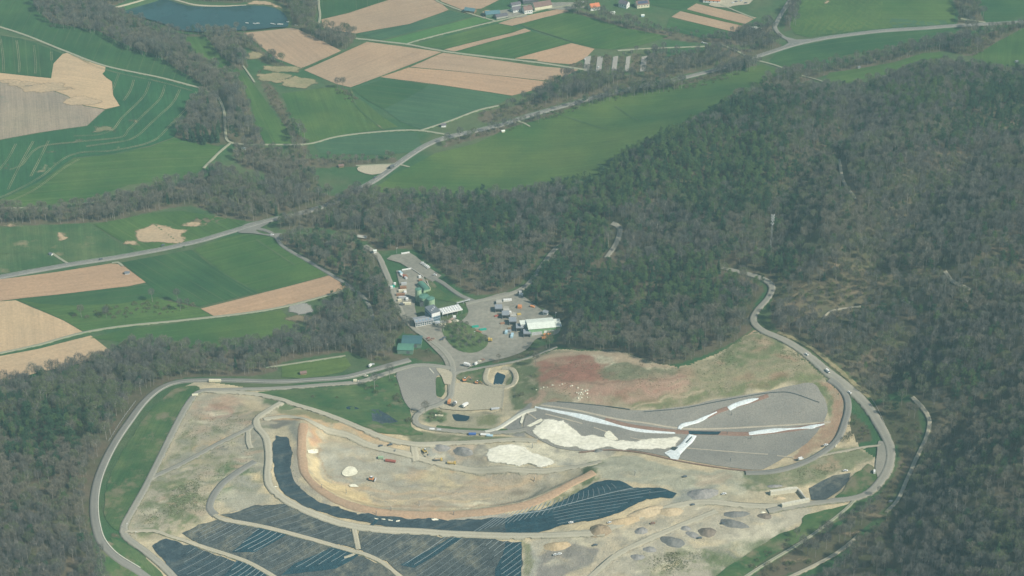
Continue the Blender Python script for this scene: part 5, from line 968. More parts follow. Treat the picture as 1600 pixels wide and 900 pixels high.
def stuff_trees(name, kd, sel, label):
    x, y = UX[sel], UY[sel]; n = len(x); me = bpy.data.meshes.new(name); me.vertices.add(n); me.vertices.foreach_set("co", np.c_[x, y, UZ[sel] + .2].astype(np.float32).ravel())
    for an, tp, arr in (("idx", 'INT', VAR[sel]), ("scl", 'FLOAT', SCL[sel]), ("rot", 'FLOAT', ROT[sel])):
        at = me.attributes.new(an, tp, 'POINT'); at.data.foreach_set("value", arr.astype(np.int32 if tp == 'INT' else np.float32))
    o = link(bpy.data.objects.new(name, me)); o["kind"] = "stuff"; o["label"] = label
    g = bpy.data.node_groups.new(name, 'GeometryNodeTree'); g.interface.new_socket(name="Geometry", in_out='INPUT', socket_type='NodeSocketGeometry'); g.interface.new_socket(name="Geometry", in_out='OUTPUT', socket_type='NodeSocketGeometry')
    N = g.nodes; gi = N.new("NodeGroupInput"); go = N.new("NodeGroupOutput"); ci = N.new("GeometryNodeCollectionInfo"); ci.inputs["Collection"].default_value = PCOL[kd]; ci.inputs["Separate Children"].default_value = True; ci.inputs["Reset Children"].default_value = True
    ip = N.new("GeometryNodeInstanceOnPoints"); ip.inputs["Pick Instance"].default_value = True
    def na(nm_, t_): a = N.new("GeometryNodeInputNamedAttribute"); a.data_type = t_; a.inputs["Name"].default_value = nm_; return a.outputs["Attribute"]
    cx = N.new("ShaderNodeCombineXYZ"); L = g.links.new; L(na("rot", 'FLOAT'), cx.inputs[2]); L(gi.outputs[0], ip.inputs["Points"]); L(ci.outputs[0], ip.inputs["Instance"]); L(na("idx", 'INT'), ip.inputs["Instance Index"]); L(cx.outputs[0], ip.inputs["Rotation"]); L(na("scl", 'FLOAT'), ip.inputs["Scale"]); L(ip.outputs[0], go.inputs[0])
    md = o.modifiers.new("trees", 'NODES'); md.node_group = g; return o
n = len(UX); VAR = np.zeros(n, int); SCL = rng.uniform(.68, 1.12, n) * (1 + hst * .32); ROT = rng.uniform(0, 6.28, n)
small = np.zeros(n)
for c, r in (((430,165),(40,60)),((960,100),(80,22)),((1000,60),(140,14)),((1290,470),(110,40)),((800,185),(120,14)),((540,255),(110,10)),((1380,740),(50,100)),((700,560),(80,14)),((725,530),(50,30))): small = np.maximum(small, falloff(PX, PY, c, r))
SCL *= (1 - 0.42 * np.clip(small * 1.3, 0, 1)); SCL = np.where(KIND == 3, SCL * 1.15 / (1 - .42 * np.clip(small * 1.3, 0, 1)) * rng.uniform(.6, 1.3, n), SCL)
for kd in range(4):
    v_ = rng.integers(0, NVAR[kd], n)
    if kd == 0: v_ = np.where(rng.random(n) < .72, np.where(stand < -.22, 1, np.where(stand < .02, np.where(v_ % 2, 0, 4), np.where(stand < .22, 3, np.where(v_ % 2, 2, 5)))), v_)
    if kd == 2: v_ = np.where(rng.random(n) < 0.12, 4, np.where(rng.random(n) < np.where(pl > .35, .7, .12), 1 + 2 * (v_ % 2), 2 * (v_ % 2))); v_ = np.where(falloff(PX, PY, (320,222), (50,8)) > .5, 4, v_)
    v_ = np.where((kd == 0) & (PX < 640) & (PY < 360) & (rng.random(n) < .5), 2, v_); VAR = np.where(KIND == kd, v_, VAR)
def region(px, py):
    if px < 300 and py > 560:
        rd = float(np.interp(py, [600, 640, 700, 760, 860, 915], [255, 212, 172, 150, 165, 215]))
        col = "beside the perimeter road" if px > rd - 30 else ("at the left edge" if px < 50 else "deep inside")
        if px >= 50 and px <= rd - 30: col = "deep inside, outer half" if px < 50 + (rd - 80) / 2 else "deep inside, road half"
        row = "topmost edge" if py < 615 else "top end" if py < 640 else "upper part" if py < 700 else "middle" if py < 770 else "lower part" if py < 840 else "bottom end"
        return col + ", " + row + " of the left wood"
    if px < 645 and py > 588: return "on the green slope under the haul road"
    if px < 640: return ("left end" if px < 400 else "right end") + " of the wood above the landfill's upper road"
    if px < 800 and py > 590: return "on the grass banks around the gravel yards"
    if px < 840 and 556 < py < 650: return "on the green bank right of the square pond"
    if px < 780: return "on the planted island" if py < 556 else "on the bank below the green sheds"
    if px < 1160: return ("left part" if px < 950 else "right part") + " of the wood above the red slope"
    if px < 1320 and py > 780: return ("left part" if px < 1230 else "right part") + " of the grassy bank, bottom right"
    if px < 1440 and py > 620: return "between perimeter road and dirt track, " + ("upper" if py < 690 else "middle" if py < 760 else "lower") + " part"
    if py > 700:
        col = "left side" if px < 1420 else "centre" if px < 1520 else "right edge"
        row = "upper" if py < 770 else "middle" if py < 840 else "lowest"
        return col + ", " + row + " part of the lower right wood"
    if 1195 < px < 1500 and 398 < py < 515: return ("left" if px < 1290 else "middle" if px < 1390 else "right") + (", far side" if py < 430 else ", centre" if py < 470 else ", near side") + " of the brown thicket above the bend"
    return ("left" if px < 1450 else "right") + " part of the slope wood right of the road"
LOOK = {0: "bare grey tree", 1: "young green tree", 2: "dark green pine tree", 3: "low twiggy shrub"}
for kd in range(4):
    a = np.where(KIND == kd)[0]; vis = a[(PX[a] > -4) & (PX[a] < 1604) & (PY[a] > 10) & (PY[a] < 912)]
    order = vis[np.argsort(UY[vis])]; pick = order[:300]
    for i in pick:
        vr = int(VAR[i]); tm, cmh = FORMS[kd, vr]; e = link(bpy.data.objects.new(KN[kd], None)); e.location = (UX[i], UY[i], UZ[i] + .2); e.rotation_euler[2] = ROT[i]; e.scale = (SCL[i],) * 3
        lk = LOOK[kd]
        if kd == 0 and vr % 3 == 2: lk = "bare brownish tree"
        if kd == 2 and vr in (1, 3): lk = "light green pine tree"
        if kd == 2 and vr == 4: lk = "dark cone-shaped spruce tree"
        rg = region(PX[i], PY[i]); lk = ("tall " if SCL[i] > .98 else "short " if SCL[i] < .82 else "middling ") + lk if kd < 3 else lk; tag(e, lk + " " + rg, "shrub" if kd == 3 else "tree", lk + "s " + rg)
        link(bpy.data.objects.new('trunk', tm), e); link(bpy.data.objects.new('crown', cmh), e)
    rest = np.setdiff1d(a, pick)
    stuff_trees(['bare_woodland', 'budding_woodland', 'pine_woodland', 'scrub'][kd], kd, rest, ["mass of bare grey and brown trees covering the hill and valley woods", "young green trees scattered through the far woods", "green pines massed on the hill beyond the landfill", "low scrub along field edges and clearings"][kd])

# ------------------------------------------------------------ the wide ground sheet
n1 = vnoise(GX, GY, 60, 51, 4); n2 = vnoise(GX, GY, 14, 52, 3)
GC = np.empty(GX.shape + (3,)); g1 = np.array((0.045, 0.11, 0.042)); g2 = np.array((0.1, 0.13, 0.06)); t = np.clip(.4 + n1 * 1.3 + n2 * .4, 0, 1)[..., None]; GC[:] = g1 * (1 - t) + g2 * t
lf = np.array((0.14, 0.115, 0.078)); lf2 = np.array((0.09, 0.095, 0.05)); t = np.clip(.5 + n2 * 1.2 + n1 * .6, 0, 1)[..., None]; wm = sst(WOODF * 1.2)[..., None]
GC = GC * (1 - wm) + (lf * t + lf2 * (1 - t)) * wm
GZ = HG + 0.25
ins = BLK_L & (dist_poly(LW, GX, GY) > 5)
GZ = np.where(ins, GZ - 2.5, GZ)
GO = grid_mesh('ground', GX, GY, GZ, GC, np.ones(GX.shape, bool), M['ground']); GO["kind"] = "structure"
# outer terrain to the horizon: rings stitched to the edge of the ground sheet
edge = np.r_[np.c_[GX[:, 0], GY[:, 0]], np.c_[GX[-1, 1:], GY[-1, 1:]], np.c_[GX[-2::-1, -1], GY[-2::-1, -1]], np.c_[GX[0, -2:0:-1], GY[0, -2:0:-1]]][::6]
ez = h(edge[:, 0], edge[:, 1]) + 0.25; c0 = np.array((0, 2230.)); ne = len(edge); V = []; F = []; rr = [1.0, 1.1, 1.3, 1.7, 2.4, 3.6, 5.4]
for j, k_ in enumerate(rr):
    p_ = c0 + (edge - c0) * k_; f_ = max(0, 1 - (k_ - 1) / 1.4); z_ = ez * f_ + 20 * (1 - f_) + vnoise(p_[:, 0], p_[:, 1], 900, 81, 2) * 40 * (1 - f_); z_[:] = np.maximum(z_, -6) if j else ez - .3
    V.append(np.c_[p_, z_])
V = np.concatenate(V)
for j in range(len(rr) - 1):
    for i in range(ne): F.append((j * ne + i, j * ne + (i + 1) % ne, (j + 1) * ne + (i + 1) % ne, (j + 1) * ne + i))
k = NT('far_fields', .95, .1); v = k.coord(); vo = k.n("ShaderNodeTexVoronoi", feature='F1'); vo.inputs["Scale"].default_value = 0.006; k.l(v, vo.inputs["Vector"]); sp = k.n("ShaderNodeSeparateColor"); k.l(vo.outputs["Color"], sp.inputs[0])
c = k.mix(k.rng(sp.outputs[0], .45, .5), (0.045, 0.11, 0.042), (0.12, 0.11, 0.08)); c = k.mix(k.rng(sp.outputs[1], .75, .78), c, (0.38, 0.28, 0.19)); M['far'] = k.done(c)
o = link(bpy.data.objects.new('far_ground', mesh_from('far_ground', V, F, [M['far']], True))); o["kind"] = "structure"

# ------------------------------------------------------------ haze
HZ = 5.5
hb = bmesh.new(); bmesh.ops.create_cube(hb, size=1); me = bpy.data.meshes.new('haze'); hb.to_mesh(me); hb.free()
k = NT('haze'); k.t.nodes.remove(k.b); pv = k.n("ShaderNodeVolumePrincipled"); pv.inputs["Density"].default_value = HAZE_D; pv.inputs["Color"].default_value = HAZE_C; pv.inputs["Anisotropy"].default_value = 0.0
out = [n_ for n_ in k.t.nodes if n_.type == 'OUTPUT_MATERIAL'][0]; k.l(pv.outputs[0], out.inputs["Volume"]); me.materials.append(k.m)
o = link(bpy.data.objects.new('haze', me)); o["kind"] = "stuff"; o["label"] = "thin bluish haze over the valley"
zb = min(float(V[:, 2].min()), float(GZ.min())) - 1.0; zt = CAMH + 60; o.scale = (1080 * 5.4 * 2 + 200, 1030 * 5.4 * 2 + 200, zt - zb); o.location = (0, 2230, (zt + zb) / 2)
# ------------------------------------------------------------ things: builders
class MB:
    def __init__(s): s.V = []; s.F = []
    def box(s, x0, x1, y0, y1, z0, z1, taper=0.0, bev=0.0):
        k = len(s.V); t = taper
        if bev and min(x1 - x0, y1 - y0) > 2.2 * bev:
            b = bev; ring = lambda z, i: [(x0 + b + i, y0 + i, z), (x1 - b - i, y0 + i, z), (x1 - i, y0 + b + i, z), (x1 - i, y1 - b - i, z), (x1 - b - i, y1 - i, z), (x0 + b + i, y1 - i, z), (x0 + i, y1 - b - i, z), (x0 + i, y0 + b + i, z)]
            s.V += ring(z0, 0) + ring(z1, t)
            for i in range(8): s.F.append((k + i, k + (i + 1) % 8, k + 8 + (i + 1) % 8, k + 8 + i))
            s.F.append(tuple(k + 8 + i for i in range(8))); s.F.append(tuple(k + 7 - i for i in range(8))); return s
        s.V += [(x0, y0, z0), (x1, y0, z0), (x1, y1, z0), (x0, y1, z0), (x0 + t, y0 + t, z1), (x1 - t, y0 + t, z1), (x1 - t, y1 - t, z1), (x0 + t, y1 - t, z1)]
        for f in ((3, 2, 1, 0), (4, 5, 6, 7), (0, 1, 5, 4), (1, 2, 6, 5), (2, 3, 7, 6), (3, 0, 4, 7)): s.F.append(tuple(k + i for i in f))
        return s
    def cyl(s, x, y, z0, z1, r0, r1=None, n=16, cap=True):
        r1 = r0 if r1 is None else r1; k = len(s.V)
        for z, r in ((z0, r0), (z1, r1)):
            for i in range(n): a = 2 * math.pi * i / n; s.V.append((x + r * math.cos(a), y + r * math.sin(a), z))
        for i in range(n): s.F.append((k + i, k + (i + 1) % n, k + n + (i + 1) % n, k + n + i))
        if cap: s.F.append(tuple(k + n + i for i in range(n))); s.F.append(tuple(k + n - 1 - i for i in range(n)))
        return s
    def wheel(s, x, y, z, r, w, n=12):       # axis along y
        k = len(s.V)
        for yy in (y - w / 2, y + w / 2):
            for i in range(n): a = 2 * math.pi * i / n; s.V.append((x + r * math.cos(a), yy, z + r * math.sin(a)))
        for i in range(n): s.F.append((k + i, k + n + i, k + n + (i + 1) % n, k + (i + 1) % n))
        s.F.append(tuple(k + i for i in range(n))); s.F.append(tuple(k + 2 * n - 1 - i for i in range(n))); return s
    def bar(s, a, b, r, n=4):
        tube(s.V, s.F, a, b, r, r, n); return s
    def gable(s, x0, x1, y0, y1, z, rise, over=0.5, th=0.25):     # ridge along x
        ym = (y0 + y1) / 2; sl = rise / ((y1 - y0) / 2); xa, xb = x0 - over, x1 + over
        for sgn, ye in ((-1, y0 - over), (1, y1 + over)):
            k = len(s.V); ze = z - sl * over
            for t in (0, th): s.V += [(xa, ye, ze + t), (xb, ye, ze + t), (xb, ym, z + rise + t), (xa, ym, z + rise + t)]
            for f in ((0, 1, 2, 3), (4, 5, 6, 7), (0, 1, 5, 4), (1, 2, 6, 5), (2, 3, 7, 6), (3, 0, 4, 7)):
                s.F.append(tuple(k + i for i in (f if sgn < 0 else f[::-1])))
        return s
    def prism(s, x0, x1, y0, y1, z0, z1, rise):   # walls with gable ends, ridge along x
        ym = (y0 + y1) / 2; k = len(s.V)
        s.V += [(x0, y0, z0), (x1, y0, z0), (x1, y1, z0), (x0, y1, z0), (x0, y0, z1), (x1, y0, z1), (x1, y1, z1), (x0, y1, z1), (x0, ym, z1 + rise), (x1, ym, z1 + rise)]
        for f in ((0, 1, 5, 4), (2, 3, 7, 6), (1, 2, 6, 9, 5), (3, 0, 4, 8, 7), (4, 5, 9, 8), (6, 7, 8, 9)): s.F.append(tuple(k + i for i in f))
        return s
    def build(s, name, mat, parent=None, smooth=False, label=None):
        me = mesh_from(name, s.V, s.F, [mat], smooth); o = link(bpy.data.objects.new(name, me), parent)
        if label: o["label"] = label
        return o
C = {}
def paint_m(nm, col, rough=.55, rib=None, var=.12): C[nm] = m_ribbed(nm, col, rib, rough, var) if rib else m_paint(nm, col, rough, .4, var)
for a in [("white_panel",(.78,.79,.76)),("cream",(.72,.68,.5)),("dark_grey",(.12,.13,.14)),("mid_grey",(.3,.32,.34)),("light_grey",(.5,.52,.52)),("blue_grey_panel",(.25,.36,.45)),("orange",(.62,.27,.11)),("red",(.36,.11,.08)),("yellow",(.58,.42,.12)),("turquoise",(.02,.36,.26)),("blue",(.06,.14,.4)),("pale_blue",(.42,.6,.68)),("brick_red",(.35,.1,.07)),("wood_brown",(.25,.17,.1)),("rubber",(.03,.03,.03)),("rust",(.32,.17,.1)),("concrete",(.42,.41,.36)),("concrete_pale",(.62,.6,.48)),("silver",(.55,.57,.58)),("black",(.02,.02,.022)),("skin_tone",(.5,.36,.26)),("tank_light",(.33,.47,.3)),("tank_dark",(.1,.23,.17))]: paint_m(*a)
for nm, col, p in [("roof_teal",(.06,.14,.15),1.0),("roof_green",(.1,.24,.17),1.0),("roof_white",(.72,.78,.7),1.0),("facade_green",(.22,.42,.22),.8),("roof_grey",(.16,.18,.2),.9),("roof_bay",(.27,.3,.33),.8),("wall_green",(.16,.26,.19),.8),("roof_blue",(.1,.2,.23),1.0),("roof_red",(.6,.2,.09),.5),("roof_brown",(.22,.14,.12),.5),("roof_slate",(.14,.13,.15),.5),("roof_pv",(.06,.08,.14),1.0),("white_rib",(.74,.75,.7),.5),("orange_rib",(.8,.32,.1),.5)]: paint_m(nm, col, .5, p)
k = NT('glass', .12, .6); C['glass'] = k.done((.05, .09, .12))
def thing(name, label, cat, px, py, rot=0, group=None, dz=0.0, wxy=None):
    x, y = wxy if wxy else w1(px, py); o = link(bpy.data.objects.new(name, None)); o.location = (x, y, float(h(x, y)) + dz); o.rotation_euler[2] = R(rot); tag(o, label, cat, group); return o
PAD = 0.9
def windows(par, n, x0, x1, y, z, w, hh, side='front', mat='glass', deep=.08):
    fr = None
    for i in range(n):
        c = x0 + (x1 - x0) * (i + .5) / n
        if fr is None:
            b = MB().box(-w/2, w/2, -deep, deep, 0, hh); f = MB().box(-w/2-.12, w/2+.12, -deep-.04, deep+.02, -.14, -.002); me = mesh_from('window', b.V, b.F, [C[mat]]); fe = mesh_from('window_sill', f.V, f.F, [C['light_grey']]); fr = (me, fe)
        o = link(bpy.data.objects.new('window', fr[0]), par); sl_ = link(bpy.data.objects.new('window_sill', fr[1]), o)
        if side == 'front': o.location = (c, y, z)
        elif side == 'back': o.location = (c, y, z); o.rotation_euler[2] = math.pi
        else: o.location = (y, c, z); o.rotation_euler[2] = math.pi / 2 if side == 'right' else -math.pi / 2
def hall(name, label, px, py, L, W, H, rise, rot, wall, roof, nwin=0, door=None, cat="building", dz=PAD, group=None, chimney=False, pv=False, wh=1.2):
    t = thing(name, label, cat, px, py, rot, group, dz)
    MB().prism(-L/2, L/2, -W/2, W/2, -2.5, H, rise - .05).build('wall', C[wall], t)
    rf = MB().gable(-L/2, L/2, -W/2, W/2, H, rise, .5).build('roof', C[roof], t)
    if chimney: MB().box(L*.15, L*.15+.9, .3, 1.1, H+rise*.4, H+rise+1).build('chimney', C['brick_red'], rf)
    if pv: 
        sl = rise / (W / 2)
        b = MB(); k_ = len(b.V); b.V += [(-L*.4, -W*.42, H+.5+sl*(W*.08)), (L*.4, -W*.42, H+.5+sl*(W*.08)), (L*.4, -W*.1, H+.5+sl*W*.4), (-L*.4, -W*.1, H+.5+sl*W*.4)]; b.F.append((0,1,2,3)); o = b.build('solar_array', C['roof_pv'], rf); md = o.modifiers.new('s','SOLIDIFY'); md.thickness = .12
    if nwin: windows(t, nwin, -L/2+.6, L/2-.6, -W/2, H*.42, min(1.4, L/nwin*.5), wh)
    if nwin: windows(t, 2, -W/2+.6, W/2-.6, L/2, H*.42, 1.1, wh, 'right')
    if door: MB().box(door-1.6, door+1.6, -W/2-.1, -W/2+.1, .0, min(H*.75, 4)).build('door', C['dark_grey'], t)
    return t
# ---- works yard and waste plant
hall('green_shed', "dark teal roofed metal shed behind the lighter green shed", 644, 538, 20, 15, 5.0, 0.9, -3, 'wall_green', 'roof_teal', 0, 4)
hall('green_shed', "light green roofed metal shed in front of the teal shed", 634, 549, 16, 12, 4.5, 0.8, -3, 'wall_green', 'roof_green', 0, 3)
def tank(px, py, r, H, label, dome=1.2):
    t = thing('storage_tank', label, 'tank', px, py, 0, None, PAD); MB().cyl(0, 0, -1, H, r, r, 28).build('shell', C['tank_light'], t, False); MB().cyl(0, 0, H+.002, H + dome, r * 1.03, r * .12, 28).build('roof', C['tank_dark'], t)
    b = MB()
    for i in range(14): a = 2*math.pi*i/14; b.bar((r*math.cos(a)*.97, r*math.sin(a)*.97, H+.2), (r*math.cos(a)*.97, r*math.sin(a)*.97, H+1.2), .05); a2 = 2*math.pi*(i+1)/14; b.bar((r*math.cos(a)*.97, r*math.sin(a)*.97, H+1.2), (r*math.cos(a2)*.97, r*math.sin(a2)*.97, H+1.2), .05)
    b.build('railing', C['tank_dark'], t); lb = MB()
    for s_ in (-.3, .3): lb.bar((r+.15, s_, 0), (r+.15, s_, H+1), .05)
    for i in range(int(H*2)): lb.bar((r+.15, -.3, .3+i*.5), (r+.15, .3, .3+i*.5), .03)
    lb.build('ladder', C['silver'], t); return t
tank(654, 470, 3.4, 14, "tall slim green tank, left one behind the two round tanks", .8); tank(663, 475, 5.4, 9, "wide pale green tank with a low domed roof, middle of the tank row", 1.1); tank(673, 478, 4.4, 8.6, "pale green round tank nearest the office building", 1.0)
t = thing('control_cabin', "small dark cabin between the pale green tanks and the yard", 'cabin', 659, 478, 0, None, PAD); MB().box(-1.9, 1.9, -2, 2, -1, 5.5).build('wall', C['dark_grey'], t); MB().box(-2.1, 2.1, -2.2, 2.2, 5.502, 5.8).build('roof', C['black'], t)
t = thing('domed_hall', "turquoise barrel roofed hall behind the green tanks", 'building', 662, 452, -62, None, PAD)
b = MB(); nn = 12; k = 0
for x_ in (-8, 8):
    for i in range(nn + 1): a = math.pi * i / nn; b.V.append((x_, -3.9 * math.cos(a), 2.5 + 3.0 * math.sin(a)))
for i in range(nn): b.F.append((i, i + 1, nn + 2 + i, nn + 1 + i))
b.F.append(tuple(range(nn + 1))); b.F.append(tuple(range(2 * nn + 1, nn, -1))); b.build('roof', C['tank_dark'], t, False); MB().box(-7.9, 7.9, -3.8, 3.8, -1, 2.498).build('wall', C['tank_light'], t)
o = MB().box(-7.5, 7.5, 4.3, 4.7, -.5, 4).build('side_wall', C['cream'], t)
t = thing('office_building', "blue grey two-storey office block with a flat dark roof", 'building', 681, 503, 30, None, PAD)
MB().box(-5.2, 5.2, -.4, 14.6, -1, 11.0).build('wall', C['blue_grey_panel'], t); MB().box(-5.5, 5.5, -.7, 14.9, 11.002, 11.5).build('roof', C['roof_grey'], t); MB().box(-5.0, 5.1, -.75, -.42, 6.6, 10.8).build('fascia', C['white_panel'], t)
windows(t, 4, -4.8, 4.8, -.45, 3.8, 1.7, 1.9); windows(t, 4, -4.8, 4.8, -.45, .8, 1.7, 1.9); windows(t, 5, 0.2, 14, -5.2, 6.0, 1.8, 1.6, 'left')
for i in range(3): MB().box(-3+i*2.6, -1.8+i*2.6, 4+i*2, 5.4+i*2, 11.5, 12.3).build('roof_vent', C['silver'], t)
t = thing('glazed_hall', "low glass fronted hall with white frames left of the office block", 'building', 661, 506, 19, None, PAD)
MB().box(-9.8, 9.8, -5.6, 5.6, -1, .6).build('plinth', C['concrete'], t); MB().box(-9.4, 9.4, -5.2, 5.2, .6, 5.0).build('glazing', C['glass'], t); MB().gable(-9.8, 9.8, -5.6, 5.6, 5.0, 1.2, .4).build('roof', C['mid_grey'], t)
for i in range(9): MB().box(-9.8+i*2.4, -9.45+i*2.4, -5.65, -5.3, .602, 4.98).build('frame_post', C['white_panel'], t)
for zz in (.62, 2.6, 4.65): MB().box(-9.7, 9.7, -5.72, -5.42, zz, zz+.28).build('frame_rail', C['white_panel'], t)
for i in range(5): MB().box(-8.6+i*3.6, -6.9+i*3.6, -4.6, -.8, 5.9, 6.05).build('skylight', C['blue_grey_panel'], t)
t = thing('market_canopy', "long white canopy with rows of roof lights beside the office block", 'canopy', 704, 491, 24, None, PAD)
MB().box(-11.5, 11.5, -5.5, 5.5, 5.4, 6.0).build('roof', C['light_grey'], t); MB().box(-11.7, 11.7, -5.85, -5.52, 4.7, 6.1).build('fascia', C['white_panel'], t)
for i in range(8):
    for j in range(3): MB().box(-10.8+i*2.8, -9.1+i*2.8, -4.6+j*3.3, -2.6+j*3.3, 6.002, 6.7, .35).build('roof_light', C['white_panel'], t)
for i in range(5):
    for yy in (-5.2, 5.2): MB().box(-11.2+i*5.5, -10.9+i*5.5, yy-.15, yy+.15, -1, 5.398).build('post', C['mid_grey'], t)
t = thing('low_annex', "low white annex wall in front of the office block", 'building', 688, 508, 12, None, PAD); MB().box(-5.8, 5.8, -2.2, 2.2, -1, 2.8).build('wall', C['cream'], t); MB().box(-6, 6, -2.4, 2.4, 2.802, 3.0).build('roof', C['light_grey'], t); windows(t, 3, -5, 5, -2.2, .8, 1.6, 1.1)
t = thing('footbridge', "thin pale walkway leading from the canopy to the road", 'footbridge', 724, 476, 28, None, PAD); MB().box(-8, 8, -.7, .7, 3.2, 3.5).build('deck', C['light_grey'], t)
for s_ in (-.7, .7): MB().bar((-8, s_, 4.4), (8, s_, 4.4), .07).bar((-8, s_, 3.5), (-8, s_, 4.4), .06).bar((8, s_, 3.5), (8, s_, 4.4), .06).bar((0, s_, 3.5), (0, s_, 4.4), .06).build('railing', C['light_grey'], t)
for xx in (-7.5, 0, 7.5): MB().box(xx-.2, xx+.2, -.2, .2, -2, 3.198).build('post', C['mid_grey'], t)
# piles of stuff beside the office
for i, (a, b_, lb, m_) in enumerate([(700,503,"beige rubble heap under the market canopy's left end",'sand_patch'),(712,501,"cream sand heap at the right end of the market canopy",'pale_sand'),(706,505,"reddish rubble heap between the two market heaps",'orange_soil')]):
    pass
def heap(px, py, rx, ry, hh, mat, label, cat="heap", seed=0, rot=0, group=None, name='gravel_heap', dz=.35, sharp=1.2, ridge=0.0):
    r = np.random.default_rng(seed + int(px * 3 + py)); t = thing(name, label, cat, px, py, rot, group, dz); V = [(0, 0, 0)]; rings = 9; ns = 26; V = []; F = []
    ph = r.uniform(0, 6.28, 4)
    for j in range(rings + 1):
        q_ = j / rings
        for i in range(ns):
            a = 2 * math.pi * i / ns; wob = 1 + .09 * math.sin(2 * a + ph[0]) + .07 * math.sin(3 * a + ph[1]) + .04 * math.sin(7 * a + ph[2]); x = rx * q_ * wob * math.cos(a); y = ry * q_ * wob * math.sin(a)
            zz = hh * (max(0, 1 - q_ ** sharp)) * (1 + .25 * float(vnoise(np.array([x]), np.array([y]), max(rx, ry) * .3, seed + 90, 4)[0]) * 1.6); V.append((x, y, zz - .5 * q_ ** 4))
    for j in range(rings):
        for i in range(ns): F.append((j * ns + i, (j + 1) * ns + i, (j + 1) * ns + (i + 1) % ns, j * ns + (i + 1) % ns))
    V = np.array(V); ce = math.cos(R(rot)); se = math.sin(R(rot)); X = t.location.x + V[:, 0] * ce - V[:, 1] * se; Y = t.location.y + V[:, 0] * se + V[:, 1] * ce
    V[:, 2] += h(X, Y) - h(t.location.x, t.location.y); me = mesh_from(name, V, F, [M[mat]], True)
    o = link(bpy.data.objects.new(name, me)); o.location = t.location; o.rotation_euler = t.rotation_euler
    for k_ in ("label", "category", "group"):
        if k_ in t: o[k_] = t[k_]
    bpy.data.objects.remove(t); return o
def kind_soil(nm, a, b): M[nm] = m_soil(nm, a, b, .12, .5, .9)
kind_soil('heap_dark', (.16,.165,.16), (.21,.21,.195)); kind_soil('heap_brown', (.17,.145,.12), (.22,.19,.155)); kind_soil('heap_orange', (.54,.42,.25), (.47,.37,.23)); kind_soil('heap_sand', (.55,.44,.28), (.47,.39,.26)); kind_soil('heap_grey', (.24,.24,.23), (.3,.29,.27)); kind_soil('heap_rubble', (.45,.38,.3), (.3,.22,.17))
kind_soil('heap_brown2', (.27,.21,.14), (.34,.27,.18))
heap(701, 503, 4, 3, 2, 'heap_rubble', "mixed beige rubble heap in front of the market canopy"); heap(713, 502, 4, 3, 2.2, 'pale_sand', "cream sand heap at the right end of the market canopy"); heap(707, 499, 4, 2.5, 2, 'heap_rubble', "brown rubble heap tucked under the market canopy")
for a in [(1051,847,12,7,3.2,'heap_dark',"large dark gravel heap nearest the bottom edge of the gravel yard",-18),(1105,832,9,6.5,3.2,'heap_brown',"brownish oval gravel heap in the middle of the gravel yard",-18),(1146,819,13,6,3.4,'heap_dark',"long dark gravel heap on the right of the gravel yard",-20),(1150,804,12,5,2.6,'heap_dark',"wide dark gravel heap behind the long dark heap",5),(1195,807,7,4.5,2.0,'heap_brown',"small rough grey heap at the far right of the gravel yard",0),
          (1071,826,5,4,1.8,'heap_grey',"small speckled grey heap between two larger gravel heaps",0),(1002,830,7,5,2.4,'heap_grey',"small grey heap left of the large dark gravel heap",0),(1015,859,7,4,1.6,'heap_grey',"low pale grey heap below the large dark gravel heap",0),(996,871,7,4,1.6,'heap_grey',"lowest grey heap close to the rough grass patch",0),(1082,836,8,4,1.2,'heap_grey',"flat pale grey spread heap beside the brownish heap",-30),
          (870,854,12,6,3.6,'heap_orange',"orange sand heap behind the big grey gravel pad",0),(937,829,12,9,4.5,'heap_brown2',"brown soil heap at the foot of the striped membrane slope",0),(1010,801,20,7,4.5,'heap_sand',"long yellowish sand heap along the membrane slope",15),(975,815,16,6,3.2,'heap_orange',"yellow orange sand heap spread below the long sand heap",12),(1048,800,13,6,3.5,'heap_sand',"tan sand heap at the right tip of the membrane slope",5),
          (1098,772,17,8,4.5,'heap_grey',"broad grey gravel mound on the pale plateau",12),(935,705,6,3,1.8,'heap_dark',"small dark gravel heap on the edge of the cream sand",0),(1210,760,8,3,1.2,'heap_grey',"pale grey heap left of the concrete storage walls",0),(724,706,12,5,4.0,'heap_grey',"blue grey gravel mound beside the yellow excavator",-25),(690,700,9,4,3,'heap_grey',"grey gravel mound behind the yellow excavator",0),(617,705,4,3,1,'heap_dark',"small dark scrap patch in the pit yard",0),
          (1217,779,6,3,1.8,'heap_sand',"beige sand heap inside the concrete storage bay",0),(1229,786,3.5,1.8,1.1,'heap_rubble',"reddish rubble heap inside the concrete storage bay",0),(548,737,8,4,1.4,'pale_sand',"white lime heap on the floor of the open pit",0),(1192,801,3,1.2,.8,'pale_sand',"pale little heap at the right edge of the gravel yard",0)]:
    heap(*a[:6], a[6], rot=a[7])
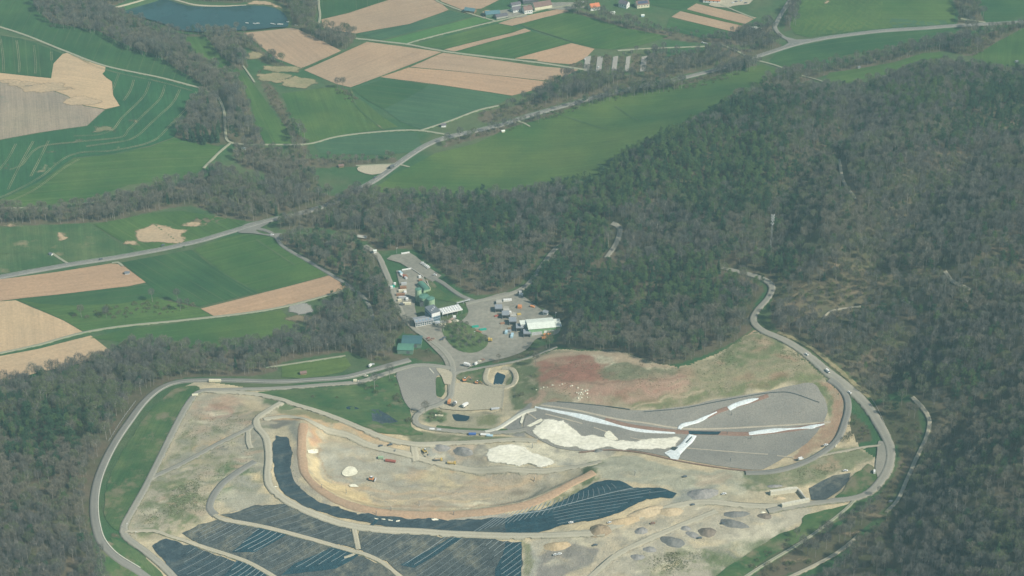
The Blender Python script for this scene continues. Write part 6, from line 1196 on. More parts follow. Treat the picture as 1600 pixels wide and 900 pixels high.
# ---- recycling yard
t = thing('white_hall', "large white roofed hall with a green striped front in the works yard", 'building', 840, 517, 9, None, PAD)
MB().box(-17.5, -11.02, 1.5, 9.0, -1, 7.6).build('wing_wall', C['light_grey'], t); MB().box(-18, -11.52, 1.2, 9.6, 7.602, 8.0).build('wing_roof', C['roof_white'], t)
MB().box(-11, 17, -9.5, 9.5, -1, 8.0).build('wall', C['facade_green'], t); MB().gable(-11, 17, -9.5, 9.5, 8.0, 1.6, .5).build('roof', C['roof_white'], t); MB().box(17.02, 24, -8.2, 6.5, -1, 7.4).build('annex_wall', C['facade_green'], t); MB().box(17.6, 24.4, -8.6, 7, 7.402, 7.8).build('annex_roof', C['roof_white'], t)
for i in range(5): MB().box(5.2+i*3.7, 8.6+i*3.7, -9.75 if i < 3 else -9.72, -9.5 if i < 3 else -8.3, -.5, 4.6).build('roller_door', C['white_panel'], t)
MB().box(-8, 3, -9.8, -9.52, 0, 4.2).build('front_panel', C['light_grey'], t)
for i in range(0): MB().box(-14+i*5.2, -12.6+i*5.2, -6.5, -2.5, 9.15, 9.35).build('skylight', C['light_grey'], t)
for i, (a, b_) in enumerate([(779,487),(790,497),(801,507),(812,517),(823.5,526)]):
    t = thing('storage_bay', ["first grey roofed storage bay from the left, beside the oval lawn","second grey roofed storage bay from the left in the stepped row","third grey roofed storage bay in the middle of the stepped row","fourth grey roofed storage bay, touching the white hall's corner","rightmost grey roofed storage bay at the white hall's front"][i], 'storage bay', a, b_, 2, "stepped row of grey storage bays", PAD)
    MB().box(-3.6, 3.6, 3.6, 4.0, -1, 5.2).build('back_wall', C['concrete'], t)
    for s_ in (-1, 1): MB().box(s_*3.4-.2, s_*3.4+.2, -3.8, 3.598, -1, 5.0).build('side_wall', C['mid_grey'], t)
    MB().box(-4.0, 4.0, -4.6, 4.4, 5.202, 5.7).build('roof', C['roof_bay'], t); MB().box(-3.9, 3.9, -4.72, -4.602, 4.5, 5.65).build('fascia', C['dark_grey'], t)
    MB().box(-2.6, 2.6, -2, 2, -.6, 2.0, .2).build('bin', C['dark_grey'], t)
for i, (a, b_) in enumerate([(780,476),(791,488),(802,497)]):
    t = thing('ramp_deck', ["white railed ramp deck behind the first storage bay","white railed ramp deck behind the second storage bay","white railed ramp deck behind the third storage bay"][i], 'ramp', a, b_, 2, "railed decks behind the storage bays", PAD)
    MB().box(-3.2, 3.2, -3, 3, -1, 3.2).build('deck', C['concrete'], t); rl = MB()
    for q_ in range(5):
        for yy in (-2.9, 2.9): rl.bar((-3.1+q_*1.55, yy, 3.2), (-3.1+q_*1.55, yy, 4.3), .06)
    for yy in (-2.9, 2.9): rl.bar((-3.1, yy, 4.3), (3.1, yy, 4.3), .07)
    rl.build('railing', C['white_panel'], t)
hall('small_hut', "small hut with a pale roof above the white hall's right end", 853, 492, 5, 4.5, 3.4, .8, -25, 'white_panel', 'roof_bay', 2)
def box_container(px, py, L, rot, mat, label, group=None, cat="container", H=2.6, W=2.5, dz=PAD, name='shipping_container', stack=0):
    t = thing(name, label, cat, px, py, rot, group, dz + stack); MB().box(-L/2, L/2, -W/2, W/2, .15, H).build('body', C[mat], t)
    b = MB(); n_ = max(3, int(L / 1.0))
    for i in range(n_): xx = -L/2 + (i + .5) * L / n_; b.box(xx-.12, xx+.12, -W/2-.09, -W/2-.005, .3, H-.15); b.box(xx-.12, xx+.12, W/2+.005, W/2+.09, .3, H-.15)
    b.build('side_ribs', C[mat], t)
    for s_ in (-1, 1): MB().box(L/2+.005, L/2+.07, s_*W/4-W/4*.9, s_*W/4+W/4*.9, .25, H-.12).build('door', C[mat], t)
    for xx in (-L/2+.2, L/2-.2):
        MB().box(xx-.18, xx+.18, -W/2+.02, W/2-.02, -1.2, .148).build('skid', C['dark_grey'], t)
    return t
def skip(px, py, L, rot, mat, label, group=None, dz=PAD, H=1.7):
    t = thing('skip', label, 'skip', px, py, rot, group, dz); W = 2.4
    MB().box(-L/2+.5, L/2-.5, -W/2, W/2, .1, .3).build('floor', C['dark_grey'], t); b = MB(); k = 0
    for (x0, x1, y0, y1, ox, oy) in ((-L/2+.5, L/2-.5, -W/2, -W/2, .5, 0), (-L/2+.5, L/2-.5, W/2, W/2, .5, 0)):
        k = len(b.V); yy = y0; s_ = 1 if yy > 0 else -1; b.V += [(x0, yy-.06, .3), (x1, yy-.06, .3), (x1+ox, yy-.06, H), (x0-ox, yy-.06, H), (x0, yy+.06, .3), (x1, yy+.06, .3), (x1+ox, yy+.06, H), (x0-ox, yy+.06, H)]
        for f in ((3, 2, 1, 0), (4, 5, 6, 7), (0, 1, 5, 4), (1, 2, 6, 5), (2, 3, 7, 6), (3, 0, 4, 7)): b.F.append(tuple(k + i for i in f))
    b.build('side_wall', C[mat], t)
    for s_ in (-1, 1): MB().box(min(s_*(L/2-.35), s_*(L/2-.2)), max(s_*(L/2-.35), s_*(L/2-.2)), -W/2+.07, W/2-.07, .3, H).build('end_wall', C[mat], t)
    MB().box(-L/2+.4, L/2-.4, -W/2+.1, W/2-.1, .5, 1.5).build('load', C[mat], t)
    for s_ in (-1, 1): MB().bar((s_*.8, -W/2-.12, .6), (s_*.8, -W/2-.12, 1.5), .07).build('lifting_lug', C['dark_grey'], t)
    return t
skip(742.5, 512.5, 7.5, 14, 'turquoise', "turquoise skip beside the planted island, left of the pair"); skip(754.5, 517, 7.8, 14, 'turquoise', "turquoise skip on the right of the pair by the island")
box_container(748, 520, 6, -30, 'rust', "low rust brown container behind the right turquoise skip", H=1.6)
box_container(764, 534, 4.5, 5, 'roof_teal' if 'roof_teal' in C else 'blue', "small dark blue container at the tree island's edge", H=2.2)
box_container(791, 522, 5.5, 80, 'pale_blue', "pale blue upright roll container before the storage bays", H=2.8); box_container(800, 527, 7.5, 82, 'pale_blue', "longer pale blue roll container nearest the yard centre", H=2.6)
box_container(796, 520, 3.5, 70, 'mid_grey', "small grey press container between the pale blue containers", H=2.4)
for i, (a, b_, L, lb) in enumerate([(855,525,8,"orange roll container right beside the white hall's front"),(852,529.5,7.5,"orange roll container lying nearest the grassy bank")]): box_container(a, b_, L, 8, 'orange_rib', lb, H=1.9)
box_container(812, 482, 4.5, 80, 'orange', "large orange container on the asphalt behind the white hall", H=2.8, W=4); box_container(832, 481, 5, -30, 'orange', "orange container at the yard's upper right edge", H=1.7); box_container(811, 493, 4, 10, 'yellow', "small yellow container near the back of the white hall", H=1.5)
box_container(797, 491, 2.6, 85, 'white_panel', "small white cabin behind the third storage bay", H=2.8)
box_container(776, 495.5, 5, 20, 'red', "dull red container load below the first storage bay", H=1.4); box_container(785, 507, 5, 20, 'rust', "rust brown container below the second storage bay", H=1.3); box_container(796, 515, 4, 0, 'heap' if 'heap' in C else 'wood_brown', "brown container below the third storage bay", H=1.2)
box_container(793, 471.5, 9, 6, 'white_panel', "long white trailer at the top of the works yard", H=2.4); box_container(814, 462, 4.5, -10, 'white_panel', "white van-like box parked beside the wood at the road", H=2.0); box_container(813, 458, 3.0, 0, 'white_panel', "tiny white box above the road junction", H=1.6)
# containers and tents left of the tanks
for a in [(630,452,7,8,'rust',"reddish container at the top of the container rows"),(629,457,8.5,4,'cream',"cream container in the second row from the top"),(633,459.5,3.8,80,'white_panel',"upright white container at the right of the second row"),(626,463,9,4,'rust',"brown open container in the third row"),(629,467.5,8.5,2,'light_grey',"light grey container in the middle of the container rows"),(636,470,3.6,85,'white_panel',"small white container right of the light grey one"),(624.5,472,4,5,'cream',"small cream container at the left of the lower rows"),(636,477,8.5,3,'cream',"wide cream container in the lowest row"),
          (629,478,4.5,10,'dark_grey',"dark grey container left of the lowest cream container"),(631,446,6,10,'light_grey',"pale grey container nearest the yard road"),(613,450.5,5,30,'turquoise',"green container among shrubs left of the rows"),(612,451.5,2.6,0,'white_panel',"small white cabin beside the green container at the wood edge"),(617,446,2.4,0,'white_panel',"tiny white box left of the container rows"),
          (626,429,6,-60,'pale_blue',"pale blue truck box at the left edge of the upper yard"),(628,433,5,-55,'white_panel',"white trailer beside the red machine in the upper yard"),(631,434,4,-60,'red',"dark red machine box in the upper yard"),(634,434,4.5,-60,'rust',"second red machine box in the upper yard"),(656,435,2.6,10,'white_panel',"white cabin beside the turquoise domed hall"),(657,441,4,10,'rust',"reddish container behind the domed hall"),(634,437,3,-50,'light_grey',"pale machine box right of the red machines"),
          (653,466,2.2,80,'turquoise',"narrow turquoise container at the foot of the slim tank"),(710,498,3,10,'white_panel',"small white kiosk under the market canopy")]:
    box_container(a[0], a[1], a[2], a[3], a[4], a[5])
def wall_thing(pts, th, hh, mat, label, cat='wall', name='retaining_wall', dz=.3):
    W = wpoly(pts); t = thing(name, label, cat, 0, 0, 0, None, dz, wxy=tuple(W[0])); z0 = t.location.z
    for a, b_ in zip(W[:-1], W[1:]):
        d = b_ - a; L = np.linalg.norm(d); n_ = max(1, int(L / 3.0)); dd = d / L; nn_ = np.array([-dd[1], dd[0]]) * th / 2
        for i in range(n_):
            p_ = a + d * i / n_ + dd * .03; q_ = a + d * (i + 1) / n_ - dd * .03; m = MB(); zz = float(h(*((p_ + q_) / 2))) + dz - z0
            V_ = [p_ - nn_, q_ - nn_, q_ + nn_, p_ + nn_]; V_ = [(v[0] - W[0][0], v[1] - W[0][1]) for v in V_]; m.V = [(x, y, zz - 1) for x, y in V_] + [(x, y, zz + hh) for x, y in V_]; m.F = [(3, 2, 1, 0), (4, 5, 6, 7), (0, 1, 5, 4), (1, 2, 6, 5), (2, 3, 7, 6), (3, 0, 4, 7)]
            m.build('wall_block', C[mat], t)
    return t
wall_thing([(627,398.5),(640,396.5)], 1.2, 2.4, 'white_panel', "white wall at the top of the upper asphalt lot")
wall_thing([(628,424),(643,421.5)], 1.0, 2.2, 'white_panel', "white wall at the top of the machine yard"); wall_thing([(643,421.5),(662,434)], .8, 1.8, 'concrete', "grey retaining wall down the right of the machine yard")
wall_thing([(667,440),(671,452)], .8, 1.8, 'concrete', "pale kerb wall right of the domed hall")
wall_thing([(1203,773.5),(1245,768)], 3.2, 4.2, 'concrete_pale', "long cream block wall at the back of the storage bay"); wall_thing([(1221,793.5),(1264,785)], 3.0, 4.0, 'concrete_pale', "long cream block wall at the front of the storage bay"); wall_thing([(1246,768),(1260,785)], 1.2, 3.4, 'concrete', "grey block wall closing the storage bay's right end")
wall_thing([(1305,700),(1312,685),(1316,668)], .8, .9, 'concrete_pale', "pale kerb wall along the fork road", name='kerb_wall'); wall_thing([(671,577),(678,585)], .9, 1.2, 'concrete_pale', "short pale ramp wall at the gravel yard corner"); wall_thing([(774,601.5),(789,602)], .6, .8, 'concrete_pale', "pale kerb below the square pond")
wall_thing([(487,706),(497,705)], .9, .9, 'concrete_pale', "pale ledge wall inside the pit's left bank")
# ---- vehicles
def wheels(t, xs, W, r, w=.3):
    b = MB().wheel(0, 0, 0, r, w); me = mesh_from('wheel', b.V, b.F, [C['rubber']])
    for x in xs:
        for s_ in (-1, 1): o = link(bpy.data.objects.new('wheel', me), t); o.location = (x, s_ * (W / 2 - w / 2), r)
def car(px, py, rot, mat, label, van=False, group=None, dz=1.75):
    t = thing('parked_van' if van else 'car', label, 'van' if van else 'car', px, py, rot, group, dz); L, W, H = (5.4, 2.0, 2.3) if van else (4.4, 1.8, 1.45); b = MB(); b.box(-L/2, L/2, -W/2, W/2, .3, .85, .06, .2); b.build('body', C[mat], t)
    if van: MB().box(-L/2+.1, L/2-1.3, -W/2+.03, W/2-.03, .852, H, .1, .15).build('cargo_box', C[mat], t); MB().box(L/2-1.29, L/2-.45, -W/2+.1, W/2-.1, .852, H-.5, .18).build('cabin', C['glass'], t)
    else: MB().box(-L*.36, L*.22, -W/2+.08, W/2-.08, .852, H-.08, .28).build('cabin', C['glass'], t); MB().box(-L*.28, L*.13, -W/2+.32, W/2-.32, H-.078, H).build('roof', C[mat], t)
    for s_ in (-.6, .6): MB().box(L/2-.02, L/2+.03, s_-.2, s_+.2, .5, .7).build('headlight', C['white_panel'], t)
    wheels(t, (-L*.31, L*.31), W + .04, .33, .22); return t
def truck(px, py, rot, cabm, boxm, label, L=8, tip=False, dz=1.75, group=None, name='truck'):
    t = thing(name, label, 'truck', px, py, rot, group, dz); MB().box(-L/2, L/2, -.5, .5, .7, 1.0).build('chassis', C['dark_grey'], t); cb = MB().box(L/2-2.1, L/2, -1.2, 1.2, 1.002, 3.0, .12, .15).build('cab', C[cabm], t); MB().box(L/2-.08, L/2+.04, -1.0, 1.0, 1.9, 2.7).build('windscreen', C['glass'], cb)
    if tip: MB().box(-L/2, L/2-2.4, -1.25, 1.25, 1.002, 2.4, -.15).build('tipper_body', C[boxm], t); MB().box(-L/2+.3, L/2-2.7, -1.0, 1.0, 2.402, 2.75, .35).build('load', M['heap_sand'], t)
    else: MB().box(-L/2, L/2-2.4, -1.25, 1.25, 1.002, 3.5).build('cargo_box', C[boxm], t)
    wheels(t, (-L/2+1.0, -L/2+2.3, L/2-1.2), 2.5, .5, .35); return t
def digger(px, py, rot, mat, label, dz=.6, s=1.0, arm=True):
    t = thing('excavator' if arm else 'bulldozer', label, 'excavator' if arm else 'bulldozer', px, py, rot, None, dz); t.scale = (s,) * 3
    for q_ in (-1, 1): MB().box(-2.1, 2.1, q_*1.15-.32, q_*1.15+.32, 0, .95, .18).build('track', C['rubber'], t)
    MB().box(-2.0, 1.3, -1.25, 1.25, 1.0, 2.1, .08, .2).build('body', C[mat], t); c_ = MB().box(-.2 if arm else -1.0, 1.3 if arm else .7, -.05 if arm else -.8, 1.2 if arm else .8, 2.102, 3.2, .12).build('cab', C['glass'], t); MB().box(-.1 if arm else -.9, 1.2 if arm else .6, .05 if arm else -.7, 1.1 if arm else .7, 3.2, 3.32).build('cab_roof', C['white_panel'], c_)
    if arm:
        MB().bar((1.0, -.5, 1.8), (3.9, -.5, 4.4), .26).build('boom', C[mat], t); MB().bar((3.9, -.5, 4.4), (6.0, -.5, 1.9), .2).build('stick', C[mat], t); MB().box(5.5, 6.6, -1.1, .1, .5, 1.8, .2).build('bucket', C['dark_grey'], t)
    else: MB().box(2.5, 2.8, -1.9, 1.9, .2, 1.6).build('blade', C['silver'], t); MB().bar((1.5, -1.2, .6), (2.5, -1.2, .8), .12).bar((1.5, 1.2, .6), (2.5, 1.2, .8), .12).build('push_arm', C[mat], t)
    return t
car(255, 385.5, 40, 'dark_grey', "dark car driving on the country road beside the tan patch"); car(158, 407.5, 28, 'dark_grey', "dark car driving on the country road above the tan field"); truck(612, 264, 54, 'dark_grey', 'dark_grey', "dark lorry on the country road bend near the lay-by", 8)
car(586, 279.5, 54, 'dark_grey', "dark car on the country road below the lorry")
for i, (a, b_) in enumerate([(659.5,413),(662,415),(665,417),(667.5,418.5),(669.5,420.5)]): car(a, b_, 40, ['white_panel','silver','white_panel','white_panel','white_panel'][i], ["white car at the top end of the slanting parking row","silver car second in the slanting parking row","white car in the middle of the slanting parking row","white car fourth in the slanting parking row","white car at the lower end of the slanting parking row"][i], dz=1.6)
car(679.5, 432, -20, 'white_panel', "white car alone at the end of the upper lot", dz=1.6); car(425, 369.5, 10, 'white_panel', "white car at the road junction left of the wood")
car(1187, 556-1, -40, 'white_panel', "x") if False else None
car(1260, 556.5, -48, 'white_panel', "white car on the right perimeter road's upper stretch"); car(1293, 583, -62, 'white_panel', "white van stopped where the right road widens", van=True); car(1327, 616, -50, 'white_panel', "white car on the right perimeter road at the fork")
car(1366, 739, 80, 'white_panel', "white van parked on the grass beside the road widening", van=True, dz=.8); car(1251, 720, 20, 'white_panel', "small white van beside the fork road's lower bend", van=True); car(1290, 698, 20, 'white_panel', "white car beside the fork road"); car(1391, 785, 20, 'dark_grey', "dark car on the rough ground by the dirt track", dz=.8); car(1321, 737, 0, 'white_panel', "white car at the upper corner of the lined basin", dz=.8)
truck(672, 706, -10, 'yellow', 'yellow', "x") if False else None
digger(663, 707, -55, 'yellow', "yellow excavator with its arm down by the grey mound", s=1.15); digger(581, 751, -15, 'orange', "orange bulldozer with a white cab on the pit floor", s=1.3, arm=False)
truck(685, 721, 0, 'yellow', 'dark_grey', "yellow dump truck left of the pair below the excavator", 8, True, .8); truck(706, 726, -10, 'yellow', 'yellow', "yellow dump truck right of the pair below the excavator", 8, True, .8); box_container(610, 722, 10, -12, 'brick_red', "long dark red trailer on the pit floor", H=1.6, dz=.7); box_container(595, 717, 5, -5, 'tank_light', "light green container on the pit floor", H=2.0, dz=.7)
digger(726, 596, 20, 'orange', "orange excavator at the edge of the beige yard", s=1.1); digger(745, 600, -15, 'orange', "smaller orange excavator right of the first on the beige yard", s=.95)
t = truck(702, 632, 80, 'orange', 'orange', "orange mixer truck at the lower edge of the beige yard", 6.5); heap(701, 636, 1, 1, .4, 'heap_grey', "tiny gravel spill behind the orange mixer truck")
truck(710, 635, 60, 'white_panel', 'dark_grey', "white cab truck with dark body beside the orange truck", 6.5); truck(727, 637, 50, 'white_panel', 'white_panel', "white box truck alone on the beige yard's lower edge", 7.5)
car(728, 571, 30, 'white_panel', "white car left of the parked group by the road junction", dz=1.6); truck(730, 574, -20, 'white_panel', 'white_panel', "white truck left in the group near the road junction", 7); car(744, 571, 60, 'white_panel', "white van right in the group near the junction", van=True, dz=1.6); car(749, 567, 20, 'cream', "cream car at the upper end of the parked group", dz=1.6); car(754, 564.5, 20, 'rust', "brown car last in the parked group", dz=1.6); car(579, 574, 60, 'white_panel', "white van where the field track meets the perimeter road", van=True); car(582, 572, 20, 'light_grey', "pale car beside the white van at the perimeter road"); car(572, 590, 5, 'cream', "cream car on the haul road above the green slope"); car(556, 598, 5, 'cream', "cream van on the haul road above the green slope", van=True)
truck(766, 535, 0, 'yellow', 'yellow', "small yellow truck at the tree island's right edge", 4.5); car(690, 533, 10, 'dark_grey', "dark car parked at the tree island's left edge", dz=1.6); car(694, 530, 40, 'dark_grey', "dark car second at the tree island's left edge", dz=1.6); car(669, 531, 45, 'red', "reddish car parked on the access road"); car(672, 534, 20, 'rust', "brown car beside the reddish car on the access road"); car(676, 532, 20, 'rust', "brown car right of the pair on the access road")
for a, b_, m_, lb in [(1093,842,'dark_grey',"dark wheel loader near the brownish gravel heap"),(868,868,'white_panel',"white car on the big grey gravel pad, left one"),(874,867,'white_panel',"white car on the big grey gravel pad, right one"),(1082,790,'dark_grey',"dark dumper below the broad grey mound"),(1130,819,'dark_grey',"dark loader at the left tip of the long dark heap"),(930,853,'dark_grey',"dark machine at the grey pad's right corner"),(953,818,'white_panel',"white car beside the brown soil heap"),(1020,819,'rust',"rusty machine near the yellow orange sand heap"),(1070,746,'dark_grey',"dark machine on the pale plateau"),(595,698,'dark_grey',"dark machine at the pit's upper rim, left one"),(610,696,'dark_grey',"dark machine at the pit's upper rim, right one"),(892,818,'white_panel',"white van at the lower foot of the striped slope"),(1131,773,'white_panel',"small white car right of the broad grey mound")]: car(a, b_, 15, m_, lb, dz=.75)
box_container(336, 597.5, 12, -2, 'cream', "long cream container beside the upper left road bend", H=2.5, dz=.8); box_container(305, 619, 6, 10, 'cream', "pale sign-like container at the haul road corner", H=1.6, dz=.8)
box_container(758, 680.5, 9, -6, 'white_panel', "white pipe rack beside the road under the pond", H=1.0, dz=.7); box_container(765, 682, 6, -6, 'pale_blue', "pale blue pipe bundle right of the white pipe rack", H=1.0, dz=.7); box_container(738, 680, 7, 0, 'blue', "dark blue container beside the white pipe rack", H=1.6, dz=.7); box_container(675, 672, 5, 0, 'white_panel', "white tarp covered pallet below the road bend", H=1.0, dz=.7); box_container(686, 673, 4, 0, 'light_grey', "grey tarp covered pallet right of the white one", H=1.0, dz=.7); box_container(686, 650.5, 8, -3, 'cream', "cream pipe stack left of the narrow pond", H=.9, dz=.7); box_container(774, 640, 8, 8, 'light_grey', "pale pallets at the beige yard's lower right corner", H=1.1, dz=.7)
t = thing('pond_cover', "white rectangular cover floating on the narrow pond", 'pond cover', 725, 655, -3, None, .4); MB().box(-6.5, 6.5, -3.6, 3.6, 0, .35).build('cover_sheet', C['concrete_pale'], t); 
for s_ in (-1, 1): MB().box(-6.6, 6.6, s_*3.62-.12 , s_*3.62+.12, -.05, .45).build('float_rail', C['light_grey'], t)
for a, b_, lb in [(474,585,"small reddish timber frame on the meadow above the perimeter road"),(533,261,"small hut with a reddish roof at the hedge beside the lay-by")]: hall('timber_shelter' if a == 474 else 'small_hut', lb, a, b_, 6, 4, 2.4, 1.0, 15, 'wood_brown', 'roof_brown', dz=.4)
hall('pump_house', "tiny white pump house beside the field on the country road", 80, 399, 3.4, 2.8, 2.2, .8, -30, 'white_panel', 'roof_grey', dz=.4); hall('field_shed', "tiny white shed with a dark roof by the path fork", 693, 198, 6, 4, 2.8, 1.2, 10, 'white_panel', 'roof_slate', dz=.5); hall('field_shed', "small white shed standing in the tan field corner", 199, 428.5, 5, 3.5, 2.2, .8, 10, 'light_grey', 'roof_grey', dz=.5); hall('field_shed', "small pale shed beside the wood under the field path", 381, 234, 5, 3.5, 2.0, .8, -10, 'white_panel', 'roof_white', dz=.5)
hall('field_shed', "cream shed on the meadow beside the roadside hedge", 786, 207, 3.6, 2.6, 2.0, .8, 20, 'cream', 'roof_white', dz=.5); hall('toll_hut', "small white hut at the upper lot's entrance", 586, 396, 3, 3, 2.6, .6, 10, 'white_panel', 'roof_white', dz=1.4)
hall('wooden_lodge', "low brown hut in the clearing at the wood's road entrance", 566, 373, 11, 5, 2.6, 1.0, -15, 'wood_brown', 'heap' if 'heap' in C else 'concrete', dz=.4)
# ---- village at the upper edge
hall('barn', "small barn with a blue green roof at the village's left end", 735, 19, 15, 10, 3.5, 2.4, -20, 'wood_brown', 'roof_blue', dz=.6, chimney=False); hall('barn', "long barn with a blue green roof left of the farmyard", 769, 24, 20, 12, 4, 2.6, 12, 'wall_green', 'roof_blue', dz=.6)
hall('farm_building', "grey roofed low farm building behind the long barn", 783, 27, 17, 9, 3, 1.5, 22, 'concrete', 'roof_slate', dz=.6); hall('farm_building', "slate roofed farm house left of the white house", 806, 18, 12, 9, 4, 3, 25, 'white_panel', 'roof_slate', 3, dz=.6)
hall('white_house', "white farm house with a brown roof beside the village road", 824, 20, 12, 10, 6.0, 3.4, 20, 'white_panel', 'roof_brown', 4, dz=.6, chimney=True); hall('barn', "large barn with a dark brown roof behind the white farm house", 846, 12, 26, 15, 5, 4, 22, 'cream', 'roof_brown', dz=.6); hall('barn', "dark blue roofed barn at the very top of the picture", 828, 3, 22, 12, 4, 2.4, 12, 'dark_grey', 'roof_slate', dz=.6)
hall('farm_building', "slate roofed shed left of the farm road", 805, 9, 14, 8, 3, 2, 25, 'light_grey', 'roof_slate', dz=.6)
hall('orange_roof_house', "house with a bright orange roof behind the hedge", 928, 14, 14, 11, 4.5, 3.6, 20, 'white_panel', 'roof_red', 3, dz=.6, chimney=True); hall('white_house', "white gabled house with a dark roof at the upper edge", 975, 11, 13, 9, 6.0, 3.4, -32, 'white_panel', 'roof_slate', 3, dz=.6, chimney=True)
hall('red_roof_house', "pink walled house with a dark red roof right of the white house", 1003, 10, 18, 12, 5, 3.5, 15, 'cream', 'roof_brown', 4, dz=.6, pv=True); hall('long_barn', "long pale building with an orange roof at the upper edge", 1112, 3, 24, 9, 3.5, 2, -10, 'white_panel', 'roof_red', 4, dz=.6)
hall('garden_shed', "small white shed in the gardens left of the orange roof house", 957, 22, 6, 4, 2.4, 1, 10, 'white_panel', 'roof_white', dz=.6); hall('garden_shed', "tiny pale shed in the gardens below the white gabled house", 1004, 26, 4, 3, 2, .8, 10, 'pale_blue', 'roof_white', dz=.6); hall('greenhouse', "pale greenhouse row at the right end of the strip fields", 1178, 45.5, 10, 4, 2.0, 1, 6, 'white_panel', 'roof_white', dz=.8)
for a in [(1150,4,'dark_grey'),(1158,3,'silver'),(1145,6,'white_panel'),(1165,6,'dark_grey')]: car(a[0], a[1], 15, a[2], {1150: "dark car left in the gravel yard at the upper edge", 1158: "silver car in the gravel yard at the upper edge", 1145: "white car leftmost in the upper gravel yard", 1165: "dark car rightmost in the upper gravel yard"}[a[0]], dz=1.2)
car(910, 5, 20, 'white_panel', "white car on the village road left of the orange roof", dz=1.2); car(914, 94, 80, 'white_panel', "white car in the first pale parking strip", dz=1.2); car(935, 107, 80, 'white_panel', "white car in the second pale parking strip", dz=1.2); car(1098, 68, -30, 'white_panel', "white car beside the hedge near the road junction", dz=.9); car(1103, 69.5, -30, 'silver', "silver car right of the white car by the hedge", dz=.9)
hall('field_shed', "white shed among orchard trees at the right edge", 1588, 98, 3.6, 2.8, 2.0, .8, 20, 'light_grey', 'roof_grey', dz=.5); hall('field_shed', "tiny white shed on the strip meadow before the tree belt", 1342, 106.5, 3, 2.4, 1.8, .6, 10, 'light_grey', 'roof_grey', dz=.5); hall('hunting_hut', "small pale hut at the wood edge below the tree belt", 1483, 119, 6, 4, 2.2, .8, 10, 'light_grey', 'roof_white', dz=.5)
# rowing boats / rafts on the lake
for a, b_, lb in [(386,40,"white rowing boat at the lake's near shore, leftmost"),(398,41,"white rowing boat second from the left at the near shore"),(403,40.5,"pale rowing boat third from the left at the near shore"),(427,41.5,"wide pale raft at the lake's near right shore"),(438,42,"pale raft beside the lake's right corner"),(450,36,"white boat pulled up on the beach"),(463,41,"white hut-like boat beside the field corner")]:
    x, y = w1(a, b_ - 1); t = thing('rowing_boat', lb, 'boat', 0, 0, random.uniform(-30, 30), None, 0, wxy=(x, y)); t.location.z = max(t.location.z, lowz(LAKE) + 2.4); L = 5.0 if 'raft' not in lb else 9
    m = MB(); n_ = 8
    for z_, s_ in ((.0, .6), (.7, 1.0)):
        for i in range(n_): u_ = -1 + 2 * i / (n_ - 1); m.V.append((u_ * L / 2 * (.85 + .15 * s_), -1.1 * s_ * (1 - u_ * u_ * .8) - .05, z_))
        for i in range(n_): u_ = 1 - 2 * i / (n_ - 1); m.V.append((u_ * L / 2 * (.85 + .15 * s_), 1.1 * s_ * (1 - u_ * u_ * .8) + .05, z_))
    q_ = 2 * n_
    for i in range(q_): m.F.append((i, (i + 1) % q_, q_ + (i + 1) % q_, q_ + i))
    m.F.append(tuple(range(q_ - 1, -1, -1))); m.build('hull', C['white_panel'], t)
    for xx in (-L*.2, L*.2): MB().box(xx-.15, xx+.15, -.95, .95, .55, .68).build('seat', C['wood_brown'], t)
# ---- radio mast on the wooded hill
t = thing('radio_mast', "slender lattice radio mast with pale antennas above the hill wood", 'mast', 1203, 402, 0, None, 0)
Hm = 52.0; m = MB()
for i in range(3):
    a = 2 * math.pi * i / 3; m.bar((1.1 * math.cos(a), 1.1 * math.sin(a), -1), (.6 * math.cos(a), .6 * math.sin(a), Hm), .08)
m.build('leg_tubes', C['silver'], t); m = MB()
for j in range(20):
    z0 = Hm * j / 20; z1 = Hm * (j + 1) / 20; r0 = 1.1 - .5 * j / 20; r1 = 1.1 - .5 * (j + 1) / 20
    for i in range(3): a = 2 * math.pi * i / 3; a2 = 2 * math.pi * (i + 1) / 3; m.bar((r0 * math.cos(a), r0 * math.sin(a), z0), (r1 * math.cos(a2), r1 * math.sin(a2), z1), .035, 3)
m.build('bracing', C['mid_grey'], t)
for zz in (41, 45, 48, 51):
    for i in range(3): a = 2 * math.pi * i / 3 + .4; m = MB().cyl(1.5 * math.cos(a), 1.5 * math.sin(a), zz - .9, zz + .9, .3, .3, 8); m.build('antenna', C['white_panel'], t)
# ---- poles and posts
for i, (a, b_) in enumerate([(588,805),(611,799),(709,806),(835,752),(503,764),(541,771),(1141,722),(1173,687),(992,743),(1143,650),(1136,680),(655,790),(832,700),(1015,775)]):
    lb = ["thin dark marker pole on the bund below the pit, left","thin dark marker pole on the bund, second from left","thin dark marker pole on the bund below the pit, right","dark gas well pole on the pit's right slope","small gas well pole on the pit's left bank","gas well pole low on the pit's left bank","dark pole standing on the lower grey gravel slope","dark pole below the white fleece strip on the gravel","dark pole on the pale plateau right of the membrane slope","dark pipe post at the end of the upper fleece strip","person-sized black post on the red strip","small dark pole at the pit's lower edge","dark post at the cream sand's left foot","dark post at the right tip of the membrane slope"][i]
    t = thing('marker_pole', lb, 'pole', a, b_, 0, None, .3); MB().cyl(0, 0, -.5, 4.5, .22, .22, 8).build('shaft', C['dark_grey'], t); MB().cyl(0, 0, 4.502, 4.9, .4, .3, 8).build('cap', C['mid_grey'], t); MB().cyl(0, 0, -.3, .35, .7, .6, 8).build('foot', C['concrete'], t)
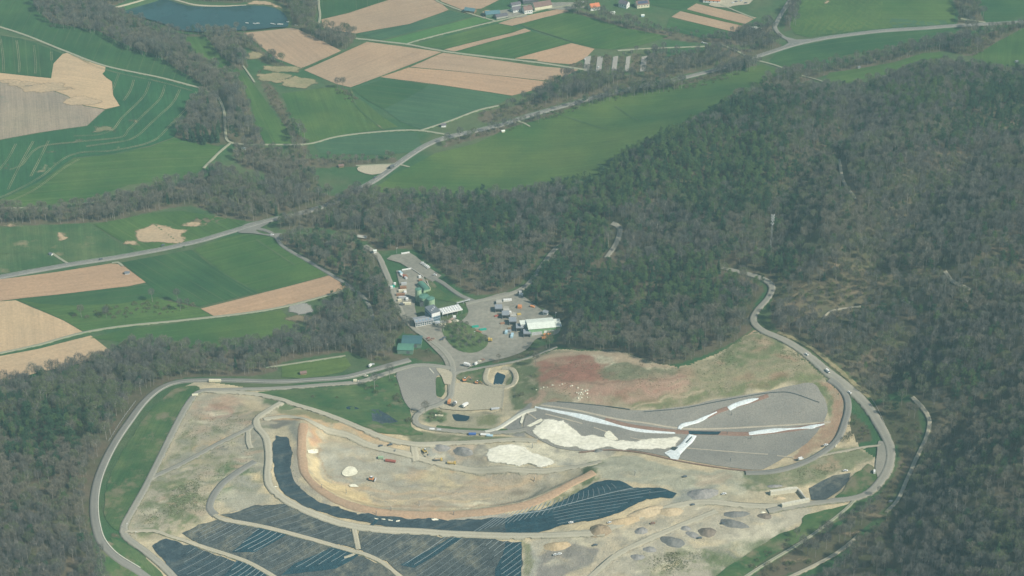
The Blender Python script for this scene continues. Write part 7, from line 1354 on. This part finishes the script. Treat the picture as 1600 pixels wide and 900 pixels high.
for i, (a, b_) in enumerate([(868,498),(873,510),(741,528),(693,520),(620,397),(199,829),(213,842)]):
    lb = ["pale lamp post behind the white hall","pale lamp post at the white hall's right corner","white lamp post at the tree island's edge","lamp post in front of the office annex","lamp post at the upper lot's back wall","pale sign post where the haul road meets the track","pale post beside the lower left road bend"][i]
    t = thing('lamp_post', lb, 'lamp post', a, b_, 0, None, .8); MB().cyl(0, 0, -.5, 7, .14, .09, 6).build('post', C['light_grey'], t); MB().box(-.2, 1.3, -.2, .2, 7.002, 7.2).build('lamp_head', C['white_panel'], t)
# ---- fences: posts and rails along the yard and pond
def fence(pts, label, mat='wood_brown', sp=3.0, hh=1.4, dz=.3):
    W = catmull(wpoly(pts), sp)[:300]; t = thing('fence', label, 'fence', 0, 0, 0, None, dz, wxy=tuple(W[0])); z0 = float(h(*W[0])); m = MB().box(-.09, .09, -.09, .09, -.4, hh); me = mesh_from('fence_post', m.V, m.F, [C[mat]]); P3 = [(p_[0] - W[0][0], p_[1] - W[0][1], float(h(*p_)) - z0) for p_ in W]
    for p_ in P3: o = link(bpy.data.objects.new('fence_post', me), t); o.location = p_
    for zz in (.5, hh - .2):
        m = MB()
        for a, b_ in zip(P3[:-1], P3[1:]): m.bar((a[0], a[1], a[2] + zz), (b_[0], b_[1], b_[2] + zz), .05, 4)
        m.build('rail', C[mat], t)
fence([(788,607),(786,625),(784,643)], "dark fence along the right side of the beige yard", 'dark_grey', 2.5, 2.2); fence([(752,600),(770,606),(788,608)], "dark fence above the beige yard by the pond road", 'dark_grey', 2.5, 2.2); fence([(784,643),(768,647),(755,646)], "dark fence at the beige yard's lower right", 'dark_grey', 2.5, 2.0)
fence([(795,577),(803,590),(805,605),(804,622)], "dark fence right of the square pond", 'dark_grey', 2.5, 1.8)
fence([(1362,624),(1374,645),(1384,668)], "pale guard rail on the right perimeter road", 'light_grey', 3, 1.0); fence([(212,628),(190,658),(170,690)], "wire fence along the wood beside the perimeter road", 'light_grey', 4, 1.3)
# boulders along the red slope and rock piles
for i in range(30):
    if i < 14: u_ = i / 13; a = 838 + 75 * u_ + random.uniform(-2, 2); b_ = 612 - 12 * math.sin(u_ * 3.0) + random.uniform(-2.5, 2.5); wh = "pale boulder in the arc below the red slope"
    else: a = random.uniform(901, 919); b_ = random.uniform(609, 624); wh = "pale boulder in the small rock pile under the red slope"
    x, y = w1(a, b_); s_ = random.uniform(.5, 1.1); bm = bmesh.new(); bmesh.ops.create_icosphere(bm, subdivisions=1, radius=s_)
    for v in bm.verts: v.co *= random.uniform(.75, 1.2); v.co.z *= .7
    me = bpy.data.meshes.new('boulder'); bm.to_mesh(me); bm.free(); me.materials.append(M['pale_sand']); o = link(bpy.data.objects.new('boulder', me)); o.location = (x, y, float(h(x, y)) + .5); tag(o, wh, 'boulder', wh.replace('pale boulder', 'boulders'))
